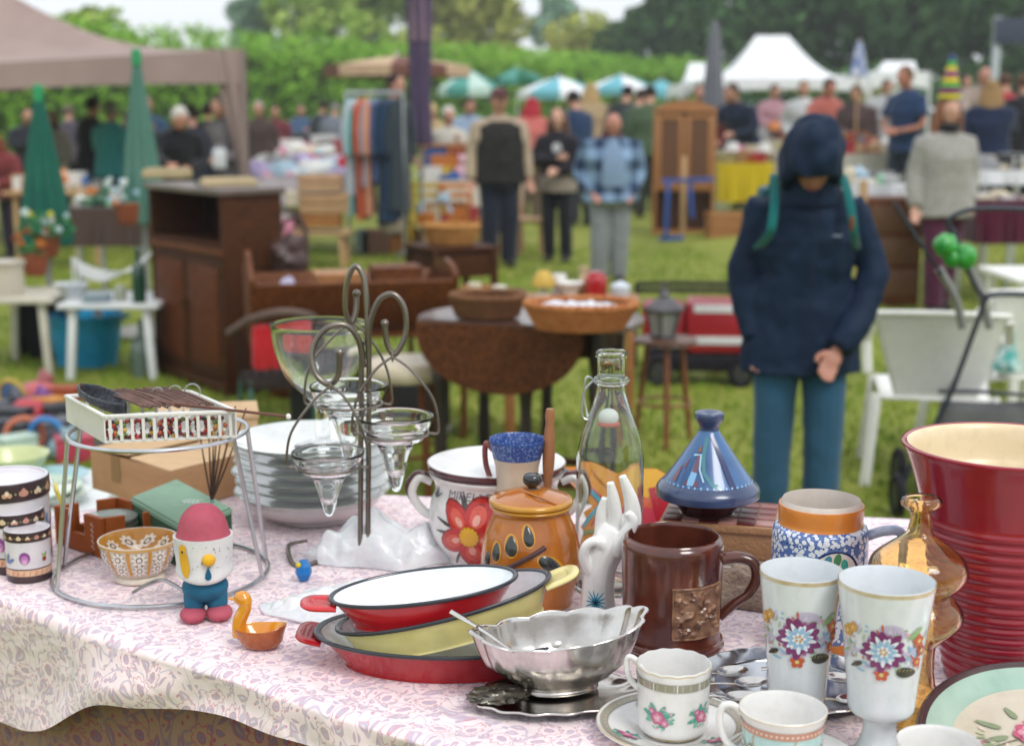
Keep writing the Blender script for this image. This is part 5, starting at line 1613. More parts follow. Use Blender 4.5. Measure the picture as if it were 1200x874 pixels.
# large tray
q_ = tz(925, 806); k = 1 / S(q_)
t = thing('silver_tray', 'oval silver tray with a pierced rim lying behind the cups', 'tray', (q_.x, q_.y, TZ + .001), R(-6))
def trm(th, rr, z): return (rr * (1 + .012 * math.cos(th * 24)) if rr > .9 else rr, z)
bm = B(); lathe(bm, smp([(0, .000), (.7, .0), (.78, .003), (.95, .009), (1.0, .011), (.99, .0135), (.94, .012), (.78, .006), (.72, .0035), (0, .003)], 3), 120, 112 * k, 100 * k, trm); mk('dish', bm, SILT, t)
for i, (px, py, an, L) in enumerate(((858, 792, 22, .13), (880, 805, 15, .14), (870, 822, 5, .13), (985, 800, -20, .1), (1000, 825, 10, .1))):
 c = at(px, py, TZ + .012)
 t2 = thing('silver_spoon', ['silver spoon lying nearest the brown mug on the tray', 'silver spoon second from the brown mug on the tray', 'silver spoon at the front of the tray beside the white cup', 'small silver spoon on the tray between the two goblets, farther back', 'small silver spoon on the tray between the two goblets, nearer'][i], 'spoon', (c.x, c.y, TZ + .014), R(an))
 bm = B(); lathe(bm, smp([(0, .000), (.5, .0008), (.95, .005), (1, .006), (.93, .0062), (.5, .0022), (0, .0015)], 3), 32, .022, .015); mk('spoon_bowl', bm, SIL, t2)
 bm = B(); tube(bm, sp3([(-.02, 0, .005), (-L * .4, 0, .009), (-L * .8, 0, .006), (-L, 0, .003)], 5), [.0022] * 6 + [.0026] * 4 + [.0036] * 3 + [.0046] * 3, 12, flat=.4); mk('handle', bm, SIL, t2)
# leaf dish under the bowl
q_ = tz(655, 822); k = 1 / S(q_)
t = thing('silver_dish', 'oval silver dish with cast flower ends under the fluted silver bowl', 'dish', (q_.x, q_.y, TZ + .001), R(9))
def lf(th, rr, z): return (rr * (1 + .03 * math.cos(th * 16)) if rr > .8 else rr, z)
bm = B(); lathe(bm, smp([(0, .0), (.6, .0), (.72, .003), (.95, .009), (1.0, .010), (.99, .0125), (.93, .0115), (.7, .005), (0, .0035)], 3), 96, 104 * k, 62 * k, lf); mk('dish', bm, SIL, t)
DK = mat('oxidised silver relief', hx('5c5852'), hx('8a857c'), rough=.4, metal=1.0, ns=50)
bm = B()
for v in ball(bm, (0, 0, 0), 1, 40):
 w_ = v.co * 3.5
 d = 1 + .3 * noise.noise(w_) + .2 * noise.noise(w_ * 2.7)
 v.co = V((v.co.x * 34 * k * d, v.co.y * 24 * k * d, .008 + max(-.0035, v.co.z) * .012 * d))
bmesh.ops.translate(bm, verts=bm.verts, vec=(-74 * k, -6 * k, .006)); mk('cast_flower', bm, DK, t)
# fluted bowl
q_ = tz(655, 812); k = 1 / S(q_)
t = thing('silver_bowl', 'fluted oval silver bowl with pinched lips holding two spoons', 'bowl', (q_.x, q_.y - .004, TZ + .0085), R(13))
ax, ay = 100 * k, 60 * k
Hb = .074
def fl_(th, rr, z):
 f_ = min(1, z / Hb)
 lobes = abs(math.cos(th * 6))
 rr2 = rr * (1 - .06 * (1 - lobes) * f_)
 zz_ = z
 if z > Hb * .5:
  e = abs(math.cos(th)) ** 6
  zz_ += (.012 * e + .003 * lobes) * (z / Hb - .5) * 2 + (.006 * math.cos(th)) * f_
  rr2 *= 1 + .05 * e * f_
 return (rr2, zz_)
bm = B(); lathe(bm, smp([(0, .002), (.42, 0), (.47, .004), (.46, .007), (.6, .017), (.82, .036), (.93, .055), (1.0, Hb), (1.03, Hb + .001), (1.0, Hb + .0025), (.965, Hb), (.90, .056), (.78, .038), (.5, .018), (0, .010)], 4), 192, ax, ay, fl_); mk('bowl', bm, SIL, t, angle=70)
c = at(608, 764, TZ + .062)
p1 = at(528, 716, TZ + .105); p0 = at(606, 766, TZ + .058)
t2 = thing('silver_spoon', 'silver spoon with its long handle sticking out left over the fluted bowl', 'spoon', p0)
d = p1 - p0
bm = B(); tube(bm, sp3([-d * .5 + V((0, 0, .004)), V(), d * .5 + V((0, 0, .002)), d], 6), [.003] * 6 + [.0032] * 4 + [.0045] * 5 + [.0062] * 4, 14, flat=.35); mk('handle', bm, SIL, t2)
bm = B(); ball(bm, -d * .62 + V((0, 0, .004)), (.02, .013, .005), 20); mk('spoon_bowl', bm, SIL, t2)
c = at(655, 756, TZ + .04)
t2 = thing('ladle', 'small silver ladle resting inside the fluted bowl', 'ladle', c, R(30))
bm = B(); ball(bm, (0, 0, .002), (.022, .015, .013), 24); mk('ladle_bowl', bm, SIL, t2)
bm = B(); tube(bm, sp3([(.015, 0, 0), (.03, .01, .003), (.045, .02, .009)], 6), .002, 10); mk('handle', bm, SIL, t2)
# ================================================================== ENAMEL DISHES
def enamel(name_lab, c, a, b, h, col_m, rot, handles, inner, hl=.03, flr=.78):
 t = thing('enamel_dish', name_lab, 'dish', c, rot=rot)
 EB = mat('blue black enamel rim', hx('22252e'), hx('2e323c'), rough=.25, coat=.4, ns=30)
 bm = B(); lathe(bm, smp([(0, .0, 0), (flr * .93, 0, 0), (flr, .004, 0), (.97, h * .96, 0)], 4) + smp([(.98, h * .91, 1), (1.0, h * .93, 1), (1.014, h * .98, 1), (1.005, h * 1.05, 1), (.975, h * 1.05, 1), (.955, h * .99, 2)], 3) + smp([(.955, h * .97, 2), (flr * .97, .006, 2), (flr * .9, .004, 2), (0, .004, 2)], 4), 112, a, b)
 mk('dish', bm, [col_m, EB, inner], t, angle=60)
 for sx in handles:
  bm = B()
  y_ = b * .30
  tube(bm, sp3([(sx * a * .93, -y_, h * .78), (sx * (a + hl * .75), -y_ * .9, h * .9), (sx * (a + hl), 0, h * .93), (sx * (a + hl * .75), y_ * .9, h * .9), (sx * a * .93, y_, h * .78)], 7), .009, 14, flat=.42)
  f_ = [bm.verts.new((sx * (a * .96 + (hl) * u2 * (1 - (2 * v2 - 1) ** 2 * .25)), (v2 * 2 - 1) * y_ * .95, h * (.80 + .12 * u2))) for u2, v2 in ((0, 0), (0, .25), (0, .5), (0, .75), (0, 1), (.9, 1), (.95, .75), (1, .5), (.95, .25), (.9, 0))]
  try: bm.faces.new(f_)
  except ValueError: pass
  mk('handle', bm, col_m, t)
 return t
RED = mat('red enamel', hx('b01a24'), hx('9c141d'), rough=.2, coat=.5, ns=12); RED2 = mat('scarlet enamel', hx('c8222a'), hx('b41c24'), rough=.2, coat=.5, ns=12)
YEL = mat('primrose enamel', hx('e4d896'), hx('d8ca86'), rough=.22, coat=.5, ns=14); EWH = mat('white enamel', hx('e6eaec'), hx('dce2e6'), rough=.12, coat=.6, ns=4)
q_ = tz(522, 774); k = 1 / S(q_)
enamel('large oval red enamel dish with a dark rim, lowest of the stacked three', (q_.x, q_.y, TZ + .0005), 152 * k, 86 * k, .042, RED, (0, 0, R(-2)), (-1, 1), EWH, .016)
c = at(528, 726, TZ + .060)
enamel('pale yellow oval enamel dish tilted in the middle of the stack of three', c + V((0, .008, -.018)), 128 * k, 66 * k, .042, YEL, (R(-1), R(-13), R(5)), (1,), EWH, .03, .86)
c = at(500, 703, TZ + .090)
enamel('red oval enamel dish with white inside, topmost of the stack of three', c + V((0, .006, -.022)), 109 * k, 60 * k, .040, RED2, (R(0), R(-6), R(5)), (-1,), EWH, .03)
# ################################################################## BACKGROUND
def attr_mat(name, rough=.8, c2=True, ns=14, **kw):
 return mat(name, None, hx('ffffff') if c2 else None, rough=rough, attr=True, ns=ns, **kw)
LEAFM = attr_mat('leaf', .7, False)
def foliage(name, parent, blobs, n, size, cols, m=LEAFM, seed=1, shell=.55):
 r_ = random.Random(seed)
 vol = [b[1][0] * b[1][1] * b[1][2] for b in blobs]; tot = sum(vol)
 vs, fs, cs = [], [], []
 for (c, rr), vv_ in zip(blobs, vol):
  k = int(n * vv_ / tot)
  clump = hx(r_.choice(cols), r_.uniform(.8, 1.2))
  for _ in range(k):
   while True:
    d = V((r_.uniform(-1, 1), r_.uniform(-1, 1), r_.uniform(-1, 1)))
    if .05 < d.length < 1: break
   rad = d.length ** shell
   d.normalize(); d *= rad * (1 + .25 * noise.noise(d * 2.3 + V((seed, c[0], c[2]))))
   p = V((c[0] + d.x * rr[0], c[1] + d.y * rr[1], c[2] + d.z * rr[2]))
   if noise.noise(p * (.9 / max(.6, max(rr) * .3)) + V((seed, 0, 0))) < -.22: continue
   s = size * r_.uniform(.6, 1.3)
   a = V((r_.gauss(0, 1), r_.gauss(0, 1), r_.gauss(0, 1))).normalized(); b = a.orthogonal().normalized()
   c_ = a.cross(b)
   b0 = len(vs)
   vs += [p - b * s, p + c_ * s * .55, p + b * s, p - c_ * s * .55]
   fs.append((b0, b0 + 1, b0 + 2, b0 + 3))
   g = r_.uniform(.88, 1.12) if size < .13 else r_.uniform(.75, 1.25)
   q = hx(r_.choice(cols), 1)
   cs.append(tuple(min(1, (clump[i] * .5 + q[i] * .5) * g) for i in range(3)) + (1,))
 me = bpy.data.meshes.new(name)
 me.from_pydata(vs, [], fs)
 a_ = me.color_attributes.new('Col', 'FLOAT_COLOR', 'POINT')
 flat = []
 for cc in cs: flat += list(cc) * 4
 a_.data.foreach_set('color', flat)
 me.materials.append(m)
 o = bpy.data.objects.new(name, me); col.objects.link(o)
 if parent: o.parent = parent
 return o
BARK = mat('bark', hx('4b4238'), hx('645a4e'), rough=.9, ns=12, stretch=(3, 3, .4), bump=.6, bs=12)
def tree(label, x, y, h, crown, n, size, cols, seed, base=.25, trunk=.35, blobsn=9, name='tree'):
 t = thing(name, label, 'tree', (x, y, gz(x, y)))
 r_ = random.Random(seed)
 bm = B()
 tube(bm, sp3([(0, 0, -.2), (.1, 0, h * .3), (-.1, .1, h * .6), (0, 0, h * .85)], 5), [trunk * (1 - .8 * i / 15) for i in range(16)], 12)
 blobs = []
 for i in range(blobsn):
  a = r_.uniform(0, 2 * PI); q = r_.uniform(.1, .62)
  z = h * (base + (1 - base) * r_.uniform(.2, .86))
  rr = crown * r_.uniform(.38, .6) * (1.15 - .5 * abs(z / h - .55))
  blobs.append(((math.cos(a) * crown * q, math.sin(a) * crown * q, z), (rr, rr, rr * .8)))
  tube(bm, sp3([(0, 0, h * .35), (blobs[-1][0][0] * .5, blobs[-1][0][1] * .5, z * .75), blobs[-1][0]], 4), [trunk * .3 * (1 - .09 * j) for j in range(9)], 6)
 blobs.append(((0, 0, h * .9), (crown * .4, crown * .4, h * .13)))
 mk('trunk', bm, BARK, t)
 foliage('crown', t, blobs, n, size, cols, seed=seed)
 return t
# hedge
hd = thing('hedge', 'long clipped bright green hedge running behind the whole fair', 'hedge', (0, 0, 0))
blobs = []
A0, A1 = V((-21, 34, 0)), V((10.5, 78, 0))
N_h = 36
for i in range(N_h):
 t_ = i / (N_h - 1)
 c = A0.lerp(A1, t_)
 for z, rr in ((.9, 1.3), (2.4, 1.3), (3.45, .85)):
  blobs.append(((c.x + rnd.uniform(-.3, .3), c.y + rnd.uniform(-.3, .3), z + rnd.uniform(-.1, .12)), (1.55, 1.5, rr)))
foliage('leaves', hd, blobs, 130000, .095, ['6e9e2c', '8cbc3c', '7cac34', '9ccc50', '62902a'], seed=5, shell=.35)
dirn = (A1 - A0).normalized()
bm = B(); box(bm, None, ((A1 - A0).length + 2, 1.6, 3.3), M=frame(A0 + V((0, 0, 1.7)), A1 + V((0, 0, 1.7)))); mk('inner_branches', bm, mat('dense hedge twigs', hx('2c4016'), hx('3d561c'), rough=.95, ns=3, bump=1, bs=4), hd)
# trees
LG = ['93b048', 'a8c05c', '84a440', 'b8c870']; DG = ['466b3a', '527a42', '3b5c34', '5f8848', '4a7040']; BGn = ['7fa088', '90b098', '74947c']
YG = ['b4ba5a', 'c4c46c', 'a4ae50']
for args in (
 ('tall pale yellow green tree behind the middle of the hedge', -2.6, 88, 10.5, 4.6, 9000, .34, YG, 21),
 ('bright green tree above the hedge left of the purple parasol pole', -9.2, 84, 11.5, 4.6, 9000, .34, LG, 22),
 ('bluish green tree far beyond the left end of the hedge', -16.2, 96, 12.5, 2.6, 3500, .34, BGn, 23),
 ('light green tree above the hedge between parasol pole and the open sky', -6.2, 98, 12, 4.0, 6000, .34, LG, 24),
 ('low yellow green tree in front of the sky gap beyond the hedge', 5.2, 100, 7.8, 3.6, 6000, .3, YG, 25),
 ('slender blue green tree standing in the sky gap', 3.0, 112, 11.5, 2.4, 3500, .32, BGn, 26),
 ('huge dark green tree left of the white marquee', 14.5, 84, 17, 9.0, 17000, .36, DG, 27),
 ('dark green tree rising behind the peak of the white marquee', 21.5, 78, 18, 9.5, 17000, .36, DG, 28),
 ('broad dark green tree behind the right marquee', 30, 80, 17, 9, 15000, .36, ['4c7240', '588048', '42663a', '649052'], 29),
 ('mid green tree behind the striped hat at right', 25, 58, 9.5, 5.5, 9000, .3, ['4a6b34', '5c7d40', '3e5c2e'], 30),
 ('dark tree beyond the right edge sign board', 38, 76, 15, 7, 10000, .36, ['4f6c54', '5c7a60', '44604a'], 31),
 ('dark green tree closing the gap right of the hedge end', 9.6, 90, 13.5, 4.8, 9000, .34, DG, 32),
 ('small yellowish green bush tree at the left end of the hedge', -16.2, 58, 5.6, 2.2, 3000, .26, LG, 33),
):
 tree(*args[:9], base=.12)
for i in range(7):
 foliage_c = ((13 + i * 4.6, 66 + (i % 2) * 3, 1.4), (3.2, 2, 2.4))
 t = thing('shrub', ['dark shrub behind the left corner of the marquee', 'dark shrub behind the marquee pole', 'dark shrub seen between the marquee and the blue flag', 'dark shrub behind the man in the navy t-shirt', 'dark shrub behind the striped hat', 'dark shrub below the sign board', 'dark shrub at the right edge of the field'][i], 'shrub', (0, 0, 0))
 foliage('leaves', t, [foliage_c], 2600, .3, DG, seed=60 + i)
# ------------------------------------------------------------------ gazebos
TP = mat('taupe canopy fabric', hx('9f8b84'), hx('94807a'), rough=.8, ns=2, sheen=.1)
WT = mat('white canopy fabric', hx('e8eaec'), hx('dcdfe2'), rough=.7, ns=2)
PW = mat('white painted steel', hx('d0d3d4'), rough=.4)
def sag_sheet(bm, a, b, c, d, n=14, sag=.1, mi=0):
 g_ = []
 for i in range(n + 1):
  row = []
  for j in range(n + 1):
   u, v = i / n, j / n
   p = a.lerp(b, u).lerp(d.lerp(c, u), v)
   p = p - V((0, 0, sag * math.sin(PI * v) * (1 - .0 * u)))
   row.append(bm.verts.new(p))
  g_.append(row)
 for i in range(n):
  for j in range(n):
   f = bm.faces.new((g_[i][j], g_[i + 1][j], g_[i + 1][j + 1], g_[i][j + 1])); f.material_index = mi
def canopy(label, corners, apex, val, m, leg=True, sag=.22, grp=None, ridge=.02):
 t = thing('gazebo', label, 'gazebo', (0, 0, 0), group=grp)
 bm = B()
 for i in range(4):
  a, b = corners[i], corners[(i + 1) % 4]
  ap = apex
  rg = V((ridge, 0, 0))
  A_1, A_2 = (ap + rg, ap - rg) if i == 0 else (ap + rg, ap + rg) if i == 1 else (ap - rg, ap + rg) if i == 2 else (ap - rg, ap - rg)
  sag_sheet(bm, a, b, A_1, A_2, sag=sag)
 mk('roof', bm, m, t, angle=30)
 for i in range(4):
  a, b = corners[i], corners[(i + 1) % 4]
  bm = B()
  n = 16; top = []; bot = []
  for j in range(n + 1):
   u = j / n
   p = a.lerp(b, u);
   top.append(bm.verts.new(p)); bot.append(bm.verts.new(p - V((0, 0, val * (1 - .22 * math.sin(PI * u))))))
  for j in range(n): bm.faces.new((top[j], top[j + 1], bot[j + 1], bot[j]))
  mk('valance', bm, m, t)
 if leg:
  for i, c in enumerate(corners):
   bm = B(); box(bm, (c.x, c.y, c.z / 2 + gz(c.x, c.y) / 2 - .01), (.05, .05, c.z - gz(c.x, c.y))); mk('pole', bm, PW if m is not TP else mat('taupe pole', hx('8a7a74'), rough=.5), t)
 return t
c1 = aty(284, 58, 15.5); c2 = V((c1.x * 1.22 - .15, 18.9, c1.z + .12)); c3 = V((c1.x - 4.6, 19.4, 2.05)); c4 = V((c1.x - 4.4, 15.0, 1.92))
ap = aty(-30, -30, 17)
tg_ = canopy('large taupe gazebo over the stall at the upper left', [c4, c1, c2, c3], V((ap.x, 17, ap.z)), .36, TP, sag=.3)
bm = B()  # corner curtain gathered at the right front pole
g_ = []
for j in range(15):
 v = j / 14; row = []
 for i in range(9):
  u = i / 8
  w = .34 * (1 - v) ** 1.6 + .09
  row.append(bm.verts.new((c1.x - w * u + .04, c1.y + .04 * math.sin(u * 9), c1.z - v * (c1.z - .5))))
 g_.append(row)
for j in range(14):
 for i in range(8): bm.faces.new((g_[j][i], g_[j][i + 1], g_[j + 1][i + 1], g_[j + 1][i]))
mk('corner_curtain', bm, TP, tg_)
def gaz(label, pxl, pxr, py_e, py_a, Y, dep, val, m=WT, apx=None, grp=None):
 a = aty(pxl, py_e, Y); b = aty(pxr, py_e, Y)
 c = b + V((0, dep, 0)); d = a + V((0, dep, 0))
 ax = aty(apx or (pxl + pxr) / 2, py_a, Y + dep * .5)
 return canopy(label, [a, b, c, d], ax, val, m, sag=.3, grp=grp, ridge=.32)
gaz('white peaked marquee with the tall roof behind the wooden hutch', 828, 1020, 92, 42, 27, 3, .25, grp='white marquees', apx=905)
gaz('smaller white marquee roof just left of the tall one', 798, 852, 98, 74, 30, 2.5, .3, grp='white marquees')
gaz('white marquee at the right beside the man in the navy t-shirt', 1018, 1090, 84, 72, 29, 3, .35, grp='white marquees')
# side wall of the right marquee
a = aty(1012, 85, 31.8); b = aty(1062, 85, 31.8)
bm = B(); box(bm, ((a.x + b.x) / 2, 31.9, 1.45), (b.x - a.x, .03, 1.9)); tag(mk('marquee_wall', bm, WT), 'white side cloth hanging at the back of the right marquee', 'cloth')
# ------------------------------------------------------------------ parasols
def closed_parasol(label, px, ytop, ybot, Y, wpx, m, pole_to=0, name='closed_parasol', cap=None, top_narrow=.25, folds=9):
 a = aty(px, ytop, Y); b = aty(px, ybot, Y)
 k = 1 / S(V((0, Y, 1.2)))
 base = gz(a.x, Y)
 t = thing(name, label, 'parasol', (a.x, Y, base))
 zt_, zb_ = a.z - base, b.z - base
 r = wpx * k / 2
 bm = B()
 def fo(th, rr, z): return (rr * (1 + .16 * math.cos(th * folds + z * 2)), z)
 pr = [(.012, zt_), (r * top_narrow, zt_ - .04), (r * (top_narrow + .3), zt_ - (zt_ - zb_) * .35), (r * .85, zt_ - (zt_ - zb_) * .75), (r, zb_ + .04), (r * .86, zb_), (r * .3, zb_ + .02)]
 lathe(bm, smp(pr, 4), 72, mod=fo); mk('canopy', bm, m, t, angle=60)
 bm = B(); tube(bm, [V((0, 0, .02)), V((0, 0, zt_ + .05))], .02, 12); mk('pole', bm, mat('grey pole', hx('8c8f90'), rough=.4, metal=.3), t)
 bm = B(); lathe(bm, smp([(0, 0), (.22, 0), (.24, .05), (.1, .08), (.035, .1), (.035, .25), (0, .25)], 3), 32); mk('base', bm, mat('concrete', hx('9b9a94'), hx('86857f'), rough=.8), t)
 if cap:
  bm = B(); lathe(bm, smp([(0, zt_ + .09), (.03, zt_ + .085), (.032, zt_ + .03), (.03, zt_ - .02), (0, zt_ - .02)], 3), 20); mk('cap', bm, cap, t)
 return t
GP = mat('bottle green canvas', hx('1a5548'), hx('246454'), rough=.75, ns=3); GP2 = mat('faded green canvas', hx('4a7568'), hx('587f72'), rough=.75, ns=3)
LC = mat('leaf green plastic cap', hx('1d8f5a'), rough=.4)
closed_parasol('closed bottle green parasol at the left edge, standing among the pots', 45, 116, 288, 9.4, 56, GP, cap=LC, top_narrow=.22)
closed_parasol('taller faded green parasol folded beside the dark cabinet', 160, 74, 262, 9.7, 48, GP2, cap=LC, top_narrow=.2)
PU = mat('faded purple canvas', hx('574a63'), hx('4a3f57'), rough=.8, ns=3); PI_ = mat('sun bleached mauve canvas', hx('8c7480'), hx('7f6a76'), rough=.8, ns=3)
t = closed_parasol('very tall closed purple parasol rising out of the picture behind the clothes rack', 490, -120, 168, 15.5, 26, PU, top_narrow=.8, folds=7)
b = aty(490, 46, 15.5); a = aty(490, -130, 15.5)
bm = B(); lathe(bm, smp([(.12, b.z - .02), (.115, b.z + .2), (.10, a.z)], 4), 40, mod=lambda th, rr, z: (rr * (1 + .12 * math.cos(th * 7 + z)), z)); mk('upper_cover', bm, PI_, t)
closed_parasol('closed grey parasol in front of the white marquee', 838, 28, 128, 22, 24, mat('grey canvas', hx('7b7d84'), hx('6d7078'), rough=.8, ns=3), top_narrow=.35)
def open_parasol(label, px, py_top, py_rim, Y, wpx, c1, c2, ribs=8, grp='open parasols in the distance'):
 k = 1 / S(V((0, Y, 2)))
 a = aty(px, py_top, Y); r = wpx * k / 2; zr = aty(px, py_rim, Y).z
 base = gz(a.x, Y)
 t = thing('open_parasol', label, 'parasol', (a.x, Y, base), group=grp)
 bm = B()
 n = ribs * 4
 rings = [(.0, a.z), (.3, a.z - (a.z - zr) * .22), (.65, a.z - (a.z - zr) * .58), (1.0, zr), (1.0, zr - .16)]
 pr = [(q[0] * r, q[1] - base) for q in rings]
 vs = lathe(bm, pr, n, mod=lambda th, rr, z: (rr * (1 - .05 * abs(math.sin(th * ribs / 2))), z - .0))
 bm.faces.ensure_lookup_table()
 for f in bm.faces:
  c = f.calc_center_median(); f.material_index = int(((math.atan2(c.y, c.x) + PI) / (2 * PI)) * ribs) % 2
 mk('canopy', bm, [c1, c2], t, smooth=False)
 for j in range(ribs):
  th = j * 2 * PI / ribs
  bm = B(); bar(bm, (0, 0, a.z - base - .06), (r * .96 * math.cos(th), r * .96 * math.sin(th), zr - base - .02), .015, .015); mk('rib', bm, PW, t)
 bm = B(); tube(bm, [V((0, 0, 0)), V((0, 0, a.z - base + .06))], .022, 10); mk('pole', bm, PW, t)
 return t
TE = mat('teal canvas', hx('4a8c82'), hx('5a988c'), rough=.8); TB2 = mat('turquoise canvas', hx('62a6b4'), hx('74b2be'), rough=.8); DGc = mat('dark green canvas', hx('255f4a'), hx('2e6b54'), rough=.8)
CRM = mat('cream canvas', hx('c8ae92'), hx('b89a7c'), rough=.8); RBR = mat('reddish brown canvas', hx('7a5348'), hx('6c483e'), rough=.8); PLT = mat('pale mint canvas', hx('bcd0c8'), hx('a8c4ba'), rough=.8)
open_parasol('wide open brown and cream parasol behind the clothes rack', 465, 66, 78, 22, 172, RBR, CRM, 8)
open_parasol('pale mint and teal open parasol right of the purple one', 550, 82, 104, 30, 74, PLT, TE)
open_parasol('dark green open parasol behind the mint one', 606, 80, 92, 36, 60, DGc, TE)
open_parasol('white and turquoise open parasol left of the bald man', 655, 90, 108, 32, 96, WT, TB2)
open_parasol('white and turquoise open parasol right above the bald man', 728, 88, 104, 35, 84, WT, TB2)
open_parasol('small turquoise open parasol next to the white marquee', 775, 94, 108, 38, 50, TB2, TB2)
# ------------------------------------------------------------------ people
SKIN = lambda h='c08e78': mat('skin ' + h, hx(h), hx(h, .9), rough=.55, sss=.08, ns=20)
def ring_loft(bm, rings, seg=20, fn=None):
 "rings: (z, halfwidth, halfdepth, yoff[, xoff])"
 rs = []
 for rg in rings:
  z, w, d, yo = rg[:4]; xo = rg[4] if len(rg) > 4 else 0
  rs.append([bm.verts.new((xo + w * math.cos(2 * PI * k / seg), yo + d * math.sin(2 * PI * k / seg), z)) for k in range(seg)])
 for a, b in zip(rs, rs[1:]):
  for k in range(seg): bm.faces.new((a[k], a[(k + 1) % seg], b[(k + 1) % seg], b[k]))
 bm.faces.new(rs[0][::-1]); bm.faces.new(rs[-1])
 vs = [v for r_ in rs for v in r_]
 if fn:
  for v in vs: v.co = fn(v.co)
 return vs
FOLDT = bpy.data.textures.new('cloth folds', 'CLOUDS'); FOLDT.noise_scale = .17; FOLDT.noise_depth = 2
def remesh(o, vox, sm=4, folds=0.0):
 m_ = o.modifiers.new('r', 'REMESH'); m_.mode = 'VOXEL'; m_.voxel_size = vox; m_.use_smooth_shade = True
 s_ = o.modifiers.new('s', 'SMOOTH'); s_.iterations = sm
 if folds:
  d = o.modifiers.new('d', 'DISPLACE'); d.texture = FOLDT; d.strength = folds; d.mid_level = .5; d.texture_coords = 'LOCAL'
ARM = {'down': ((.128, .012, .645), (.140, -.03, .50)), 'pocket': ((.140, .035, .645), (.088, -.055, .525)), 'deep': ((.136, .035, .65), (.080, .0, .54)), 'tuck': ((.150, .0, .645), (.066, -.080, .487)), 'hang': ((.124, .025, .64), (.104, -.01, .50)), 'front': ((.135, -.03, .64), (.035, -.125, .60)),
  'reach': ((.13, -.10, .67), (.10, -.25, .63)), 'phone': ((.125, -.06, .655), (.05, -.16, .745)), 'crossed': ((.13, -.05, .665), (-.03, -.10, .68)),
  'back': ((.135, .03, .65), (.14, .0, .51))}
def person(label, px, ytop, Y, face=0, top='444444', legs='2a3040', hair='4a3828', skin='c08e78', arms=('down', 'down'), bow=0, lean=0,
   hem=.46, girth=1.0, vox=.014, sleeves=True, hairs='short', topm=None, stride=.0, shoes='2b2624', grp='visitors at the fair', openc=None, foot_py=None, hat=None, long=None, cls='coat'):
 P = aty(px, ytop, Y)
 g0 = gz(P.x, Y)
 th_ = R(lean); bo = R(bow)
 top_h = P.z - g0
 # posed height as a fraction of standing height
 hipf = .50; nk = .845
 posed = hipf + (nk - hipf) * math.cos(th_) + (1 - nk) * math.cos(th_ + bo) + .045 * math.sin(max(0, th_ + bo)) * .9
 H = top_h / posed
 t = thing('person', label, 'person', (P.x, Y, g0), R(face), group=grp)
 G = girth
 def T(p):
  p = V(p)
  if p.z > hipf * H:
   z = p.z - hipf * H
   f_ = min(1, z / (.12 * H)); a = th_ * f_
   return V((p.x, p.y * math.cos(a) - z * math.sin(a), hipf * H + z * math.cos(a) + p.y * math.sin(a) * -1 * -1 * 0 - p.y * math.sin(a) * -0))
  return p
 nb_ = T((0, .012 * H, nk * H))
 def TH(p):
  p = V(p)
  a = th_ + bo
  d = p - V((0, .012 * H, nk * H))
  return nb_ + V((d.x, d.y * math.cos(a) - d.z * math.sin(a), d.z * math.cos(a) + d.y * math.sin(a)))
 sk = SKIN(skin)
 torso = lambda k_, bot, dz=0: [(bot * H, .098 * H * G * k_ * 1.02, .072 * H * G * k_, .0), (.52 * H, .100 * H * G * k_, .072 * H * G * k_, .002 * H), (.58 * H, .090 * H * G * k_, .066 * H * G * k_, -.002 * H), (.64 * H, .088 * H * G * k_, .064 * H * G * k_, -.002 * H),
   (.72 * H, .098 * H * G * k_, .068 * H * G * k_, 0), (.78 * H, .104 * H * G * k_, .064 * H * k_, .004 * H), (.815 * H, .100 * H * G * k_, .052 * H * k_, .008 * H), (.838 * H, .060 * H * k_, .040 * H * k_, .010 * H), (.855 * H, .036 * H * k_, .036 * H * k_, .010 * H)]
 def armpts(sx, kind_):
  e, h_ = ARM[kind_]
  s = T((sx * .103 * H * G, .008 * H, .805 * H))
  dlt = T((sx * .1 * H, 0, .72 * H)) - V((sx * .1 * H, 0, .72 * H))
  e_ = V((sx * e[0] * H * (G * .6 + .4), e[1] * H, e[2] * H)) + dlt * 1.0; hh = V((sx * h_[0] * H * (G * .6 + .4), h_[1] * H, h_[2] * H)) + dlt * 1.0
  return s, e_, hh
 def legpts(sx):
  st = stride * sx
  return V((sx * .052 * H, .0, .50 * H)), V((sx * .056 * H, -.012 * H + st * .5 * H, .28 * H)), V((sx * .058 * H, .012 * H + st * H, .045 * H))
 # ---- body
 bm = B()
 ring_loft(bm, [(z, w * .8, d * .8, yo) for z, w, d, yo in torso(.9, .46)], fn=T)
 for v in ball(bm, (0, -.004 * H, .934 * H), (.044 * H, .054 * H, .064 * H), 24): v.co = TH(v.co)
 for v in ball(bm, (0, -.022 * H, .897 * H), (.030 * H, .034 * H, .026 * H), 16): v.co = TH(v.co)   # jaw
 for v in ball(bm, (0, -.058 * H, .925 * H), (.0085 * H, .012 * H, .016 * H), 10): v.co = TH(v.co)  # nose
 for sx in (-1, 1):
  for v in ball(bm, (sx * .045 * H, .002 * H, .927 * H), (.006 * H, .012 * H, .018 * H), 10): v.co = TH(v.co)
 for v in tube(bm, [V((0, .012 * H, .82 * H)), V((0, .006 * H, .90 * H))], .030 * H, 14): v.co = TH(v.co)
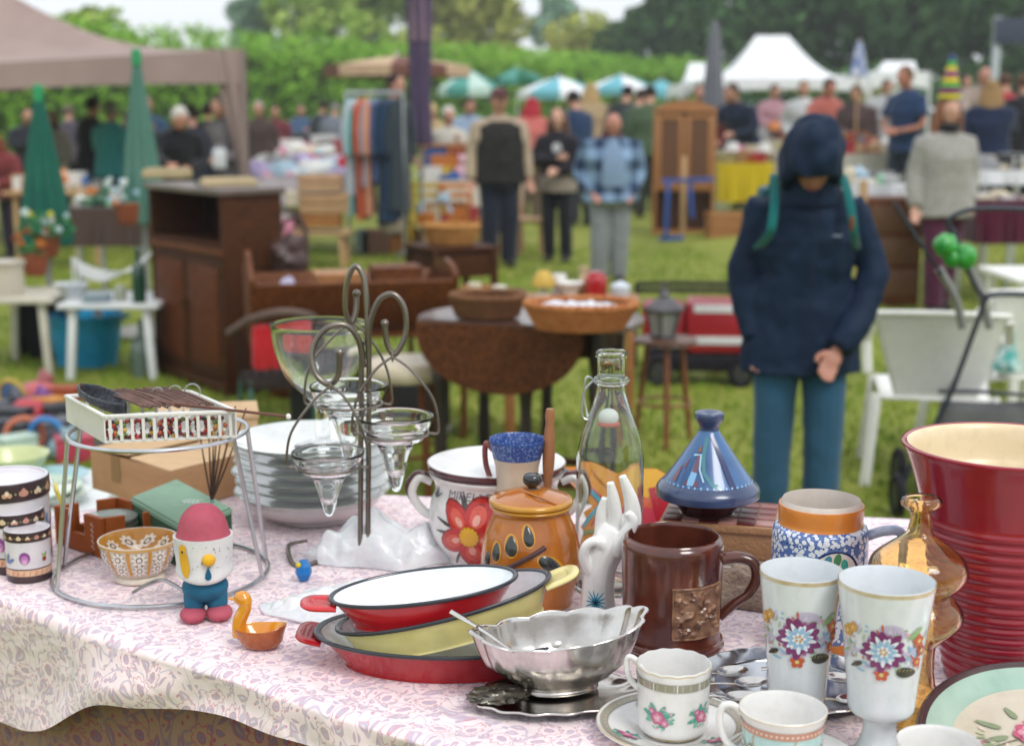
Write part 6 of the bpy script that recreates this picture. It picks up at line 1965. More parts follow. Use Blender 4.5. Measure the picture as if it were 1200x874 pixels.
 for sx, kd_ in zip((-1, 1), arms):
  s, e, h_ = armpts(sx, kd_)
  tube(bm, sp3([s, e, h_], 4), [.016 * H, .016 * H, .016 * H, .016 * H, .017 * H, .018 * H, .017 * H, .016 * H, .014 * H], 12)
  d = (h_ - e).normalized()
  sd = d.cross(V((0, -1, .2))).normalized()
  nrm = sd.cross(d)
  pc_ = h_ + d * .026 * H
  fr = Matrix((sd, nrm, d)).transposed().to_4x4()
  ball(bm, pc_, (.021 * H, .010 * H, .028 * H), 14, M=fr)
  for i_, (o_, L_) in enumerate(((-.016, .040), (-.0055, .046), (.0055, .043), (.016, .034))):
   f0 = pc_ + sd * o_ * H + d * .018 * H
   f1 = f0 + d * L_ * .5 * H + nrm * .002 * H; f2 = f1 + (d * .75 + nrm * (.65 if sx > 0 else .65)).normalized() * L_ * .5 * H
   tube(bm, [f0, f1, f2], [.0058 * H, .0054 * H, .0042 * H], 8)
  tf = pc_ + sd * (-sx) * -.018 * H - d * .008 * H
  tube(bm, [tf, tf + (d * .7 - sd * (-sx) * .6).normalized() * .022 * H, tf + (d * .9 - sd * (-sx) * .35 + nrm * .3).normalized() * .040 * H], [.0075 * H, .0066 * H, .005 * H], 8)
 for sx in (-1, 1):
  a, b, c = legpts(sx)
  tube(bm, sp3([a, b, c], 4), [.044 * H, .042 * H, .038 * H, .034 * H, .031 * H, .031 * H, .027 * H, .022 * H, .020 * H], 12)
  ball(bm, c + V((0, -.02 * H, -.022 * H)), (.024 * H, .05 * H, .02 * H), 12)
 body = mk('body', bm, sk, t); remesh(body, vox * .7, 3)
 # ---- trousers
 bm = B()
 ring_loft(bm, [(.44 * H, .080 * H * G, .064 * H * G, 0), (.48 * H, .098 * H * G, .074 * H * G, 0), (.53 * H, .098 * H * G, .072 * H * G, 0), (.57 * H, .088 * H * G, .064 * H * G, 0)], fn=T)
 for sx in (-1, 1):
  a, b, c = legpts(sx)
  tube(bm, sp3([a, b, c + V((0, .004 * H, -.01 * H))], 4), [q_ * H * G ** .7 for q_ in (.056, .054, .050, .047, .045, .044, .041, .039, .04)], 14)
 o = mk('trousers', bm, fabric('trousers ' + legs, legs), t); remesh(o, vox * .8, 3, .018)
 for sx in (-1, 1):
  a, b, c = legpts(sx)
  bm = B()
  for v in ball(bm, c + V((sx * .004 * H, -.030 * H, -.026 * H)), (.029 * H, .072 * H, .028 * H), 18): v.co.z = max(.002, v.co.z)
  mk('shoe', bm, mat('shoe ' + shoes, hx(shoes), rough=.5), t)
 # ---- top
 bm = B()
 tr = torso(1.13, hem)
 if hem < .5: tr = [(hem * H, (.134 if cls == 'jacket' else .112) * H * G, .088 * H * G, 0)] + tr[1:]
 if cls == 'jacket': tr[1] = (.52 * H, .128 * H, .086 * H, 0); tr[2] = (.58 * H, .122 * H, .08 * H, 0); tr[5] = (.775 * H, .104 * H, .074 * H, .004 * H); tr[6] = (.812 * H, .084 * H, .062 * H, .008 * H)
 ring_loft(bm, tr, fn=T)
 for sx, kd_ in zip((-1, 1), arms):
  s, e, h_ = armpts(sx, kd_)
  if sleeves: tube(bm, sp3([s + V((-sx * .02 * H, 0, -.004 * H)), e, h_ - (h_ - e).normalized() * .004 * H], 4), [.040 * H, .041 * H, .038 * H, .036 * H, .035 * H, .035 * H, .032 * H, .029 * H, .026 * H], 14)
  else: tube(bm, [s + V((-sx * .02 * H, 0, 0)), s.lerp(e, .72)], [.040 * H, .036 * H], 14)
 tm_ = topm or fabric('cloth ' + top, top)
 o = mk(cls, bm, tm_, t); remesh(o, vox * .8, 3, .045 if cls == 'jacket' else .03)
 if openc:   # shirt seen in the opening
  bm = B()
  for v in ring_loft(bm, [(.56 * H, .045 * H * G, .02 * H, -.070 * H * G), (.7 * H, .045 * H * G, .02 * H, -.072 * H * G), (.8 * H, .035 * H, .02 * H, -.058 * H), (.85 * H, .02 * H, .02 * H, -.03 * H)], fn=T): pass
  mk('shirt', bm, fabric('cloth ' + openc, openc), t)
 # ---- hair
 if hairs != 'none':
  bm = B()
  k_ = {'short': 1.0, 'long': 1.0, 'thin': .97}.get(hairs, 1)
  for v in ball(bm, (0, .010 * H, .948 * H), (.050 * H * k_, .056 * H * k_, .058 * H * k_), 28):
   n_ = v.co.copy(); n_ += (n_ - V((0, .01 * H, .948 * H))).normalized() * .006 * H * noise.noise(n_ * 22)
   if n_.y < -.030 * H and n_.z < .965 * H: n_.y = -.030 * H + (n_.y + .03 * H) * .1
   v.co = TH(n_)
  if hairs == 'long':
   for a_ in range(-5, 6):
    x_ = math.sin(a_ * .38) * .05 * H; y_ = .03 * H * math.cos(a_ * .38) + .004 * H
    for v in tube(bm, sp3([(x_ * .8, y_, .96 * H), (x_ * 1.15, y_ * 1.3, .90 * H), (x_ * 1.3, y_ * 1.2, .84 * H), (x_ * 1.15, y_ * 1.0, .79 * H)], 3), .017 * H, 8): v.co = TH(v.co)
  o = mk('hair', bm, mat('hair ' + hair, hx(hair), hx(hair, .7), rough=.6, ns=30, stretch=(4, 4, .6), bump=.4, bs=40), t);
  if hairs == 'long': remesh(o, vox * .7, 2)
 if abs(face) < 110:
  for sx in (-1, 1) if cls != 'jacket' else ():
   bm = B()
   for v in ball(bm, (sx * .017 * H, -.053 * H, .936 * H), (.0075 * H, .004 * H, .004 * H), 10): v.co = TH(v.co)
   mk('eye', bm, mat('dark eye', hx('2a201c'), rough=.3), t)
  bm = B()
  for v in ball(bm, (0, -.056 * H, .902 * H), (.014 * H, .005 * H, .004 * H), 10): v.co = TH(v.co)
  mk('mouth', bm, mat('lips', hx('9a5a50'), rough=.5), t)
 return t, H, T, TH, G
NV = '1c2940'
# plaid shirt
def mat_plaid(name, base, dark, sc_=16):
 m, t, b = NM(name)
 v = coord(t, (1, 1, 1))
 sp = nd(t, 'ShaderNodeSeparateXYZ'); t.links.new(v, sp.inputs[0])
 st = None; outs = []
 for i in (0, 2):
  a = nd(t, 'ShaderNodeMath', operation='MULTIPLY'); a.inputs[1].default_value = sc_ if i == 0 else sc_ * .8; t.links.new(sp.outputs[i], a.inputs[0])
  f = nd(t, 'ShaderNodeMath', operation='SINE'); mm = nd(t, 'ShaderNodeMath', operation='MULTIPLY'); mm.inputs[1].default_value = 3.0
  t.links.new(a.outputs[0], mm.inputs[0]); t.links.new(mm.outputs[0], f.inputs[0])
  g = nd(t, 'ShaderNodeMath', operation='GREATER_THAN'); g.inputs[1].default_value = .05; t.links.new(f.outputs[0], g.inputs[0]); outs.append(g.outputs[0])
 s = nd(t, 'ShaderNodeMath', operation='ADD'); t.links.new(outs[0], s.inputs[0]); t.links.new(outs[1], s.inputs[1])
 h = nd(t, 'ShaderNodeMath', operation='MULTIPLY'); h.inputs[1].default_value = .5; t.links.new(s.outputs[0], h.inputs[0])
 mx = nd(t, 'ShaderNodeMix', data_type='RGBA'); mx.inputs[6].default_value = base; mx.inputs[7].default_value = dark
 t.links.new(h.outputs[0], mx.inputs[0]); t.links.new(mx.outputs[2], b.inputs['Base Color']); b.inputs['Roughness'].default_value = .9
 return m
# --- the hooded man
navy = mat('navy rain jacket', hx('0f1f36'), hx('162840'), rough=.7, ns=5, bump=.5, bs=11)
t, H, T, TH, G = person('man in a hooded navy rain jacket looking down, teal backpack straps, hands in pockets', 948, 140, 4.86, -4, legs='2b5470', hair='2a2220',
 arms=('hang', 'tuck'), bow=40, lean=5, hem=.42, girth=1.04, vox=.009, topm=navy, hairs='none', grp=None, skin='b07a66', cls='jacket')
bm = B()
hc = V((0, .006 * H, .942 * H)); fd = V((0, -1, -.62)).normalized()
q = bmesh.ops.create_uvsphere(bm, u_segments=40, v_segments=28, radius=1)
dele = []
for v in bm.verts:
 n = v.co.copy()
 if n.dot(fd) > .72: dele.append(v); continue
 rr = 1 + .16 * noise.noise(n * 2.2)
 p = hc + V((n.x * .066 * H * rr * (1 + .5 * max(0, -n.z - .1)), n.y * .084 * H * rr, n.z * (.088 if n.z > 0 else .115) * H * rr))
 if n.z > .3 and n.y < 0: p.y -= .012 * H
 v.co = TH(p)
bmesh.ops.delete(bm, geom=dele, context='VERTS')
o = mk('hood', bm, navy, t); o.modifiers.new('so', 'SOLIDIFY').thickness = .014; d_ = o.modifiers.new('d', 'DISPLACE'); d_.texture = FOLDT; d_.strength = .02; d_.mid_level = .5
bm = B()
for v in ring_loft(bm, [(.80 * H, .075 * H, .066 * H, -.006 * H), (.84 * H, .062 * H, .062 * H, -.008 * H), (.875 * H, .054 * H, .060 * H, -.010 * H), (.895 * H, .050 * H, .054 * H, -.004 * H)], 28, fn=T): pass
o = mk('collar', bm, navy, t)
bm = B()
tube(bm, [T((.012 * H, -.088 * H, .80 * H)), T((.006 * H, -.094 * H, .65 * H)), T((0, -.098 * H, .45 * H))], .003, 6, flat=.5); mk('zip', bm, BLACK, t)
q_ = Print(); q_.strip([(0, 0), (.01, .004), (.02, 0), (.03, .005)], .006, hx('8d98a6'))
q_.build('chest_mark', t, lambda u, v, o_: T((.045 * H + u, -.083 * H * G - o_ - .009, .735 * H + v)), paint('matt print', .7, 0))
bp = thing('backpack', 'teal strapped backpack worn by the man in the navy hood', 'backpack', t.location, R(-4))
TL = fabric('teal webbing', '105c5c', '166a68')
for sx in (-1, 1):
 bm = B()
 cv = sp3([T((sx * .070 * H, .075 * H, .80 * H)), T((sx * .073 * H, .02 * H, .862 * H)), T((sx * .078 * H, -.055 * H, .826 * H)), T((sx * .085 * H, -.092 * H * G, .77 * H)), T((sx * .092 * H, -.085 * H * G, .735 * H)), T((sx * .11 * H, -.02 * H, .70 * H))], 6)
 tube(bm, cv, .015, 12, flat=.3, up=V((0, -.3, 1))); mk('strap', bm, TL, bp)
bm = B(); ball(bm, T((.080 * H, -.112 * H * G, .765 * H)), (.009, .006, .028), 12); mk('leather_tab', bm, mat('tan leather', hx('6a4426'), rough=.6), bp)
bm = B()
for v in box(bm, (0, 0, 0), (.30, .17, .44), bev=.05): v.co = T(v.co + V((0, .155 * H, .69 * H)))
mk('pack', bm, fabric('petrol pack cloth', '1c4a54'), bp)
# --- the three in the middle
mot = mat('black printed t-shirt', hx('1a1a1c'), hx('35332f'), rough=.9, ns=16)
t, H, T, TH, G = person('man in a cap with a black waistcoat over a beige long sleeved shirt', 585, 104, 14.2, 12, top='a89680', legs='1a2030', hair='4a4038', arms=('down', 'down'), girth=1.36, hem=.50, cls='shirt')
bm = B(); ring_loft(bm, [(.48 * H, .158 * H, .118 * H, -.004 * H), (.6 * H, .142 * H, .114 * H, -.006 * H), (.72 * H, .140 * H, .114 * H, -.008 * H), (.79 * H, .125 * H, .098 * H, -.006 * H), (.82 * H, .07 * H, .07 * H, 0)], fn=T); mk('waistcoat', bm, mot, t)
bm = B()
for v in ball(bm, (0, .004 * H, .965 * H), (.052 * H, .060 * H, .040 * H), 24): v.co = TH((v.co.x, v.co.y, max(v.co.z, .955 * H)))
for v in box(bm, (0, -.075 * H, .957 * H), (.08 * H, .06 * H, .006 * H), bev=.002): v.co = TH(v.co)
mk('cap', bm, mat('charcoal cap', hx('3a3a40'), hx('7a3a3c'), rough=.8, ns=14), t)
t, H, T, TH, G = person('young woman with long brown hair, black printed sweatshirt and a beige scarf at the hip', 654, 126, 14.7, -18, top='1c1a22', legs='171820', hair='6a5242', hairs='long', skin='cf9f88', arms=('crossed', 'front'), girth=1.12, hem=.55, cls='sweatshirt')
bm = B(); ring_loft(bm, [(.46 * H, .124 * H, .100 * H, 0), (.50 * H, .130 * H, .102 * H, 0), (.565 * H, .118 * H, .092 * H, 0)], fn=T); o = mk('hip_scarf', bm, fabric('beige knit', '94887c', '857a6e'), t)
q_ = Print(); q_.disc(0, 0, .05, hx('c8c8cc')); q_.disc(.03, -.03, .02, hx('8d8d92'), 2)
q_.build('chest_print', t, lambda u, v, o_: T((.02 * H + u, -.094 * H - o_, .745 * H + v)), paint('matt print', .7, 0))
pld = mat_plaid('blue checked shirt', hx('7f9ab8'), hx('1d3252'), 13)
t, H, T, TH, G = person('balding man in an open blue checked shirt looking down, pale grey jeans', 716, 128, 12.9, 6, legs='84888c', hair='5a5048', skin='bd8270', arms=('pocket', 'pocket'), bow=26, lean=6, girth=1.5, hem=.47, topm=pld, hairs='none', openc='7c93ae', cls='shirt')
bm = B()
for v in ball(bm, (0, .030 * H, .938 * H), (.047 * H, .036 * H, .045 * H), 20): v.co = TH(v.co)
mk('hair', bm, mat('hair 5a5048', hx('5a5048'), rough=.7), t)
bm = B();
for v in tube(bm, arc((0, .012 * H, .848 * H), .046 * H, 0, 2 * PI, 20)[:-1], .017 * H, 8, closed=True): v.co = T(v.co)
mk('red_collar', bm, fabric('claret cloth', '5e1c2a'), t)
# --- woman in the grey sweater
t, H, T, TH, G = person('woman in a pale grey knitted cardigan and black scarf with plum trousers, right of centre', 1112, 112, 10.9, 14, top='8f8c86', legs='4a1c34', hair='8a5c44', hairs='long', skin='cc9c88', arms=('down', 'pocket'), girth=1.3, hem=.45, stride=.07, bow=2,
 topm=mat('grey knitted wool', hx('a5a29c'), hx('8a8782'), rough=.95, ns=40, bump=.8, bs=90, sheen=.3), cls='cardigan')
bm = B()
for v in tube(bm, arc((0, .004 * H, .855 * H), .046 * H, 0, 2 * PI, 20)[:-1], .020 * H, 8, closed=True): v.co = T(v.co)
mk('scarf', bm, fabric('black cloth', '17161c'), t)
hat = thing('striped_hat', 'tall pointed knitted hat in yellow, purple and green bands above the grey cardigan', 'hat', (t.location.x, t.location.y, t.location.z), R(14))
hb0, ht_ = .985 * H, .975 * H + (aty(1112, 58, 10.9).z - aty(1112, 112, 10.9).z)
cc = ['c9bf3a', '7d2f6a', '5fa44a', 'd6bd3c', '8a3a74', 'cdbb44', '4fa050', '3a4f86']
for i in range(8):
 z0 = hb0 + (ht_ - hb0) * i / 8; z1 = hb0 + (ht_ - hb0) * (i + 1) / 8
 r0 = .052 * H * (1 - .78 * (i / 8)); r1 = .052 * H * (1 - .78 * ((i + 1) / 8))
 bm = B(); vs = lathe(bm, [(r0 * .85, z0), (r0 * 1.06, z0 + (z1 - z0) * .3), (r1 * 1.12, z1 - (z1 - z0) * .3), (r1 * .85, z1)], 20)
 for v in vs: v.co = TH(V((v.co.x, v.co.y, v.co.z)) if True else v.co)
 mk('band', bm, fabric('hat ' + cc[i], cc[i]), hat)
# --- others
others = [
 ('man in a teal jacket with his back turned under the taupe gazebo', 127, 118, 17.3, 170, dict(top='3d9299', legs='172a44', hair='8b8a84', skin='b98672', girth=1.15)),
 ('person in a black jacket and blue jeans left of the teal jacket', 100, 112, 18.2, 150, dict(top='1c1e26', legs='2e4560', hair='3a2c24', girth=1.0, arms=('front', 'front'))),
 ('woman in a dark scarf and white top behind the left green parasol', 57, 128, 18.5, 20, dict(top='b8b0aa', legs='22304a', hair='6a4a3c', hairs='long', arms=('front', 'front'))),
 ('person with reddish hair in a plum top at the left edge', 10, 152, 15, -20, dict(top='7a3438', legs='2a2430', hair='8a4e3a', lean=24, hairs='long', arms=('reach', 'front'))),
 ('white haired woman in black leaning over the stall under the gazebo', 198, 122, 14.6, 30, dict(top='1a1b20', legs='20222a', hair='cfcac2', skin='c28a74', lean=26, bow=12, arms=('reach', 'front'))),
 ('dark haired person in a charcoal coat right of the white haired woman', 226, 122, 15.6, 200, dict(top='1d2230', legs='1c2230', hair='3a2a24', girth=1.2, lean=12)),
 ('man in a grey shirt with a black jacket over his shoulder by the gazebo pole', 262, 110, 15.8, -12, dict(top='6f6a6c', legs='1d1f26', hair='8a7a6e', girth=1.0, arms=('pocket', 'front'))),
 ('person with a blue top seen behind the second green parasol', 172, 112, 20, 10, dict(top='2f4b66', legs='222a38', hair='6a5a50')),
 ('elderly man in a dark brown coat right of the gazebo pole', 303, 118, 22, 0, dict(top='4a3c3a', legs='2a2826', hair='a09a94')),
 ('man with a dark cap standing behind the clothes rack', 461, 86, 17.2, 60, dict(top='2c2f33', legs='23262c', hair='3a2a20', arms=('front', 'down'))),
 ('person in a navy jacket bending behind the young woman', 682, 104, 19.5, 205, dict(top='1d3350', legs='22262e', hair='2a2420', lean=16)),
 ('fair haired visitor in beige between the two parasols', 693, 96, 24, 180, dict(top='a08a6a', legs='5a5040', hair='b89a6a', hairs='long')),
 ('man in an olive green jacket with his back turned left of the hutch', 762, 98, 21, 175, dict(top='45583f', legs='33362c', hair='2c2620', girth=1.3)),
 ('visitor in black left of the olive green jacket', 732, 98, 23, 160, dict(top='24272c', legs='24262c', hair='1e1a18')),
 ('person in a dark green coat between black coat and olive jacket', 746, 102, 22.2, 150, dict(top='2f4438', legs='24262c', hair='3a2c22')),
 ('stall keeper with pink face in a grey shirt beside the grey parasol', 818, 98, 24, 0, dict(top='8a6a6a', legs='2b2d34', hair='6a5048')),
 ('man in a navy pullover bending behind the yellow cloth stall', 874, 96, 21, -40, dict(top='1f2a40', legs='20242c', hair='4a3a30', lean=25, arms=('reach', 'front'))),
 ('person in a salmon pink top at the marquee', 967, 90, 20, 10, dict(top='b0645a', legs='3a3a48', hair='3c2c28', skin='b97a66')),
 ('visitor in a brown coat under the blue flag', 1008, 98, 19, -30, dict(top='4f3f40', legs='2d2a30', hair='4c3a34', lean=10)),
 ('man in a navy t-shirt seen from the side behind the white stall', 1066, 76, 16.2, -50, dict(top='22385a', legs='2a3342', hair='7a5a44', skin='b87c66', sleeves=False, girth=1.1, bow=14, arms=('front', 'front'))),
 ('blond woman in a navy jacket with her back turned at the right', 1163, 92, 14.8, 165, dict(top='1a2642', legs='1a2230', hair='9a7a52', girth=1.3, hairs='long')),
 ('bald man whose face shows above the navy jacket', 1150, 76, 20, 0, dict(top='9a8a80', legs='4a4440', hair='caa28c', hairs='none', skin='c28a78')),
 ('person in a bright red jacket near the right edge', 1185, 84, 17.4, 190, dict(top='9a1f2c', legs='2a2a32', hair='5c4436')),
 ('person in a black coat at the right edge', 1204, 84, 15.4, 180, dict(top='1f1e24', legs='1f1f25', hair='6a4a3c')),
 ('person in an orange and beige coat on the far lane', 1130, 88, 26, 10, dict(top='6a8aa0', legs='3a3a40', hair='5a463c')),
 ('distant visitor in grey left of the clothes rack', 390, 120, 27, 170, dict(top='6f7480', legs='3a3c42', hair='8a8480')),
 ('distant visitor with dark hair in front of the hedge', 376, 118, 29, 160, dict(top='2f3440', legs='2a2c32', hair='2c2420')),
 ('distant visitor in blue in front of the hedge', 352, 122, 30, 10, dict(top='4a5f80', legs='33363e', hair='6a5a50')),
 ('visitor with a red hood behind the man in the cap', 621, 112, 20, 170, dict(top='c06a62', legs='6a5a4a', hair='a82430', hairs='long')),
 ('child in a white cap at the toy stall', 525, 124, 17.5, 10, dict(top='b9b4a8', legs='4a4c58', hair='d8d4cc')),
 ('person in a pale pink top right of the grey parasol', 905, 98, 25, 15, dict(top='a8808a', legs='3a3c44', hair='4a3a34')),
 ('bald visitor in a dark jacket behind the left green parasol', 30, 126, 21, 30, dict(top='2a2c34', legs='22242c', hair='2c2420', hairs='none')),
 ('visitor in a purple grey coat at the back of the taupe gazebo', 80, 122, 22, 200, dict(top='4a4450', legs='24242c', hair='6a5a50')),
 ('woman in a brown coat at the back of the taupe gazebo', 148, 124, 22.5, 170, dict(top='5a4438', legs='24242c', hair='4a3428', hairs='long')),
 ('visitor in black between the white haired woman and the jacket man', 243, 120, 20, 190, dict(top='15161b', legs='1a1a20', hair='2a2220')),
 ('visitor in maroon right of the elderly man', 322, 122, 26, 10, dict(top='6a3038', legs='2a2a32', hair='3a2c26')),
 ('visitor in a light blue shirt behind the toy stall', 548, 112, 20, 15, dict(top='8a9cb4', legs='3a3c48', hair='4a3a30')),
 ('visitor in a straw hat colour jacket at the toy stall', 508, 120, 21, -20, dict(top='b09a70', legs='4a4438', hair='c8b080')),
 ('visitor in dark red behind the yellow cloth stall', 850, 102, 24, 0, dict(top='6a2a30', legs='2a2a30', hair='3a2a24')),
 ('visitor in pale grey between brown coat and navy t-shirt', 1036, 92, 22, 10, dict(top='a4a6aa', legs='3a3c44', hair='5a4a40')),
 ('visitor in white left of the salmon pink one', 942, 94, 22, -10, dict(top='c4c6c8', legs='3a3c44', hair='7a6a58')),
]
for lab, px, yt, Y, face, kw in others:
 kw.setdefault('lean', rnd.uniform(0, 12)); kw.setdefault('bow', rnd.uniform(0, 24)); kw.setdefault('girth', rnd.uniform(1.05, 1.35)); kw.setdefault('stride', rnd.uniform(-.05, .05)); kw.setdefault('arms', rnd.choice([('front', 'down'), ('down', 'pocket'), ('front', 'front'), ('reach', 'down'), ('pocket', 'phone'), ('crossed', 'front')]))
 person(lab, px, yt, Y, face, vox=.018 if Y < 16.5 else .024, **kw)
# ################################################################## FURNITURE AND STALLS
DW = wood('dark walnut', '301708', '502c12', rough=.65, coat=0); DW2 = wood('near black oak', '1d130f', '2b1c15', rough=.45); MW = wood('reddish brown mahogany', '502810', '70401e', rough=.6, coat=.1)
OW = wood('honey oak', '966034', 'ae7844', rough=.5); LW = wood('light pine', 'b08a5e', 'c09c70', rough=.55)
def quadbox(name, m, parent, N_, A, Bq, z0, z1, org, bev=.004):
 "box on a ground plan N, A, A+B-N, B between z0 and z1 (world points, org subtracted)"
 C_ = A + (Bq - N_)
 bm = B(); prism(bm, [(q.x - org.x, q.y - org.y) for q in (N_, A, C_, Bq)], z0, z1)
 if bev: bmesh.ops.bevel(bm, geom=list(bm.edges), offset=bev, segments=2, affect='EDGES')
 return mk(name, bm, m, parent)
# ---- dark cabinet
zt = 1.12
N_ = at(258, 222, zt); A = at(173, 214, zt); Bq = at(325, 215, zt)
ua = (A - N_); ub = (Bq - N_)
ub = ub.normalized() * min(ub.length, .36)
Bq = N_ + ub
org = V((N_.x, N_.y, 0))
cb = thing('wooden_cabinet', 'tall dark walnut cabinet with an open shelf above two panelled doors', 'cabinet', org)
L = ua.length; ux = ua.normalized(); uy = ub.normalized(); D_ = ub.length
Mx = Matrix((ux, V((-ux.y, ux.x, 0)) if V((-ux.y, ux.x, 0)).dot(uy) > 0 else V((ux.y, -ux.x, 0)), V((0, 0, 1)))).transposed().to_4x4()
def cbox(name, x0, x1, y0, y1, z0, z1, m, bev=.004, par=None):
 bm = B(); box(bm, None, (x1 - x0, y1 - y0, z1 - z0), bev=bev, M=Mx @ Matrix.Translation(((x0 + x1) / 2, (y0 + y1) / 2, (z0 + z1) / 2)))
 return mk(name, bm, m, par or cb)
cbox('top', -.02, L + .02, -.02, D_ + .02, zt - .035, zt, mat('worn grey top', hx('6d5e58'), hx('50413c'), rough=.4, ns=6, coat=.2), .006)
cbox('side_panel', 0, .025, 0, D_, .06, zt - .036, DW); cbox('side_panel', L - .025, L, 0, D_, .06, zt - .036, DW)
cbox('back_panel', .026, L - .026, D_ - .02, D_, .06, zt - .036, DW2)
cbox('shelf', .026, L - .026, .002, D_ - .021, .80, .825, DW); cbox('moulding', -.006, L + .006, -.014, .0, .76, .80, MW)
cbox('base', -.01, L + .01, -.01, D_ + .004, 0, .075, DW)
for i in range(2):
 x0 = .028 + i * (L - .056) / 2; x1 = x0 + (L - .056) / 2 - .004
 d = cbox('door', x0, x1, .0, .02, .085, .755, DW)
 cbox('door_panel', x0 + .04, x1 - .04, -.006, .0, .15, .70, wood('walnut panel', '471f08', '6a3512', rough=.65), .005, d)
BRS = mat('old brass', hx('8a7040'), hx('5c4826'), rough=.4, metal=1)
for s_ in (-1, 1):
 cbox('knob', L / 2 + s_ * .028 - .008, L / 2 + s_ * .028 + .008, -.03, -.006, .46, .48, BRS, .004)
 for z in (.16, .66): cbox('hinge', L / 2 + s_ * (L / 2 - .03) - .006, L / 2 + s_ * (L / 2 - .03) + .006, -.008, .0, z, z + .05, BRS, .002)
for i, (px, py, w, d2, h, c_, lab, nm, ct) in enumerate((
  (196, 203, .27, .16, .05, 'b9a883', 'cream coloured flat case lying on the left of the dark cabinet', 'flat_case', 'case'),
  (300, 206, .30, .14, .035, 'c2b08c', 'long cream board lying across the right end of the dark cabinet', 'cream_board', 'board'))):
 q = at(px, py, zt + .03) if i == 0 else N_ + ub * .62 + ua * .15
 bm = B(); box(bm, (0, 0, h / 2), (w, d2, h), bev=.01)
 if i == 0: box(bm, (0, 0, h * 1.1), (w * .9, d2 * .8, h * .2), bev=.004)
 else: box(bm, (0, 0, h * 1.2), (w * .95, d2 * .5, h * .35), bev=.006)
 q.z = zt + .001
 tag(mk(nm, bm, mat('cream paint ' + c_, hx(c_), hx(c_, .85), rough=.6, ns=8), None, q, (0, 0, R(-8 if i == 0 else 24))), lab, ct)
q = N_ + ua * .3 + ub * .3; q.z = zt + .012
t = thing('spectacles', 'dark framed spectacles lying in the middle of the dark cabinet top', 'spectacles', q, R(10))
for sx in (-1, 1):
 bm = B(); tube(bm, arc((sx * .035, 0, .0), .026, 0, 2 * PI, 20)[:-1], .004, 6, closed=True); mk('rim', bm, BLACK, t)
 bm = B(); tube(bm, sp3([(sx * .061, 0, 0), (sx * .066, .06, .01), (sx * .06, .13, 0)], 5), .003, 6); mk('temple', bm, BLACK, t)
# box and shelf behind the cabinet's right side
q = aty(342, 300, 7.6)
t = thing('wooden_chest', 'mid brown wooden chest standing right of the dark cabinet', 'chest', (q.x, 7.7, 0), R(12))
bm = B(); box(bm, (0, 0, .33), (.30, .3, .66), bev=.008); mk('body', bm, MW, t)
for i in range(3):
 bm = B(); box(bm, (0, -.155, .12 + i * .2), (.26, .02, .17), bev=.005); dr = mk('drawer', bm, OW if i == 9 else MW, t)
 bm = B(); ball(bm, (0, -.172, .12 + i * .2), .012, 10); mk('knob', bm, DW2, dr)
bm = B()
for v in ball(bm, (0, 0, 0), (.11, .1, .12), 26):
 v.co += v.co.normalized() * .05 * noise.noise(v.co * 14)
 v.co.z = max(v.co.z, -.09)
tube(bm, sp3([(-.07, 0, .08), (-.04, 0, .19), (.05, 0, .2), (.08, 0, .08)], 5), .009, 6)
o = mk('leather_bag', bm, mat('dark brown leather', hx('3a2626'), hx('4d3632'), rough=.5, bump=.4, bs=40), None, (q.x - .0, 7.65, .755))
tag(o, 'slumped dark brown leather bag on top of the brown chest', 'bag')
# ---- cradle
q = aty(408, 350, 7.0)
t = thing('wooden_cradle', 'long reddish wooden cradle with sloping sides, filled with boxes and cloth', 'cradle', (q.x, 7.05, 0), R(14))
cw = .40
for sy in (-1, 1):
 bm = B(); M_ = Matrix.Translation((0, sy * .21, .60)) @ Matrix.Rotation(sy * R(-24), 4, 'X')
 box(bm, None, (.96, .02, .26), bev=.004, M=M_); mk('side_board', bm, MW, t)
for sx in (-1, 1):
 bm = B(); pr_ = [(-.16, .40), (.16, .40), (.27, .74), (.18, .78), (0, .86 if sx < 0 else .8), (-.18, .78), (-.27, .74)]
 a = [bm.verts.new((sx * .48, y, z)) for y, z in pr_]; b_ = [bm.verts.new((sx * .505, y, z)) for y, z in pr_]
 bm.faces.new(a); bm.faces.new(b_[::-1])
 for j in range(7): bm.faces.new((a[j], a[(j + 1) % 7], b_[(j + 1) % 7], b_[j]))
 mk('end_board', bm, MW, t)
 bm = B(); tube(bm, sp3([(sx * .4, -.3, .37), (sx * .4, 0, .33), (sx * .4, .3, .37)], 6), .022, 8); mk('rocker', bm, MW, t)
bm = B(); box(bm, (0, 0, .44), (.95, .34, .02)); mk('bottom_board', bm, MW, t)
for i, (x, y, z, sx, sy, sz, m_, lab, nm) in enumerate(((-.05, .0, .63, .24, .2, .22, OW, 'honey coloured wooden box inside the cradle', 'wooden_box'), (.24, .03, .64, .24, .2, .24, MW, 'reddish wooden box beside the honey coloured one in the cradle', 'wooden_box'))):
 M_ = Matrix.Translation((q.x, 7.05, 0)) @ Matrix.Rotation(R(14), 4, 'Z')
 p = M_ @ V((x, y, z - sz / 2 + .0))
 bm = B(); box(bm, (0, 0, sz / 2), (sx, sy, sz), bev=.004); box(bm, (0, 0, sz * .96), (sx * 1.03, sy * 1.03, sz * .12), bev=.004)
 tag(mk(nm, bm, m_, None, p, (0, 0, R(14))), lab, 'box')
crumple('lilac_cloth', 'pale lilac cloth bunched in the left end of the cradle', M_ @ V((-.30, 0, .56)), (.13, .12), 5, fabric('lilac cotton', 'b9b6cf', 'a7a3bf'), [(0, 0, .16, .08)], 'cloth')
bm = B(); box(bm, (0, 0, .17), (.75, .42, .34), bev=.02);
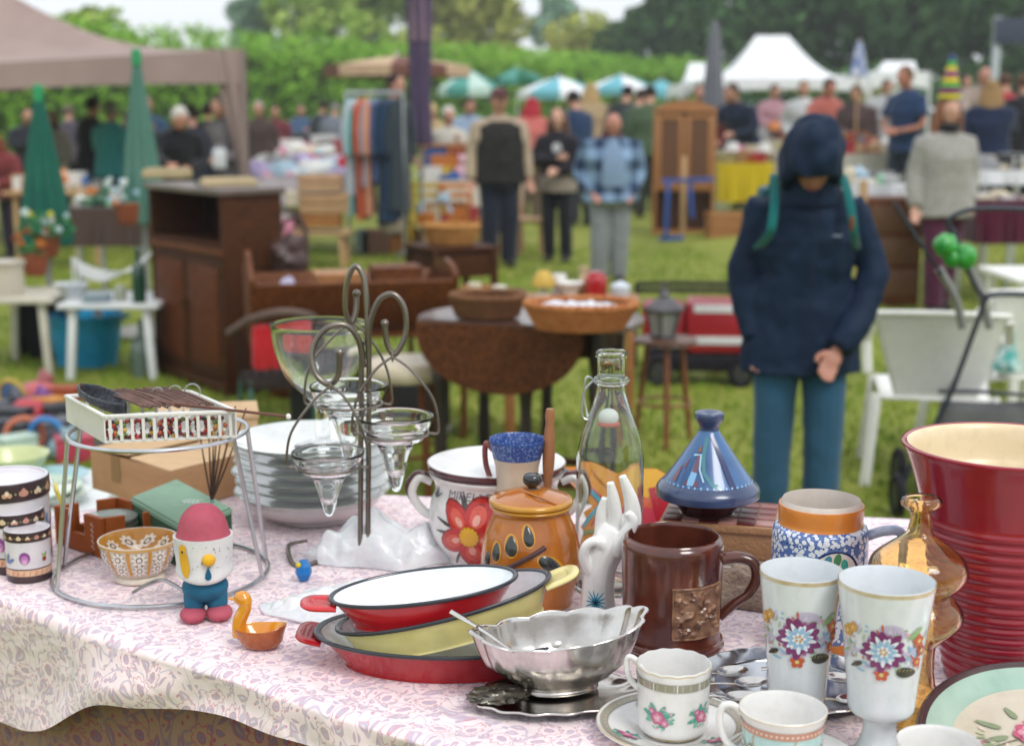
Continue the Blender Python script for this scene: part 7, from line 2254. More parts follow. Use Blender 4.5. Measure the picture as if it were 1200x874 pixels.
t = thing('black_trunk', 'black trunk with metal corners standing under the cradle', 'trunk', (q.x + .12, 6.75, 0), R(8)); mk('body', bm, mat('black fibre', hx('121214'), hx('1c1c1f'), rough=.5), t)
for sx in (-1, 1):
 for sz in (.03, .31):
  bm = B(); box(bm, (sx * .352, -.19, sz), (.05, .05, .06), bev=.006); mk('corner', bm, CHROME, t)
# ---- wicker chair with red cushion
def wicker_chair():
 q = aty(306, 440, 6.4)
 t = thing('wicker_armchair', 'low dark wicker armchair with a green frame and a red cushion', 'chair', (q.x, 6.4, 0), R(-160))
 fr = mat('green painted cane', hx('3c6256'), hx('4b7064'), rough=.6)
 dk = mat('dark woven cane', hx('2a2320'), hx('3a302b'), rough=.8, ns=60, bump=.8, bs=120)
 for sx, sy in ((-1, -1), (1, -1), (-1, 1), (1, 1)):
  bm = B(); tube(bm, [V((sx * .24, sy * .2, .0)), V((sx * .21, sy * .19, .36))], .018, 8); mk('leg', bm, fr, t)
 bm = B(); box(bm, (0, 0, .34), (.46, .42, .05), bev=.02); mk('seat', bm, dk, t)
 for i in range(13):
  a = R(-15 + i * 17.5)
  x, y = .25 * math.cos(a), .22 * math.sin(a)
  bm = B(); tube(bm, [V((x, y, .36)), V((x * 1.12, y * 1.12, .60 + .07 * max(0, math.sin(a))))], .007, 6); mk('cane', bm, dk, t)
 bm = B(); tube(bm, sp3([(.30, -.12, .56), (.29, .08, .6), (.2, .23, .66), (0, .28, .69), (-.2, .23, .66), (-.29, .08, .6), (-.30, -.12, .56)], 6), .02, 10); mk('top_rail', bm, mat('brown cane', hx('5a4a44'), hx('6c5a52'), rough=.7), t)
 bm = B()
 for v in box(bm, (0, 0, 0), (.40, .09, .22), bev=.04): pass
 bmesh.ops.transform(bm, matrix=Matrix.Translation((0, .19, .52)) @ Matrix.Rotation(R(-8), 4, 'X'), verts=bm.verts)
 o = mk('red_cushion', bm, fabric('scarlet cotton', 'b01c24', 'c12a30'), None, t.location, t.rotation_euler)
 tag(o, 'bright red cushion leaning inside the dark wicker armchair', 'cushion')
wicker_chair()
for n_o in ('wicker_armchair', 'red_cushion'):
 o = bpy.data.objects[n_o]; o.scale = (.66, .7, .95); o.location.x += .07
# ---- cream stool
q = aty(476, 440, 5.6)
t = thing('padded_stool', 'brown wooden stool with a round cream padded seat', 'stool', (q.x, 5.6, 0))
bm = B(); lathe(bm, smp([(0, .475), (.15, .475), (.175, .49), (.178, .52), (.15, .55), (0, .56)], 4), 40); mk('seat', bm, mat('cream vinyl', hx('c4b8a0'), hx('b5a890'), rough=.4), t)
for a in range(4):
 bm = B(); x, y = math.cos(a * PI / 2 + .6), math.sin(a * PI / 2 + .6)
 tube(bm, [V((x * .17, y * .17, 0)), V((x * .12, y * .12, .475))], .016, 10); mk('leg', bm, MW, t)
bm = B(); tube(bm, arc((0, 0, .18), .15, 0, 2 * PI, 24)[:-1], .008, 8, closed=True); mk('stretcher', bm, MW, t)
# ---- small dark table with basket
def basket(label, c, rx, ry, h, h1, h2, flare=1.2, rows=8, rz=0.0, name='wicker_basket', fill=None, grp=None):
 t = thing(name, label, 'basket', c, rz, group=grp)
 m = mat('wicker ' + h1, hx(h1), hx(h2), rough=.7, ns=30)
 bm = B(); lathe(bm, [(0, .004), (.97, .004), (.97, .014), (0, .014)], 36, rx, ry); mk('base', bm, m, t)
 n = 26
 bm = B()
 for j in range(rows):
  z = .012 + (h - .02) * j / (rows - 1); k_ = 1 + (flare - 1) * (j / (rows - 1))
  pts = []
  for i in range(n * 4):
   a = 2 * PI * i / (n * 4)
   w = .006 * math.sin(a * n + PI * (j % 2))
   pts.append(V(((rx * k_ + w) * math.cos(a), (ry * k_ + w) * math.sin(a), z)))
  tube(bm, pts, h / rows * .52, 5, closed=True)
 kind(mk('weave', bm, m, t), 'stuff')
 for i in range(n):
  a = 2 * PI * i / n
  bm = B(); tube(bm, [V((rx * math.cos(a), ry * math.sin(a), .01)), V((rx * flare * math.cos(a), ry * flare * math.sin(a), h))], .0042, 5); mk('stake', bm, m, t)
 bm = B()
 for s_ in (0, 1):
  pts = []
  for i in range(120):
   a = 2 * PI * i / 120
   ph = a * 20 + s_ * PI
   pts.append(V(((rx * flare + .007 * math.cos(ph)) * math.cos(a), (ry * flare + .007 * math.cos(ph)) * math.sin(a), h + .007 * math.sin(ph))))
  tube(bm, pts, .0085, 6, closed=True)
 mk('rim', bm, m, t)
 return t
q = aty(529, 290, 8.3); zt3 = at(529, 296, .75)
t = thing('side_table', 'small dark brown square table carrying a round wicker basket', 'table', (q.x, 8.3, 0), R(28))
bm = B(); box(bm, (0, 0, .75), (.42, .42, .022), bev=.004); mk('tabletop', bm, DW, t)
for s_, (x, y, sx, sy) in enumerate(((0, .18, .36, .02), (0, -.18, .36, .02), (.18, 0, .02, .34), (-.18, 0, .02, .34))):
 bm = B(); box(bm, (x, y, .66), (sx, sy, .14), bev=.003); mk('apron', bm, DW, t)
for sx in (-1, 1):
 for sy in (-1, 1):
  bm = B(); box(bm, (sx * .185, sy * .185, .37), (.04, .04, .738), bev=.004, taper=.6); mk('leg', bm, DW, t)
basket('round honey coloured basket on the small dark table', (q.x, 8.3, .762), .125, .11, .11, 'a5763f', 'c08d52', 1.25)
# ---- round drop leaf table
q = at(628, 382, .74)
YT = 5.45
cx = aty(622, 380, YT).x
t = thing('drop_leaf_table', 'round dark wooden drop-leaf table with its front leaf hanging down', 'table', (cx, YT, 0), R(-20))
rT = .44
bm = B()
pts = [(rT * 1.0 * math.cos(R(a)), rT * .95 * math.sin(R(a))) for a in range(-28, 209, 6)]
prism(bm, pts, .722, .742); bmesh.ops.bevel(bm, geom=[e for e in bm.edges if abs(e.verts[0].co.z - e.verts[1].co.z) < 1e-6], offset=.004, segments=2, affect='EDGES')
TPm = mat('worn polished table top', hx('4b3328'), hx('6b5448'), rough=.28, ns=5, stretch=(1, 5, 1), coat=.3)
mk('tabletop', bm, TPm, t)
bm = B()
yf = rT * .95 * math.sin(R(-28)) - .012
x1 = rT * math.cos(R(-28))
a = [(x1 * (math.cos(R(b)) * .86 - .14), -.26 * math.sin(R(b)) ** .8 if math.sin(R(b)) > 0 else 0) for b in range(0, 181, 9)]
va = [bm.verts.new((x, yf - .02 * 0, .735 + z)) for x, z in a]; vb = [bm.verts.new((x, yf - .018, .735 + z)) for x, z in a]
bm.faces.new(va); bm.faces.new(vb[::-1])
for j in range(len(a)): bm.faces.new((va[j], va[(j + 1) % len(a)], vb[(j + 1) % len(a)], vb[j]))
mk('drop_leaf', bm, wood('brown drop leaf wood', '43220f', '62381c', rough=.65, coat=0), t)
for x, y in ((-.33, -.12), (.30, -.12), (-.28, .22), (.28, .24), (.03, -.14), (.0, .2)):
 bm = B(); lathe(bm, smp([(0, 0), (.018, 0), (.024, .05), (.016, .1), (.026, .2), (.022, .4), (.03, .5), (.018, .55), (.028, .6), (.028, .72), (0, .72)], 3), 18, M=Matrix.Translation((x, y, 0))); mk('leg', bm, DW2, t)
for a, b_ in (((-.33, -.12), (.30, -.12)), ((-.28, .22), (.28, .24)), ((-.33, -.12), (-.28, .22)), ((.3, -.12), (.28, .24))):
 bm = B(); bar(bm, (a[0], a[1], .66), (b_[0], b_[1], .66), .02, .09, .002); mk('apron', bm, DW, t)
 bm = B(); bar(bm, (a[0], a[1], .12), (b_[0], b_[1], .12), .02, .03, .002); mk('stretcher', bm, DW, t)
c = at(571, 372, .745); c.z = .744
basket('shallow brown oval basket on the left of the drop-leaf table', c, .115, .10, .085, '6a4a34', '80583c', 1.2, 7)
c = at(680, 386, .745); c.z = .744
bk = basket('orange brown oval basket with white paper lining on the drop-leaf table', c, .155, .12, .095, 'a8683c', 'bf8050', 1.28, 8)
o = crumple('paper_lining', 'white paper lining bunched in the orange brown basket', (c.x, c.y, .82), (.165, .12), 77, mat('white paper', hx('dedfe4'), hx('c9cdd6'), rough=.7), [(0, 0, .01, .1)], 'paper')
# board on trestle behind with ceramics
q = aty(668, 345, 6.35)
t = thing('trestle_bench', 'light wooden board on legs behind the drop-leaf table', 'bench', (q.x, 6.35, 0), R(-3))
bm = B(); box(bm, (0, 0, .69), (.62, .3, .03), bev=.004); mk('board', bm, OW, t)
for sx in (-1, 1):
 for sy in (-1, 1):
  bm = B(); box(bm, (sx * .27, sy * .12, .337), (.035, .035, .674), bev=.003); mk('leg', bm, OW, t)
def lathe_item(name, label, cat, c, prof, m, seg=32, grp=None):
 bm = B(); lathe(bm, smp(prof, 4), seg)
 o = mk(name, bm, m, None, c); return tag(o, label, cat, grp)
zb = .7062
def onb(px, Y=6.35): return V((aty(px, 340, Y).x, Y, zb))
def plastic(h, r_=.4): return mat('gloss ' + h, hx(h), hx(h, .85), rough=r_, ns=8, coat=.2)
t = thing('table_lamp', 'little lamp with a yellow and cream shade on the board behind the round table', 'lamp', onb(637))
bm = B(); lathe(bm, smp([(0, 0), (.035, 0), (.03, .01), (.012, .02), (.012, .055), (0, .055)], 3), 24); mk('foot', bm, plastic('d8cfc0'), t)
bm = B(); lathe(bm, smp([(.055, .05), (.05, .075), (.03, .11), (.0, .12)], 3), 28); mk('shade', bm, plastic('c9a64c', .6), t)
lathe_item('red_jar', 'red enamel jar on the board behind the round table', 'jar', onb(698), [(0, 0), (.045, 0), (.05, .02), (.05, .085), (.035, .1), (.038, .11), (0, .115)], RED)
lathe_item('white_teapot_bowl', 'white china bowl left of the red jar', 'bowl', onb(668), [(0, 0), (.03, 0), (.035, .02), (.06, .06), (.057, .06), (.03, .02), (0, .015)], WHITE)
lathe_item('white_bowl', 'white china sugar bowl right of the red jar', 'bowl', onb(727, 6.3), [(0, 0), (.03, 0), (.04, .02), (.045, .05), (.04, .06), (.01, .075), (0, .08)], mat('pale blue white china', hx('c6ced8'), rough=.2))
lathe_item('white_mug', 'white mug between the little lamp and the china bowl', 'mug', onb(655, 6.42), [(0, 0), (.03, 0), (.034, .01), (.034, .085), (.031, .085), (.03, .01), (0, .01)], WHITE)
lathe_item('vase', 'slim cream vase behind the red jar', 'vase', onb(684, 6.45), [(0, 0), (.022, 0), (.034, .04), (.018, .09), (.024, .12), (.02, .12), (0, .05)], mat('cream paint c2b08c', hx('c2b08c'), rough=.5))
basket('tiny straw basket left of the little lamp', (onb(562, 6.7).x, 6.7, .62), .07, .06, .08, '8a6038', 'a0744a', 1.15, 5)
basket('tiny grey brown basket holding cream pots', (onb(592, 6.6).x, 6.6, .62), .075, .065, .075, '6a5040', '7f6450', 1.15, 5)
q = aty(578, 345, 6.65)
t = thing('low_stool', 'low wooden stool carrying the two tiny baskets', 'stool', (q.x, 6.65, 0))
bm = B(); box(bm, (0, 0, .605), (.34, .22, .025), bev=.004); mk('seat', bm, MW, t)
for sx in (-1, 1):
 bm = B(); box(bm, (sx * .14, 0, .295), (.025, .2, .59), bev=.003); mk('leg', bm, MW, t)
for i, (px, c_) in enumerate(((556, 'd8cdb4'), (586, 'e2dccb'))):
 lathe_item('cream_pot', ['small cream pot in the tiny straw basket', 'small off white pot in the tiny grey brown basket'][i], 'pot', (onb(px, 6.68 - .06 * i).x, 6.70 - .1 * i, .64), [(0, 0), (.03, 0), (.045, .03), (.03, .075), (.034, .085), (0, .08)], mat('cream pot ' + c_, hx(c_), rough=.4))
# ---- lantern on round stool
q = at(780, 396, .50)
t = thing('round_stool', 'small round wooden stool carrying the grey lantern', 'stool', (q.x, q.y, 0))
bm = B(); lathe(bm, smp([(0, .475), (.13, .475), (.14, .485), (.135, .5), (0, .5)], 3), 36); mk('seat', bm, wood('worn brown elm', '5c4034', '755446'), t)
for a in range(3):
 bm = B(); x, y = math.cos(a * 2.094 + .5), math.sin(a * 2.094 + .5)
 tube(bm, [V((x * .15, y * .15, 0)), V((x * .09, y * .09, .476))], .013, 10); mk('leg', bm, wood('reddish beech', '7a4428', '8c5436'), t)
bm = B(); tube(bm, arc((0, 0, .2), .12, 0, 2 * PI, 24)[:-1], .007, 8, closed=True); mk('stretcher', bm, wood('reddish beech', '7a4428', '8c5436'), t)
k = 1 / S(V((q.x, q.y, .6)))
t = thing('lantern', 'grey metal lantern with glass panes and a pointed roof', 'lantern', (q.x - .01, q.y, .503), R(15))
lm = mat('weathered zinc', hx('4e4d50'), hx('68676a'), rough=.5, metal=.5)
w0, w1, hh = .055, .085, .125
bm = B(); lathe(bm, [(0, 0), (w0 * 1.15, 0), (w0 * 1.15, .012), (0, .012)], 6); mk('foot', bm, lm, t, smooth=False)
bm = B(); lathe(bm, [(w1 * 1.15, hh), (w1 * 1.2, hh + .01), (w1 * .45, hh + .055), (w1 * .3, hh + .06), (w1 * .3, hh + .075), (.012, hh + .09), (.008, hh + .12), (0, hh + .125)], 6); mk('roof', bm, lm, t, smooth=False)
for a in range(6):
 c0 = V((w0 * math.cos(a * PI / 3), w0 * math.sin(a * PI / 3), .01)); c1 = V((w1 * math.cos(a * PI / 3), w1 * math.sin(a * PI / 3), hh))
 d0 = V((w0 * math.cos((a + 1) * PI / 3), w0 * math.sin((a + 1) * PI / 3), .01)); d1 = V((w1 * math.cos((a + 1) * PI / 3), w1 * math.sin((a + 1) * PI / 3), hh))
 bm = B(); bar(bm, c0, c1, .007, .007); mk('glazing_bar', bm, lm, t)
 bm = B(); bm.faces.new([bm.verts.new(v * .96 + V((0, 0, .001))) for v in (c0, d0, d1, c1)]); mk('pane', bm, mat('dusty glass', hx('b0b2ac'), rough=.3, trans=.5), t, smooth=False)
# ---- red machine
q = aty(812, 400, 8.0)
t = thing('garden_machine', 'boxy red garden machine with white stripes and black tubular frame on the grass', 'machine', (q.x + .04, 8.05, 0), R(-4))
t.scale = (.82, .9, 1)
RM = mat('red machine paint', hx('9f1626'), hx('8e1020'), rough=.35, coat=.3)
bm = B(); box(bm, (.12, 0, .33), (.44, .34, .30), bev=.05); mk('engine_cover', bm, RM, t)
bm = B(); box(bm, (-.25, .02, .34), (.3, .3, .24), bev=.04); mk('fuel_tank', bm, RM, t)
for z in (.44, .26):
 bm = B(); box(bm, (.12, -.172, z), (.34, .006, .045), bev=.002); mk('white_stripe', bm, plastic('dadadc'), t)
bm = B(); box(bm, (0, .0, .13), (.72, .34, .10), bev=.02); mk('base', bm, BLACK, t)
for sy in (-1, 1):
 bm = B(); tube(bm, sp3([(-.44, sy * .17, .1), (-.44, sy * .17, .5), (-.36, sy * .17, .54), (.3, sy * .17, .54), (.4, sy * .17, .5), (.4, sy * .17, .1)], 5), .014, 8); mk('frame_tube', bm, BLACK, t)
for sx in (-1, 1):
 bm = B(); tube(bm, arc((sx * .28, -.2, .09), .075, 0, 2 * PI, 24, 'xz')[:-1], .022, 8, closed=True); w_ = mk('wheel', bm, BLACK, t)
 bm = B(); lathe(bm, [(0, -.01), (.05, -.01), (.05, .01), (0, .01)], 20, M=Matrix.Translation((sx * .28, -.2, .09)) @ Matrix.Rotation(PI / 2, 4, 'X')); mk('hub', bm, plastic('3a3a3c'), w_)
# yellow and red caps in the grass
for i, (px, py, c_, lab) in enumerate(((862, 444, 'd0a020', 'small yellow plastic cap lying in the grass by the hooded man'), (840, 436, 'b03020', 'small red plastic cap lying in the grass by the garden machine'))):
 p = at(px, py, 0); lathe_item('bottle_top', lab, 'bottle top', p, [(0, 0), (.03, 0), (.03, .05), (.01, .07), (0, .07)], plastic(c_), 16)
# ---- hutch
def hutch():
 q = aty(803, 200, 18)
 k = 1 / S(V((0, 18, 1)))
 w, d, h = 72 * k, .4, 1.52 + (132 - 128) * k
 t = thing('wooden_hutch', 'tall honey oak hutch with arched top, two upper doors and open base', 'cupboard', (q.x, 18.1, gz(q.x, 18)), R(-8))
 for sx in (-1, 1):
  bm = B(); box(bm, (sx * (w / 2 - .02), 0, h / 2), (.04, d, h), bev=.004); mk('side_panel', bm, OW, t)
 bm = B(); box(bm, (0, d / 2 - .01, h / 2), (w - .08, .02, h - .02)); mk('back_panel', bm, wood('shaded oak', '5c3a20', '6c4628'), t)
 for z in (.03, .58, h - .02):
  bm = B(); box(bm, (0, -.005, z), (w + .02, d, .05), bev=.005); mk('shelf', bm, OW, t)
 bm = B(); n = 14
 pts = [(-w / 2, h)] + [(-w / 2 + w * i / n, h + .11 * math.sin(PI * i / n)) for i in range(n + 1)] + [(w / 2, h)]
 a = [bm.verts.new((x, -.18, z)) for x, z in pts[1:-1]]; b_ = [bm.verts.new((x, -.15, z)) for x, z in pts[1:-1]]
 bm.faces.new(a); bm.faces.new(b_[::-1])
 for j in range(len(a)): bm.faces.new((a[j], a[(j + 1) % len(a)], b_[(j + 1) % len(a)], b_[j]))
 mk('arched_cornice', bm, OW, t)
 for sx in (-1, 1):
  bm = B(); x0 = sx * w * .235; dw = w * .44
  for (cx_, cz, sw, sz) in ((x0 - dw / 2 + .03, 1.07, .06, .9), (x0 + dw / 2 - .03, 1.07, .06, .9), (x0, .64, dw - .12, .06), (x0, 1.50, dw - .12, .06)):
   box(bm, (cx_, -.2, cz * h / 1.6), (sw, .03, sz * h / 1.6), bev=.004)
  dr = mk('door', bm, OW, t)
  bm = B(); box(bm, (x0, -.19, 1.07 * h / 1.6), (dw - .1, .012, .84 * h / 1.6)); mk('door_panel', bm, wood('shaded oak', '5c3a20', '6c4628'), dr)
 bm = B(); box(bm, (0, -.2, .3), (.05, .03, .5), bev=.004); mk('centre_post', bm, OW, t)
hutch()
q = aty(802, 230, 17.2)
t = thing('wooden_plank', 'upright pale wooden plank leaning in front of the hutch', 'plank', (q.x, 17.3, 0))
bm = B(); box(bm, (0, 0, .5), (.06, .04, 1.0), bev=.004); mk('plank', bm, LW, t)
t = thing('blue_trestle', 'bright blue folding trestle in front of the hutch', 'trestle', (q.x - .02, 17.0, 0))
BL = plastic('1f4f9e')
for a, b_ in (((-.28, 0, .72), (.34, 0, .74)), ((-.2, -.02, .72), (-.22, -.02, .02)), ((.06, .03, .7), (.1, .03, .28)), ((-.3, 0, .03), (.0, 0, .05))):
 bm = B(); bar(bm, a, b_, .05, .05, .008); mk('rail', bm, BL, t)
q = aty(853, 256, 17.2)
t = thing('wooden_crate', 'reddish brown slatted wooden crate on the grass right of the hutch', 'crate', (q.x, 17.2, 0), R(5))
for z in (.05, .16, .27):
 for sy in (-1, 1):
  bm = B(); box(bm, (0, sy * .17, z + .02), (.5, .015, .09), bev=.003); mk('slat', bm, OW, t)
 for sx in (-1, 1):
  bm = B(); box(bm, (sx * .245, 0, z + .02), (.015, .32, .09), bev=.003); mk('slat', bm, OW, t)
bm = B(); box(bm, (0, 0, .012), (.48, .33, .02)); mk('bottom_board', bm, OW, t)
# ---- plastic chairs
PCm = mat('weathered white plastic', hx('f0f0ea'), hx('e4e4de'), rough=.45, ns=5)
def plastic_chair(label, x, y, rz, grp='white plastic garden chairs', s=1.0):
 t = thing('plastic_chair', label, 'chair', (x, y, 0), rz, group=grp)
 bm = B()
 g_ = []
 for i in range(13):
  row = []
  for j in range(11):
   u = -1 + 2 * i / 12; v = j / 10
   row.append(bm.verts.new((u * .24 * (1 - .08 * v), -.22 + .44 * v, .42 - .025 * math.cos(u * PI / 2) * math.sin(PI * v) - .02 * v)))
  g_.append(row)
 for i in range(12):
  for j in range(10): bm.faces.new((g_[i][j], g_[i + 1][j], g_[i + 1][j + 1], g_[i][j + 1]))
 o = mk('seat', bm, PCm, t); o.modifiers.new('s', 'SOLIDIFY').thickness = .012
 bm = B(); g_ = []
 for i in range(17):
  row = []
  for j in range(11):
   u = -1 + 2 * i / 16; v = j / 10
   w = .17 + .10 * v
   row.append(bm.verts.new((u * w, .20 + .09 * v + .04 * (1 - u * u) * v - .03 * u * u * v, .40 + .37 * v + .015 * (1 - u * u) * v)))
  g_.append(row)
 for i in range(16):
  for j in range(10):
   bm.faces.new((g_[i][j], g_[i + 1][j], g_[i + 1][j + 1], g_[i][j + 1]))
 o = mk('backrest', bm, PCm, t); o.modifiers.new('s', 'SOLIDIFY').thickness = .012
 bm = B(); tube(bm, [V(((-1 + 2 * i / 16) * .275, .29 + .04 * (1 - (-1 + 2 * i / 16) ** 2) - .03 * (-1 + 2 * i / 16) ** 2, .775 + .015 * (1 - (-1 + 2 * i / 16) ** 2))) for i in range(17)], .014, 8); mk('top_rail', bm, PCm, t)
 for sx in (-1, 1):
  bm = B(); tube(bm, sp3([(sx * .27, .26, .75), (sx * .29, .12, .64), (sx * .29, -.12, .63), (sx * .28, -.22, .60), (sx * .265, -.24, .42)], 6), [.022] * 25, 8, flat=.5); mk('armrest', bm, PCm, t)
  for sy in (-1, 1):
   bm = B()
   a = V((sx * .24, sy * .2, .41)); b_ = V((sx * .275, sy * .26, 0))
   for f_ in (-1, 1):
    bar(bm, a + V((f_ * -.0 , 0, 0)), b_, .045 if f_ > 0 else .012, .012 if f_ > 0 else .045, .003)
   mk('leg', bm, PCm, t)
 return t
q = at(1092, 556, 0)
plastic_chair('white plastic garden chair seen from behind, right of the hooded man', aty(1092, 450, 5.9).x, 5.9, R(168)).scale = (.97, .95, .93)
plastic_chair('white plastic garden chair at the right edge behind the pushchair', aty(1192, 440, 6.1).x, 6.25, R(195))
crumple('aqua_towel', 'aqua and white patterned cloth on the plastic chair at the right edge', (aty(1192, 430, 5.85).x, 5.95, .44), (.06, .05), 51, mat('aqua patterned cotton', hx('2f9f98'), hx('d0dcd8'), rough=.8, ns=18), [(0, 0, .16, .05)], 'cloth')
# white table beside
t = thing('plastic_table', 'white plastic garden table behind the right plastic chair', 'table', (aty(1205, 320, 7.2).x + .32, 7.3, 0))
bm = B(); box(bm, (0, 0, .70), (.9, .6, .03), bev=.01); mk('tabletop', bm, PCm, t)
for sx in (-1, 1):
 for sy in (-1, 1):
  bm = B(); bar(bm, (sx * .38, sy * .24, .68), (sx * .42, sy * .27, 0), .05, .05, .005); mk('leg', bm, PCm, t)
# ---- pushchair
YP = 5.25
def PP(px, py, dy=0):
 a = aty(px, py, YP + dy); return V((a.x, YP + dy, a.z))
o0 = at(1050, 602, 0)
t = thing('pushchair', 'folded dark grey pushchair with a black tubular frame at the right', 'pushchair', (0, 0, 0))
FR = mat('dark grey tube', hx('2b303a'), hx('3a404a'), rough=.4, metal=.4)
for dy, nm in ((0, 'frame_tube'), (.42, 'frame_tube')):
 for pts, r_ in (([(1118, 275), (1112, 258), (1132, 247), (1165, 244), (1215, 246)], .012), ([(1215, 346), (1160, 346), (1148, 370), (1110, 470), (1068, 545), (1050, 588)], .013), ([(1100, 458), (1150, 459), (1215, 464)], .010),
     ([(1048, 238), (1075, 280), (1104, 322)], .009), ([(1118, 270), (1140, 330), (1158, 352)], .011)):
  if dy and r_ in (.010, .009): continue
  bm = B(); tube(bm, sp3([PP(x, y, dy) for x, y in pts], 7), r_ * .78, 10); mk(nm, bm, FR, t)
bm = B(); tube(bm, sp3([PP(1100, 315, .1), PP(1120, 350, .1), PP(1128, 385, .1)], 5), .016, 8); tube(bm, sp3([PP(1135, 310, .2), PP(1150, 345, .2), PP(1160, 385, .2)], 5), .016, 8); mk('grey_strut', bm, mat('light grey tube', hx('8c8c8a'), rough=.4, metal=.3), t)
for dy in (0, .42):
 c = PP(1052, 575, dy); c.z = .085
 bm = B(); tube(bm, arc(c, .07, 0, 2 * PI, 28, 'yz')[:-1], .017, 8, closed=True); w_ = mk('wheel', bm, BLACK, t)
 bm = B(); lathe(bm, [(0, -.012), (.05, -.012), (.05, .012), (0, .012)], 20, M=Matrix.Translation(c) @ Matrix.Rotation(PI / 2, 4, 'Y')); mk('hub', bm, FR, w_)
bm = B()
pts = [PP(1104, 470, .02), PP(1215, 474, .02), PP(1215, 474, .4), PP(1104, 470, .4)]
lo = [PP(1084, 530, .04), PP(1190, 560, .04), PP(1190, 560, .38), PP(1084, 530, .38)]
va = [bm.verts.new(p) for p in pts]; vb = [bm.verts.new(p) for p in lo]
for i in range(3): bm.faces.new((va[i], va[(i + 1) % 4], vb[(i + 1) % 4], vb[i]))
bm.faces.new(vb)
bmesh.ops.subdivide_edges(bm, edges=bm.edges, cuts=5, use_grid_fill=True)
for v in bm.verts: v.co.y += .02 * noise.noise(v.co * 9); v.co.z += .015 * noise.noise(v.co * 7)
o = mk('fabric_seat', bm, fabric('grey pushchair cloth', '6f7072', '5c5d60'), t); o.modifiers.new('s', 'SOLIDIFY').thickness = .01
bm = B()
for j, (px, py, r_) in enumerate(((1108, 288, .045), (1130, 300, .045), (1116, 302, .035))):
 for v in ball(bm, PP(px, py, -.05), r_, 20): v.co += (v.co - PP(px, py, -.05)).normalized() * .008 * noise.noise(v.co * 40)
tag(mk('green_bag', bm, mat('shiny green plastic', hx('35a63c'), hx('2a8f36'), rough=.25, coat=.4, bump=.4, bs=60)), 'knotted bright green plastic bag hanging on the pushchair handle', 'bag')
# ---- left: white plastic tables with goods
def leg_table(label, pxl, pxr, Y, ztop, dep, m, name='plastic_table', h_ovr=None, rz=0, th=.03):
 a = aty(pxl, 300, Y).x; b_ = aty(pxr, 300, Y).x
 g0 = gz((a + b_) / 2, Y)
 t = thing(name, label, 'table', ((a + b_) / 2, Y + dep / 2, g0), rz)
 w = b_ - a
 bm = B(); box(bm, (0, 0, ztop - th / 2), (w, dep, th), bev=.008); mk('tabletop', bm, m, t)
 for sx in (-1, 1):
  for sy in (-1, 1):
   bm = B(); bar(bm, (sx * (w / 2 - .08), sy * (dep / 2 - .06), ztop - th), (sx * (w / 2 - .05), sy * (dep / 2 - .04), 0), .045, .045, .004); mk('leg', bm, m, t)
 return t
CRp = mat('cream plastic', hx('c9c4b4'), hx('bdb8a8'), rough=.5)
WTb = mat('clean white plastic', hx('dde0e0'), hx('d2d5d5'), rough=.4)
leg_table('white plastic garden table in front of the blue tub', 62, 182, 8.05, .445, .62, WTb)
leg_table('cream topped folding table at the left edge', -40, 58, 8.2, .455, .6, CRp)
q = at(90, 434, 0)
t = thing('blue_tub', 'big bright blue plastic tub on the grass under the white table', 'tub', (q.x, q.y + .22, 0))
BT = mat('bright blue tub plastic', hx('1b9acc'), hx('188cbc'), rough=.4)
bm = B(); lathe(bm, smp([(0, .004), (.165, 0), (.175, .02), (.215, .27), (.235, .285), (.235, .295), (.215, .295), (.17, .03), (0, .015)], 4), 56, 1.02, .95); mk('body', bm, BT, t)
for sx in (-1, 1):
 bm = B(); tube(bm, sp3([(sx * .2, -.07, .27), (sx * .26, -.03, .3), (sx * .26, .03, .3), (sx * .2, .07, .27)], 5), .012, 8); mk('handle', bm, BT, t)
bm = B(); box(bm, (0, 0, .2), (.4, .3, .4), bev=.01)
tag(mk('dark_crate', bm, mat('dark crate plastic', hx('17181c'), rough=.6), None, (aty(65, 380, 8.9).x, 8.95, 0)), 'black plastic crate behind the blue tub', 'crate')
zt5 = .447
def ot(px, Y=8.25): a = aty(px, 320, Y); return V((a.x, Y, zt5 + (.01 if px < 60 else 0)))
t5 = [
 ('plate_stack', 'stack of cream plates on the left folding table', 'plates', 6, 8.4, [(0, 0), (.10, 0), (.105, .15), (.12, .19), (.11, .2), (0, .19)], 'cream glaze', 'c7beae'),
 ('glass_bowl', 'clear pressed bowl on the white plastic table', 'bowl', 82, 8.3, [(0, 0), (.04, 0), (.05, .02), (.1, .08), (.095, .08), (.04, .02), (0, .015)], 'w', 'c9cdd2'),
 ('metal_tin', 'grey blue metal tin lying flat on the white plastic table', 'tin', 112, 8.15, [(0, 0), (.08, 0), (.085, .01), (.085, .04), (.08, .05), (0, .05)], 'w', '8a9ba6'),
 ('glass_jar', 'greenish glass jar near the white wire rack', 'jar', 140, 8.2, [(0, 0), (.03, 0), (.035, .01), (.035, .07), (.025, .08), (.027, .09), (0, .09)], 'w', '9aa08e'),
]
for nm, lab, ct, px, Y, pr, _, c_ in t5:
 lathe_item(nm, lab, ct, ot(px, Y), pr, plastic(c_, .3))
t = thing('wire_rack', 'white wire dish rack with curved bars on the plastic table', 'rack', ot(138, 8.42), R(10))
WW = mat('white coated wire', hx('d2d4d4'), rough=.4)
for j in range(7):
 bm = B(); y = -.12 + .04 * j
 tube(bm, sp3([(-.24, y, .24 - .02 * j), (-.1, y, .17 - .015 * j), (.08, y, .16), (.22, y, .27)], 6), .005, 6); mk('wire', bm, WW, t)
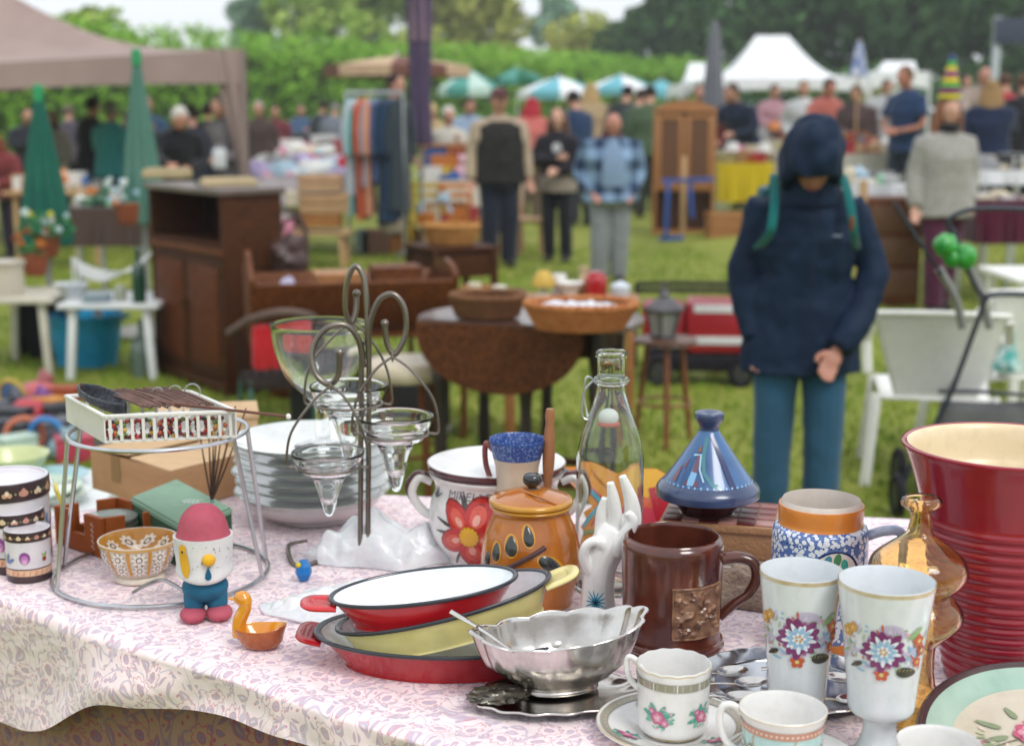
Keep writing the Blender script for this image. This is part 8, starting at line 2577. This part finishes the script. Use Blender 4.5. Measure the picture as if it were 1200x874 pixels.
for pts in ([(-.24, -.12, .24), (-.24, -.12, 0)], [(.22, -.12, .27), (.22, -.12, 0)], [(.22, .12, .27), (.22, .12, 0)], [(-.24, .12, .12), (-.24, .12, 0)], [(-.24, -.12, .24), (-.24, .12, .12)], [(.22, -.12, .27), (.22, .12, .27)]):
 bm = B(); tube(bm, [V(p) for p in pts], .007, 6); mk('frame_wire', bm, WW, t)
lathe_item('green_bottle', 'dark green glass wine bottle standing in front of the wire rack', 'bottle', ot(162, 8.12), [(0, 0), (.036, 0), (.038, .02), (.038, .18), (.015, .24), (.014, .31), (0, .31)], mat('dark green bottle glass', hx('173d30'), rough=.1, coat=.5))
p = at(167, 442, 0)
lathe_item('grey_bottle', 'grey green glass bottle on the grass beside the dark cabinet', 'bottle', p + V((0, .05, 0)), [(0, 0), (.065, 0), (.07, .02), (.07, .18), (.03, .25), (.025, .33), (0, .33)], mat('grey green glass', hx('5f6f68'), rough=.15, coat=.4))
p = aty(62, 300, 9.0)
# flower pots under the parasols
def flowers(label, px, py, Y, n, cols, spread, seed):
 p = aty(px, py, Y)
 t = thing('flower_pot', label, 'plant', p)
 bm = B(); lathe(bm, smp([(0, 0), (.06, 0), (.08, .12), (.085, .12), (.07, .13), (0, .12)], 3), 24); mk('pot', bm, mat('terracotta', hx('8c4f34'), hx('7a432c'), rough=.8), t)
 r_ = random.Random(seed)
 foliage('leaves', t, [((0, 0, .18), (spread, spread * .8, .09))], 500, .018, ['2f6f4a', '3f8a5c', '6f9a3c'], seed=seed)
 for i in range(n):
  bm = B(); c = (r_.uniform(-spread, spread), r_.uniform(-spread, .2 * spread), .16 + r_.uniform(0, .13))
  for j in range(5): ball(bm, (c[0] + .012 * math.cos(j * 1.257), c[1], c[2] + .012 * math.sin(j * 1.257)), (.009, .006, .009), 8)
  mk('blossom', bm, plastic(r_.choice(cols), .7), t)
flowers('potted plant with white and yellow blossoms under the left green parasol', 56, 300, 8.9, 16, ['d8dede', 'b8ccd0', 'd6cf3a', 'c8d8d0'], .17, 3)
flowers('potted plant with orange blossoms behind the plate stack', 42, 322, 8.7, 10, ['a85a2c', '8a4a2c', 'b8702c'], .1, 4)
flowers('potted plant with pale blue blossoms beside the faded green parasol', 150, 262, 9.4, 14, ['c8dcd8', 'a8c8d8', 'e0e8e8'], .11, 8)
# ---- toys and oddments on the grass, lower left
r9 = random.Random(99)
toys = [(18, 505, '2a2c34', 'box'), (34, 500, 'b83a44', 'ball'), (48, 478, 'c05a5c', 'ball'), (60, 492, 'd08a2a', 'box'), (72, 500, '23262c', 'box'), (26, 520, '1d2026', 'car'), (52, 512, '9a2430', 'car'), (40, 470, 'b06468', 'duck'),
  (10, 515, '30343c', 'car'), (66, 520, '5a5c66', 'box'), (76, 478, 'a84a24', 'box'), (56, 534, '2a7fc0', 'ring'), (36, 490, '7a4a90', 'duck'), (44, 494, 'd0a440', 'car'), (20, 540, 'b8d0c0', 'box'), (8, 492, '4a4c58', 'duck'), (80, 512, 'c8c4c0', 'car'), (88, 540, 'b83a52', 'box'), (74, 540, '8aa6b0', 'duck'), (30, 533, 'c06a4a', 'ring'), (4, 470, '3c5c8a', 'car'), (14, 484, 'b89a3c', 'ring')]
nm_c = {'2a2c34': 'slate', 'b83a44': 'crimson', 'c05a5c': 'rose pink', 'd08a2a': 'orange', '23262c': 'black', '1d2026': 'black', '9a2430': 'dark red', 'b06468': 'dusty pink', '30343c': 'charcoal', '5a5c66': 'grey', 'a84a24': 'rust', '2a7fc0': 'sky blue', '7a4a90': 'purple', 'd0a440': 'golden', 'b8d0c0': 'mint', '4a4c58': 'blue grey', 'c8c4c0': 'white', 'b83a52': 'raspberry', '8aa6b0': 'pale blue', 'c06a4a': 'coral', '3c5c8a': 'denim blue', 'b89a3c': 'mustard'}
for px, py, c_, kd in toys:
 p = at(px, py, 0); m_ = plastic(c_, .5); rz = r9.uniform(-1, 1)
 nmc = nm_c[c_]
 if kd == 'box':
  t = thing('toy_box', nmc + ' coloured toy box among the toys on the grass at lower left', 'toy', p, rz)
  bm = B(); box(bm, (0, 0, .05), (.16, .11, .10), bev=.012); mk('box_body', bm, m_, t); bm = B(); box(bm, (0, 0, .108), (.165, .115, .018), bev=.006); mk('lid', bm, m_, t)
 elif kd == 'ball':
  bm = B()
  for v in ball(bm, (0, 0, .07), (.10, .085, .07), 20): v.co += v.co.normalized() * .012 * noise.noise(v.co * 15)
  tag(mk('soft_toy_ball', bm, m_, None, p), nmc + ' cloth ball among the toys on the grass at lower left', 'toy')
 elif kd == 'car':
  t = thing('toy_car', nmc + ' toy car among the toys on the grass at lower left', 'toy', p, rz)
  bm = B(); box(bm, (0, 0, .045), (.20, .09, .045), bev=.014); box(bm, (-.01, 0, .08), (.10, .08, .04), bev=.014); mk('body', bm, m_, t)
  for sx in (-1, 1):
   for sy in (-1, 1):
    bm = B(); lathe(bm, [(0, -.01), (.024, -.01), (.024, .01), (0, .01)], 16, M=Matrix.Translation((sx * .06, sy * .046, .024)) @ Matrix.Rotation(PI / 2, 4, 'X')); mk('wheel', bm, BLACK, t)
 elif kd == 'duck':
  t = thing('soft_toy', nmc + ' soft toy animal among the toys on the grass at lower left', 'toy', p, rz)
  bm = B(); ball(bm, (0, 0, .055), (.08, .055, .055), 18); ball(bm, (.06, 0, .12), .04, 16); ball(bm, (.10, 0, .115), (.02, .014, .012), 10); ball(bm, (.05, .028, .155), (.012, .01, .02), 8); ball(bm, (.05, -.028, .155), (.012, .01, .02), 8)
  o = mk('body', bm, m_, t); remesh(o, .006, 2)
 else:
  bm = B(); tube(bm, arc((0, 0, .09), .08, 0, 2 * PI, 24, 'xz')[:-1], .014, 8, closed=True)
  tag(mk('toy_ring', bm, m_, None, p, (0, 0, rz)), nmc + ' plastic ring among the toys on the grass at lower left', 'toy')
crumple('ground_sheet', 'crumpled dark sheet spread under the toys on the grass', (at(40, 512, 0).x, at(40, 512, 0).y, .0), (.62, .5), 8, fabric('dark blue sheet', '2a2c34', '3a3036'), [(0, 0, .01, .4)], 'sheet')
# low table with pastel dishes just behind the canisters
t = leg_table('low white table with pastel dishes behind the canisters', -60, 84, 3.45, .52, .5, WTb)
for i, (px, Y, c_, rr, lab) in enumerate(((30, 3.62, 'b9d0b8', .13, 'pale green plate on the low table behind the canisters'), (55, 3.75, '9ac0c8', .1, 'pale blue plate on the low table behind the canisters'), (68, 3.58, 'd2d8d0', .075, 'white dish at the right end of the low table behind the canisters'), (10, 3.8, 'c8cf9a', .1, 'yellow green bowl at the left of the low table behind the canisters'))):
 p = aty(px, 500, Y); p.z = .522
 lathe_item('pastel_dish', lab, 'dish', p, [(0, 0), (rr * .5, 0), (rr * .6, .008), (rr, .03 if i != 3 else .07), (rr * .96, .03 if i != 3 else .07), (rr * .5, .012), (0, .012)], plastic(c_, .25), 40)
# ---- clothes rack
YR = 15
k = 1 / S(V((0, YR, 1)))
q = aty(440, 200, YR)
t = thing('clothes_rack', 'metal clothes rail on castors at the centre left of the fair', 'clothes rack', (q.x, YR, 0), R(-14))
hR = 1.72; wR = .62
for sx in (-1, 1):
 bm = B(); tube(bm, [V((sx * wR / 2, 0, .06)), V((sx * wR / 2, 0, hR))], .016, 8); mk('upright', bm, CHROME, t)
 bm = B(); tube(bm, [V((sx * wR / 2, -.25, .06)), V((sx * wR / 2, .25, .06))], .016, 8); mk('foot_rail', bm, CHROME, t)
bm = B(); tube(bm, [V((-wR / 2, 0, hR)), V((wR / 2, 0, hR))], .016, 8); mk('top_rail', bm, CHROME, t)
gar = [('6fa4a4', 'pale aqua shirt at the left end of the clothes rack', 1.25), ('a9b0b8', 'light grey blouse second from the left on the clothes rack', 1.05), ('b8532c', 'rust orange dress on the clothes rack', 1.3), ('c98a6a', 'peach dress beside the rust orange one on the rack', 1.25), ('7c8494', 'grey blue coat in the middle of the clothes rack', .95), ('3a4f7a', 'denim blue jacket on the clothes rack', .9), ('16242e', 'long black coat on the right of the clothes rack', 1.35), ('17385a', 'petrol blue coat near the right end of the rack', 1.3), ('22303a', 'dark charcoal jacket at the right end of the clothes rack', 1.2)]
MR = Matrix.Translation((q.x, YR, 0)) @ Matrix.Rotation(R(-14), 4, 'Z')
for i, (c_, lab, Lg) in enumerate(gar):
 x = -wR / 2 + .05 + i * (wR - .1) / 8
 p = MR @ V((x, 0, hR))
 t2 = thing('garment', lab, 'garment', p, R(-14 + rnd.uniform(-14, 14)))
 bm = B()
 rings = [(-.06, .03, .05), (-.10, .035, .17), (-.14, .04, .21), (-.35, .04, .19), (-.6, .045, .21), (-Lg, .055, .26)]
 pr = []
 vs = []
 for z, a, b_ in rings:
  vs.append([bm.verts.new((a * math.cos(2 * PI * j / 20) * (1 + .25 * math.sin(j * 2.5 + i)), b_ * math.sin(2 * PI * j / 20), z)) for j in range(20)])
 for a, b_ in zip(vs, vs[1:]):
  for j in range(20): bm.faces.new((a[j], a[(j + 1) % 20], b_[(j + 1) % 20], b_[j]))
 bm.faces.new(vs[0]); bm.faces.new(vs[-1])
 for sy in (-1, 1): tube(bm, [V((0, sy * .19, -.13)), V((.0, sy * .27, -.4)), V((0, sy * .25, -.62))], [.05, .045, .04], 10)
 mk('cloth', bm, fabric('cloth ' + c_, c_), t2)
 bm = B(); tube(bm, arc((0, 0, .0), .022, R(-60), R(200), 10, 'yz'), .003, 5); tube(bm, [V((0, 0, -.02)), V((0, 0, -.06))], .003, 5); mk('hanger', bm, CHROME, t2)
# ---- stalls full of bric-a-brac
used = set()
CN = {'white': 'd6d6d2', 'cream': 'c8bda4', 'pink': 'c07a92', 'pale pink': 'd0a8b4', 'red': 'a32030', 'yellow': 'cfb02c', 'pale blue': '9fb8c8', 'blue': '2a5a9a', 'mint green': '8fc8a4', 'grey': '8a8a8c', 'brown': '6a4630', 'orange': 'c8772c', 'black': '1e1e22', 'lilac': 'a99cc0', 'dark green': '2c5a40', 'tan': 'b08a64', 'turquoise': '3a9a9a'}
def item(kd, cn, p, s, where, rz=0):
 lab = None
 for adj in ('', 'small ', 'upright ', 'tilted ', 'old ', 'second ', 'plain ', 'scuffed ', 'rounded ', 'narrow ', 'squat '):
  l_ = '%s%s %s %s' % (adj, cn, kd.replace('_', ' '), where)
  if l_ not in used: lab = l_; break
 if lab is None: return
 used.add(lab)
 m_ = plastic(CN[cn], .55)
 if kd in ('vase', 'jug', 'bowl', 'pot'):
  pr = {'vase': [(0, 0), (.3, 0), (.5, .4), (.25, .9), (.34, 1.1), (.28, 1.1), (0, .5)], 'jug': [(0, 0), (.4, 0), (.52, .35), (.36, .8), (.44, .95), (.38, .95), (0, .4)], 'bowl': [(0, 0), (.35, 0), (.4, .08), (.75, .5), (.7, .5), (0, .12)], 'pot': [(0, 0), (.4, 0), (.5, .1), (.5, .7), (.2, .85), (.1, 1), (0, 1)]}[kd]
  bm = B(); lathe(bm, smp([(a * s, b_ * s) for a, b_ in pr], 3), 20); o = mk(kd, bm, m_, None, p)
  if kd == 'jug':
   pass
  tag(o, lab, kd)
 elif kd in ('box', 'book', 'suitcase', 'radio'):
  bm = B(); d = {'box': (1.1, .8, .75), 'book': (.9, .7, .22), 'suitcase': (1.5, .5, 1.0), 'radio': (1.3, .5, .8)}[kd]
  box(bm, (0, 0, d[2] * s / 2), (d[0] * s, d[1] * s, d[2] * s), bev=.05 * s)
  if kd == 'box': box(bm, (0, 0, d[2] * s), (d[0] * s * 1.05, d[1] * s * 1.05, .12 * s), bev=.02 * s)
  if kd in ('suitcase', 'radio'): tube(bm, sp3([(-.3 * s, 0, d[2] * s), (-.25 * s, 0, d[2] * s + .18 * s), (.25 * s, 0, d[2] * s + .18 * s), (.3 * s, 0, d[2] * s)], 4), .04 * s, 6)
  if kd == 'radio': lathe(bm, [(0, 0), (.25 * s, 0), (.25 * s, .04 * s), (0, .04 * s)], 16, M=Matrix.Translation((-.25 * s, -.25 * s, .4 * s)) @ Matrix.Rotation(PI / 2, 4, 'X'))
  tag(mk(kd, bm, m_, None, p, (0, 0, rz)), lab, kd)
 elif kd in ('cushion', 'folded_cloth', 'clothes_pile'):
  bm = B()
  dz = {'cushion': .35, 'folded_cloth': .3, 'clothes_pile': .55}[kd]
  for v in ball(bm, (0, 0, 0), 1, 22):
   n = v.co.copy(); w_ = n * 2.4 + V((p.x * 7, p.y, 0))
   v.co = V((n.x * s * .9, n.y * s * .6, max(-.0, n.z + .3) * s * dz)) * (1 + .35 * noise.noise(w_) + .15 * noise.noise(w_ * 2.3))
  tag(mk(kd, bm, fabric('cloth ' + CN[cn], CN[cn]), None, p, (0, 0, rz)), lab, 'cloth' if kd != 'cushion' else 'cushion')
 elif kd == 'soft_toy':
  t = thing('soft_toy', lab, 'toy', p, rz)
  bm = B(); ball(bm, (0, 0, .38 * s), (.36 * s, .3 * s, .4 * s), 16); ball(bm, (0, -.04 * s, .95 * s), .28 * s, 16)
  for sx in (-1, 1): ball(bm, (sx * .2 * s, 0, 1.18 * s), .1 * s, 10); tube(bm, [V((sx * .25 * s, 0, .6 * s)), V((sx * .5 * s, -.15 * s, .4 * s))], .1 * s, 8); tube(bm, [V((sx * .2 * s, 0, .15 * s)), V((sx * .3 * s, -.45 * s, .1 * s))], .12 * s, 8)
  o = mk('body', bm, fabric('cloth ' + CN[cn], CN[cn]), t); remesh(o, .05 * s, 2)
 elif kd == 'lamp':
  t = thing('table_lamp', lab, 'lamp', p, rz)
  bm = B(); lathe(bm, smp([(0, 0), (.3 * s, 0), (.12 * s, .12 * s), (.2 * s, .4 * s), (.06 * s, .75 * s), (0, .75 * s)], 3), 18); mk('foot', bm, plastic(CN['brown']), t)
  bm = B(); lathe(bm, [(.5 * s, .7 * s), (.28 * s, 1.25 * s), (.27 * s, 1.25 * s), (.48 * s, .7 * s)], 22); mk('shade', bm, m_, t)
 elif kd == 'picture_frame':
  t = thing('picture_frame', lab, 'picture frame', p, rz)
  for a, b_ in (((-.45, 0, 0), (.45, 0, 0)), ((.45, 0, 0), (.45, 0, 1.1)), ((.45, 0, 1.1), (-.45, 0, 1.1)), ((-.45, 0, 1.1), (-.45, 0, 0))):
   bm = B(); bar(bm, V(a) * s, V(b_) * s, .1 * s, .12 * s); mk('moulding', bm, OW, t)
  bm = B(); box(bm, (0, .02 * s, .55 * s), (.86 * s, .02 * s, 1.04 * s)); mk('picture', bm, m_, t)
 elif kd == 'chair':
  t = thing('wooden_chair', lab, 'chair', p, rz)
  bm = B(); box(bm, (0, 0, .45 * s), (.45 * s, .42 * s, .04 * s), bev=.01); mk('seat', bm, m_, t)
  for sx in (-1, 1):
   bm = B(); bar(bm, (sx * .2 * s, -.18 * s, 0), (sx * .2 * s, -.18 * s, .43 * s), .035, .035); mk('leg', bm, m_, t)
   bm = B(); bar(bm, (sx * .2 * s, .2 * s, 0), (sx * .2 * s, .26 * s, .9 * s), .035, .035); mk('leg', bm, m_, t)
  for z in (.62, .74, .86):
   bm = B(); bar(bm, (-.19 * s, .23 * s, z * s), (.19 * s, .23 * s, z * s), .02, .06 * s); mk('back_slat', bm, m_, t)
rc = random.Random(5)
def stall(label, px0, px1, ztop, Y, dep, cloth, where, n, kinds, cols, size=(.08, .16), drape=None, rows=2, tname='stall_table'):
 a = aty(px0, 200, Y).x; b_ = aty(px1, 200, Y).x
 g0 = gz((a + b_) / 2, Y + dep / 2)
 t = thing(tname, label, 'table', ((a + b_) / 2, Y + dep / 2, g0))
 w = b_ - a
 bm = B(); box(bm, (0, 0, ztop - .015), (w, dep, .03), bev=.004); mk('tabletop', bm, LW, t)
 for sx in (-1, 1):
  for sy in (-1, 1):
   bm = B(); bar(bm, (sx * (w / 2 - .1), sy * (dep / 2 - .08), ztop - .03), (sx * (w / 2 - .1), sy * (dep / 2 - .08), 0), .04, .04); mk('leg', bm, LW if not cloth else CHROME, t)
 if cloth:
  dr = drape or .3
  bm = B(); N = 40; rows_ = []
  path = []
  for i in range(N): path.append(V((-w / 2 - .01 + (w + .02) * i / N, -dep / 2 - .01, 0)))
  for i in range(10): path.append(V((w / 2 + .01, -dep / 2 - .01 + (dep + .02) * i / 10, 0)))
  for i in range(N): path.append(V((w / 2 + .01 - (w + .02) * i / N, dep / 2 + .01, 0)))
  for i in range(10): path.append(V((-w / 2 - .01, dep / 2 + .01 - (dep + .02) * i / 10, 0)))
  top = [bm.verts.new((p.x, p.y, ztop + .004)) for p in path]
  bm.faces.new(top)
  prev = top
  for j in range(1, 7):
   cur = [bm.verts.new((p.x * (1 + .0 * j), p.y - (.02 * (1 + math.sin(i * .9 + math.sin(i * .37) * 2)) * j / 6 if p.y < 0 else 0), ztop + .004 - dr * j / 6)) for i, p in enumerate(path)]
   for i in range(len(path)):
    k_ = (i + 1) % len(path); bm.faces.new((prev[i], prev[k_], cur[k_], cur[i]))
   prev = cur
  o = mk('stall_cloth', bm, fabric('cloth ' + cloth, cloth), None, t.location); tag(o, 'cloth covering the ' + label.replace('a ', '', 1), 'tablecloth')
 for i in range(n):
  row = i % rows
  x = a + .08 + (w - .16) * ((i // rows) + .5 * (row % 2) + rc.uniform(.2, .5)) / (n / rows + .3)
  y = Y + dep * (.2 + .62 * row / max(1, rows - 1)) if rows > 1 else Y + dep / 2
  s = rc.uniform(*size) * (1.25 if row else 1)
  item(rc.choice(kinds), rc.choice(cols), V((x, y, g0 + ztop + (.006 if cloth else .001))), s, where, rc.uniform(-.6, .6))
ALLK = ['vase', 'jug', 'bowl', 'pot', 'box', 'book', 'soft_toy', 'lamp', 'picture_frame', 'cushion']
stall('a wooden stall table under the taupe gazebo', 0, 96, .78, 13.6, .8, None, 'on the stall under the taupe gazebo', 14, ALLK, ['white', 'orange', 'brown', 'blue', 'red', 'cream', 'grey'])
stall('a brown stall table behind the faded green parasol', 70, 172, .78, 11.2, .8, '4a3a34', 'on the stall behind the two green parasols', 26, ['bowl', 'jug', 'vase', 'pot', 'box', 'soft_toy'], ['white', 'orange', 'brown', 'cream', 'dark green', 'mint green', 'tan', 'white', 'grey'], (.07, .13), rows=3)
stall('a long stall table heaped with clothes right of the taupe gazebo', 285, 408, .82, 15.6, 1.0, 'b8aeb4', 'on the clothes stall right of the taupe gazebo', 30, ['clothes_pile', 'folded_cloth', 'clothes_pile', 'cushion'], ['white', 'pink', 'pale pink', 'white', 'pale blue', 'grey', 'lilac', 'red', 'pale pink'], (.16, .26), rows=3)
stall('a low table of boxes in front of the clothes stall', 292, 345, .34, 13.8, .6, None, 'on the low table in front of the clothes stall', 12, ['box', 'suitcase', 'clothes_pile', 'pot'], ['brown', 'cream', 'pink', 'grey', 'white', 'tan'], (.12, .2))
stall('a low bench of toys in front of the toy stall', 486, 556, .36, 15.0, .5, None, 'on the low bench at the toy stall', 12, ['soft_toy', 'box', 'radio', 'picture_frame'], ['white', 'yellow', 'orange', 'red', 'pale blue', 'cream'], (.12, .2))
stall('a toy stall behind the purple parasol', 496, 612, .76, 16.2, .9, 'cfcabc', 'on the toy stall right of the purple parasol', 26, ['soft_toy', 'box', 'cushion', 'picture_frame', 'pot'], ['white', 'yellow', 'red', 'cream', 'white', 'blue', 'pale pink', 'grey', 'orange'], (.16, .28), rows=3)
stall('a stall with a bright yellow cloth right of the hutch', 843, 912, .80, 18.6, .8, 'cbb41c', 'on the yellow cloth stall', 14, ['box', 'clothes_pile', 'bowl', 'lamp', 'cushion'], ['white', 'red', 'cream', 'orange', 'pink', 'tan', 'white'], (.14, .24), drape=.5)
stall('a long white covered stall right of the hooded man', 962, 1070, .93, 11.6, .8, 'c9ccd0', 'on the white stall right of the hooded man', 24, ['box', 'bowl', 'book', 'picture_frame', 'folded_cloth', 'pot'], ['white', 'mint green', 'white', 'pale blue', 'cream', 'grey', 'yellow'], (.07, .13), drape=.1, rows=3)
stall('a stall in front of the salmon pink visitor', 925, 1090, .85, 16.5, .9, 'a8a49c', 'on the stall below the marquee', 30, ALLK, ['white', 'red', 'cream', 'yellow', 'orange', 'tan', 'grey', 'red', 'white'], (.1, .18), rows=3)
stall('a white covered stall at the right edge', 1145, 1240, .95, 12.4, .8, 'd0d2d4', 'on the white stall at the right edge', 14, ['folded_cloth', 'bowl', 'box', 'clothes_pile'], ['white', 'white', 'cream', 'grey', 'black'], (.1, .18), drape=.12)
stall('a stall with a burgundy cloth below the white goods at the right edge', 1148, 1240, .82, 11.3, .8, '4d0f2a', 'on the burgundy cloth at the right edge', 5, ['folded_cloth', 'book'], ['white', 'cream', 'lilac'], (.08, .12), drape=.34)
stall('a distant stall in front of the white marquee', 800, 1010, .8, 24.5, 1.0, 'b0a898', 'on the distant stall in front of the marquee', 30, ['clothes_pile', 'box', 'lamp', 'cushion'], ['white', 'cream', 'orange', 'pink', 'red', 'grey', 'white'], (.2, .32), rows=3)
stall('a distant stall behind the checked shirt man', 600, 790, .8, 25.5, 1.0, '7a6a60', 'on the distant stall behind the checked shirt', 22, ['clothes_pile', 'box', 'soft_toy', 'cushion'], ['pale pink', 'red', 'cream', 'grey', 'tan', 'white'], (.18, .3), rows=2)
stall('a distant stall along the hedge', 290, 420, .8, 24, 1.0, 'a89a98', 'on the distant stall by the hedge', 24, ['clothes_pile', 'box', 'cushion'], ['pink', 'white', 'pale blue', 'black', 'cream', 'red'], (.2, .34), rows=3)
# wooden desk beneath the white stall
q = aty(1030, 240, 11.3)
t = thing('wooden_desk', 'brown wooden desk with a pale corner post under the white stall goods', 'desk', (q.x, 11.35, 0))
bm = B(); box(bm, (.1, 0, .44), (.42, .4, .84), bev=.01); mk('drawer_block', bm, MW, t)
for z in (.2, .45, .7):
 bm = B(); box(bm, (.1, -.205, z), (.38, .02, .21), bev=.006); mk('drawer', bm, wood('shaded oak', '5c3a20', '6c4628'), t)
bm = B(); box(bm, (-.14, -.1, .5), (.06, .06, 1.0), bev=.004); mk('post', bm, LW, t)
# trestles and boxes behind, left of clothes rack
for i, (px, py, w, h, c_, lab) in enumerate(((376, 214, .40, .17, 'b89474', 'upper pale wooden crate of the pile left of the clothes rack'), (380, 238, .46, .20, 'b08c68', 'middle tan wooden crate of the pile left of the clothes rack'), (378, 258, .36, .13, 'a4703f', 'lowest brown wooden crate of the pile left of the clothes rack'), (344, 232, .14, .14, 'c8bca8', 'small cream box left of the crate pile'))):
 Yc = 14.2
 p = aty(px, py, Yc); g0 = max(0.0, p.z - h / 2)
 t = thing('pine_crate', lab, 'crate', (p.x, Yc, g0), R(6 * (i % 2)))
 m_ = mat('crate ' + c_, hx(c_), hx(c_, .8), rough=.7, ns=8)
 for j in range(2):
  for sy in (-1, 1):
   bm = B(); box(bm, (0, sy * .15, h * (.25 + .5 * j)), (w, .02, h * .46), bev=.003); mk('slat', bm, m_, t)
  for sx in (-1, 1):
   bm = B(); box(bm, (sx * w / 2, 0, h * (.25 + .5 * j)), (.02, .28, h * .46), bev=.003); mk('slat', bm, m_, t)
 bm = B(); box(bm, (0, 0, h * .93), (w * .98, .27, h * .1)); mk('filling', bm, m_, t)
t = leg_table('low wooden pallet table under the crate pile', 340, 408, 14.0, .36, .5, LW, 'pallet_table')
for i, (px, py, c_, w, lab) in enumerate(((436, 258, '8a6a5a', .3, 'brown open box on the grass below the clothes rack'), (470, 258, 'a06a3c', .34, 'orange brown crate on the grass right below the clothes rack'), (420, 250, '7c8a86', .16, 'grey green pot on the grass below the clothes rack'), (455, 243, 'c0b4a0', .2, 'beige box on the grass behind the brown open box'))):
 Yc = 15.2 - .25 * (i % 2); p = aty(px, py, Yc)
 bm = B(); box(bm, (0, 0, .12), (w, .24, .24), bev=.008); box(bm, (0, 0, .245), (w * .8, .18, .05), bev=.01)
 tag(mk('floor_box', bm, mat('crate ' + c_, hx(c_), hx(c_, .8), rough=.7, ns=8), None, (p.x, 15.6, 0.18 if i == 3 else 0)), lab, 'box')
# yellow framed toys in front of the toy stall
for i, (px, c_, lab) in enumerate(((500, 'yellow', 'yellow'), (540, 'orange', 'orange'), (610, 'tan', 'tan'))):
 p = aty(px, 250, 15.4)
 item('chair', c_, V((p.x, 15.5, 0)), .85, 'in front of the toy stall', R(20 * i))
# white paper bag near gazebo pole
p = aty(255, 192, 14.8)
bm = B(); box(bm, (0, 0, .1), (.13, .06, .2), bev=.01); tube(bm, arc((0, 0, .2), .035, 0, PI, 8, 'xz'), .004, 5)
tag(mk('white_bag', bm, plastic('dfe2e6', .6), None, (p.x, 14.9, p.z - .05)), 'white carrier bag beside the man with the jacket over his shoulder', 'bag')
# flag and sign
t = thing('flag', 'small blue and white pennant on a stick right of the marquee', 'flag', (aty(1006, 80, 18).x, 18, gz(aty(1006, 80, 18).x, 18)))
za, zb_ = aty(1006, 46, 18).z - t.location.z, aty(1006, 90, 18).z - t.location.z
bm = B(); tube(bm, [V((0, 0, 0)), V((0, 0, za))], .012, 8); mk('stick', bm, LW, t)
bm = B(); lathe(bm, smp([(.015, za - .02), (.05, za - .15), (.09, zb_ + .05), (.1, zb_), (.04, zb_)], 3), 20, mod=lambda th, rr, z: (rr * (1 + .25 * math.cos(th * 5)), z)); mk('pennant', bm, mat('blue and white flag cloth', hx('2f56a4'), hx('c8ccd6'), rough=.8, ns=9), t)
p0 = aty(1168, 50, 24)
t = thing('sign_board', 'dark grey blue board on a white post at the upper right', 'sign', (p0.x, 24, gz(p0.x, 24)))
zs = lambda py: aty(1168, py, 24).z - gz(p0.x, 24)
bm = B(); box(bm, (0, 0, zs(20) / 2), (.11, .11, zs(20)), bev=.01); mk('post', bm, mat('white post', hx('aeb6bc'), rough=.5), t)
bm = B(); box(bm, (.75, -.08, (zs(22) + zs(52)) / 2), (1.65, .05, zs(22) - zs(52)), bev=.01); mk('board', bm, mat('slate board', hx('3f4656'), hx('4a5162'), rough=.6), t)
# ------------------------------------------------------------------ damp air
bm = B(); box(bm, (0, 270, 12.4), (820, 680, 27))
hm = bpy.data.materials.new('pale damp air'); hm.use_nodes = True
ht = hm.node_tree; ht.nodes.clear()
ho = ht.nodes.new('ShaderNodeOutputMaterial'); pv = ht.nodes.new('ShaderNodeVolumePrincipled')
pv.inputs['Color'].default_value = (.93, .96, 1, 1); pv.inputs['Density'].default_value = .0011
ht.links.new(pv.outputs[0], ho.inputs['Volume'])
kind(mk('haze', bm, hm, smooth=False), 'stuff')
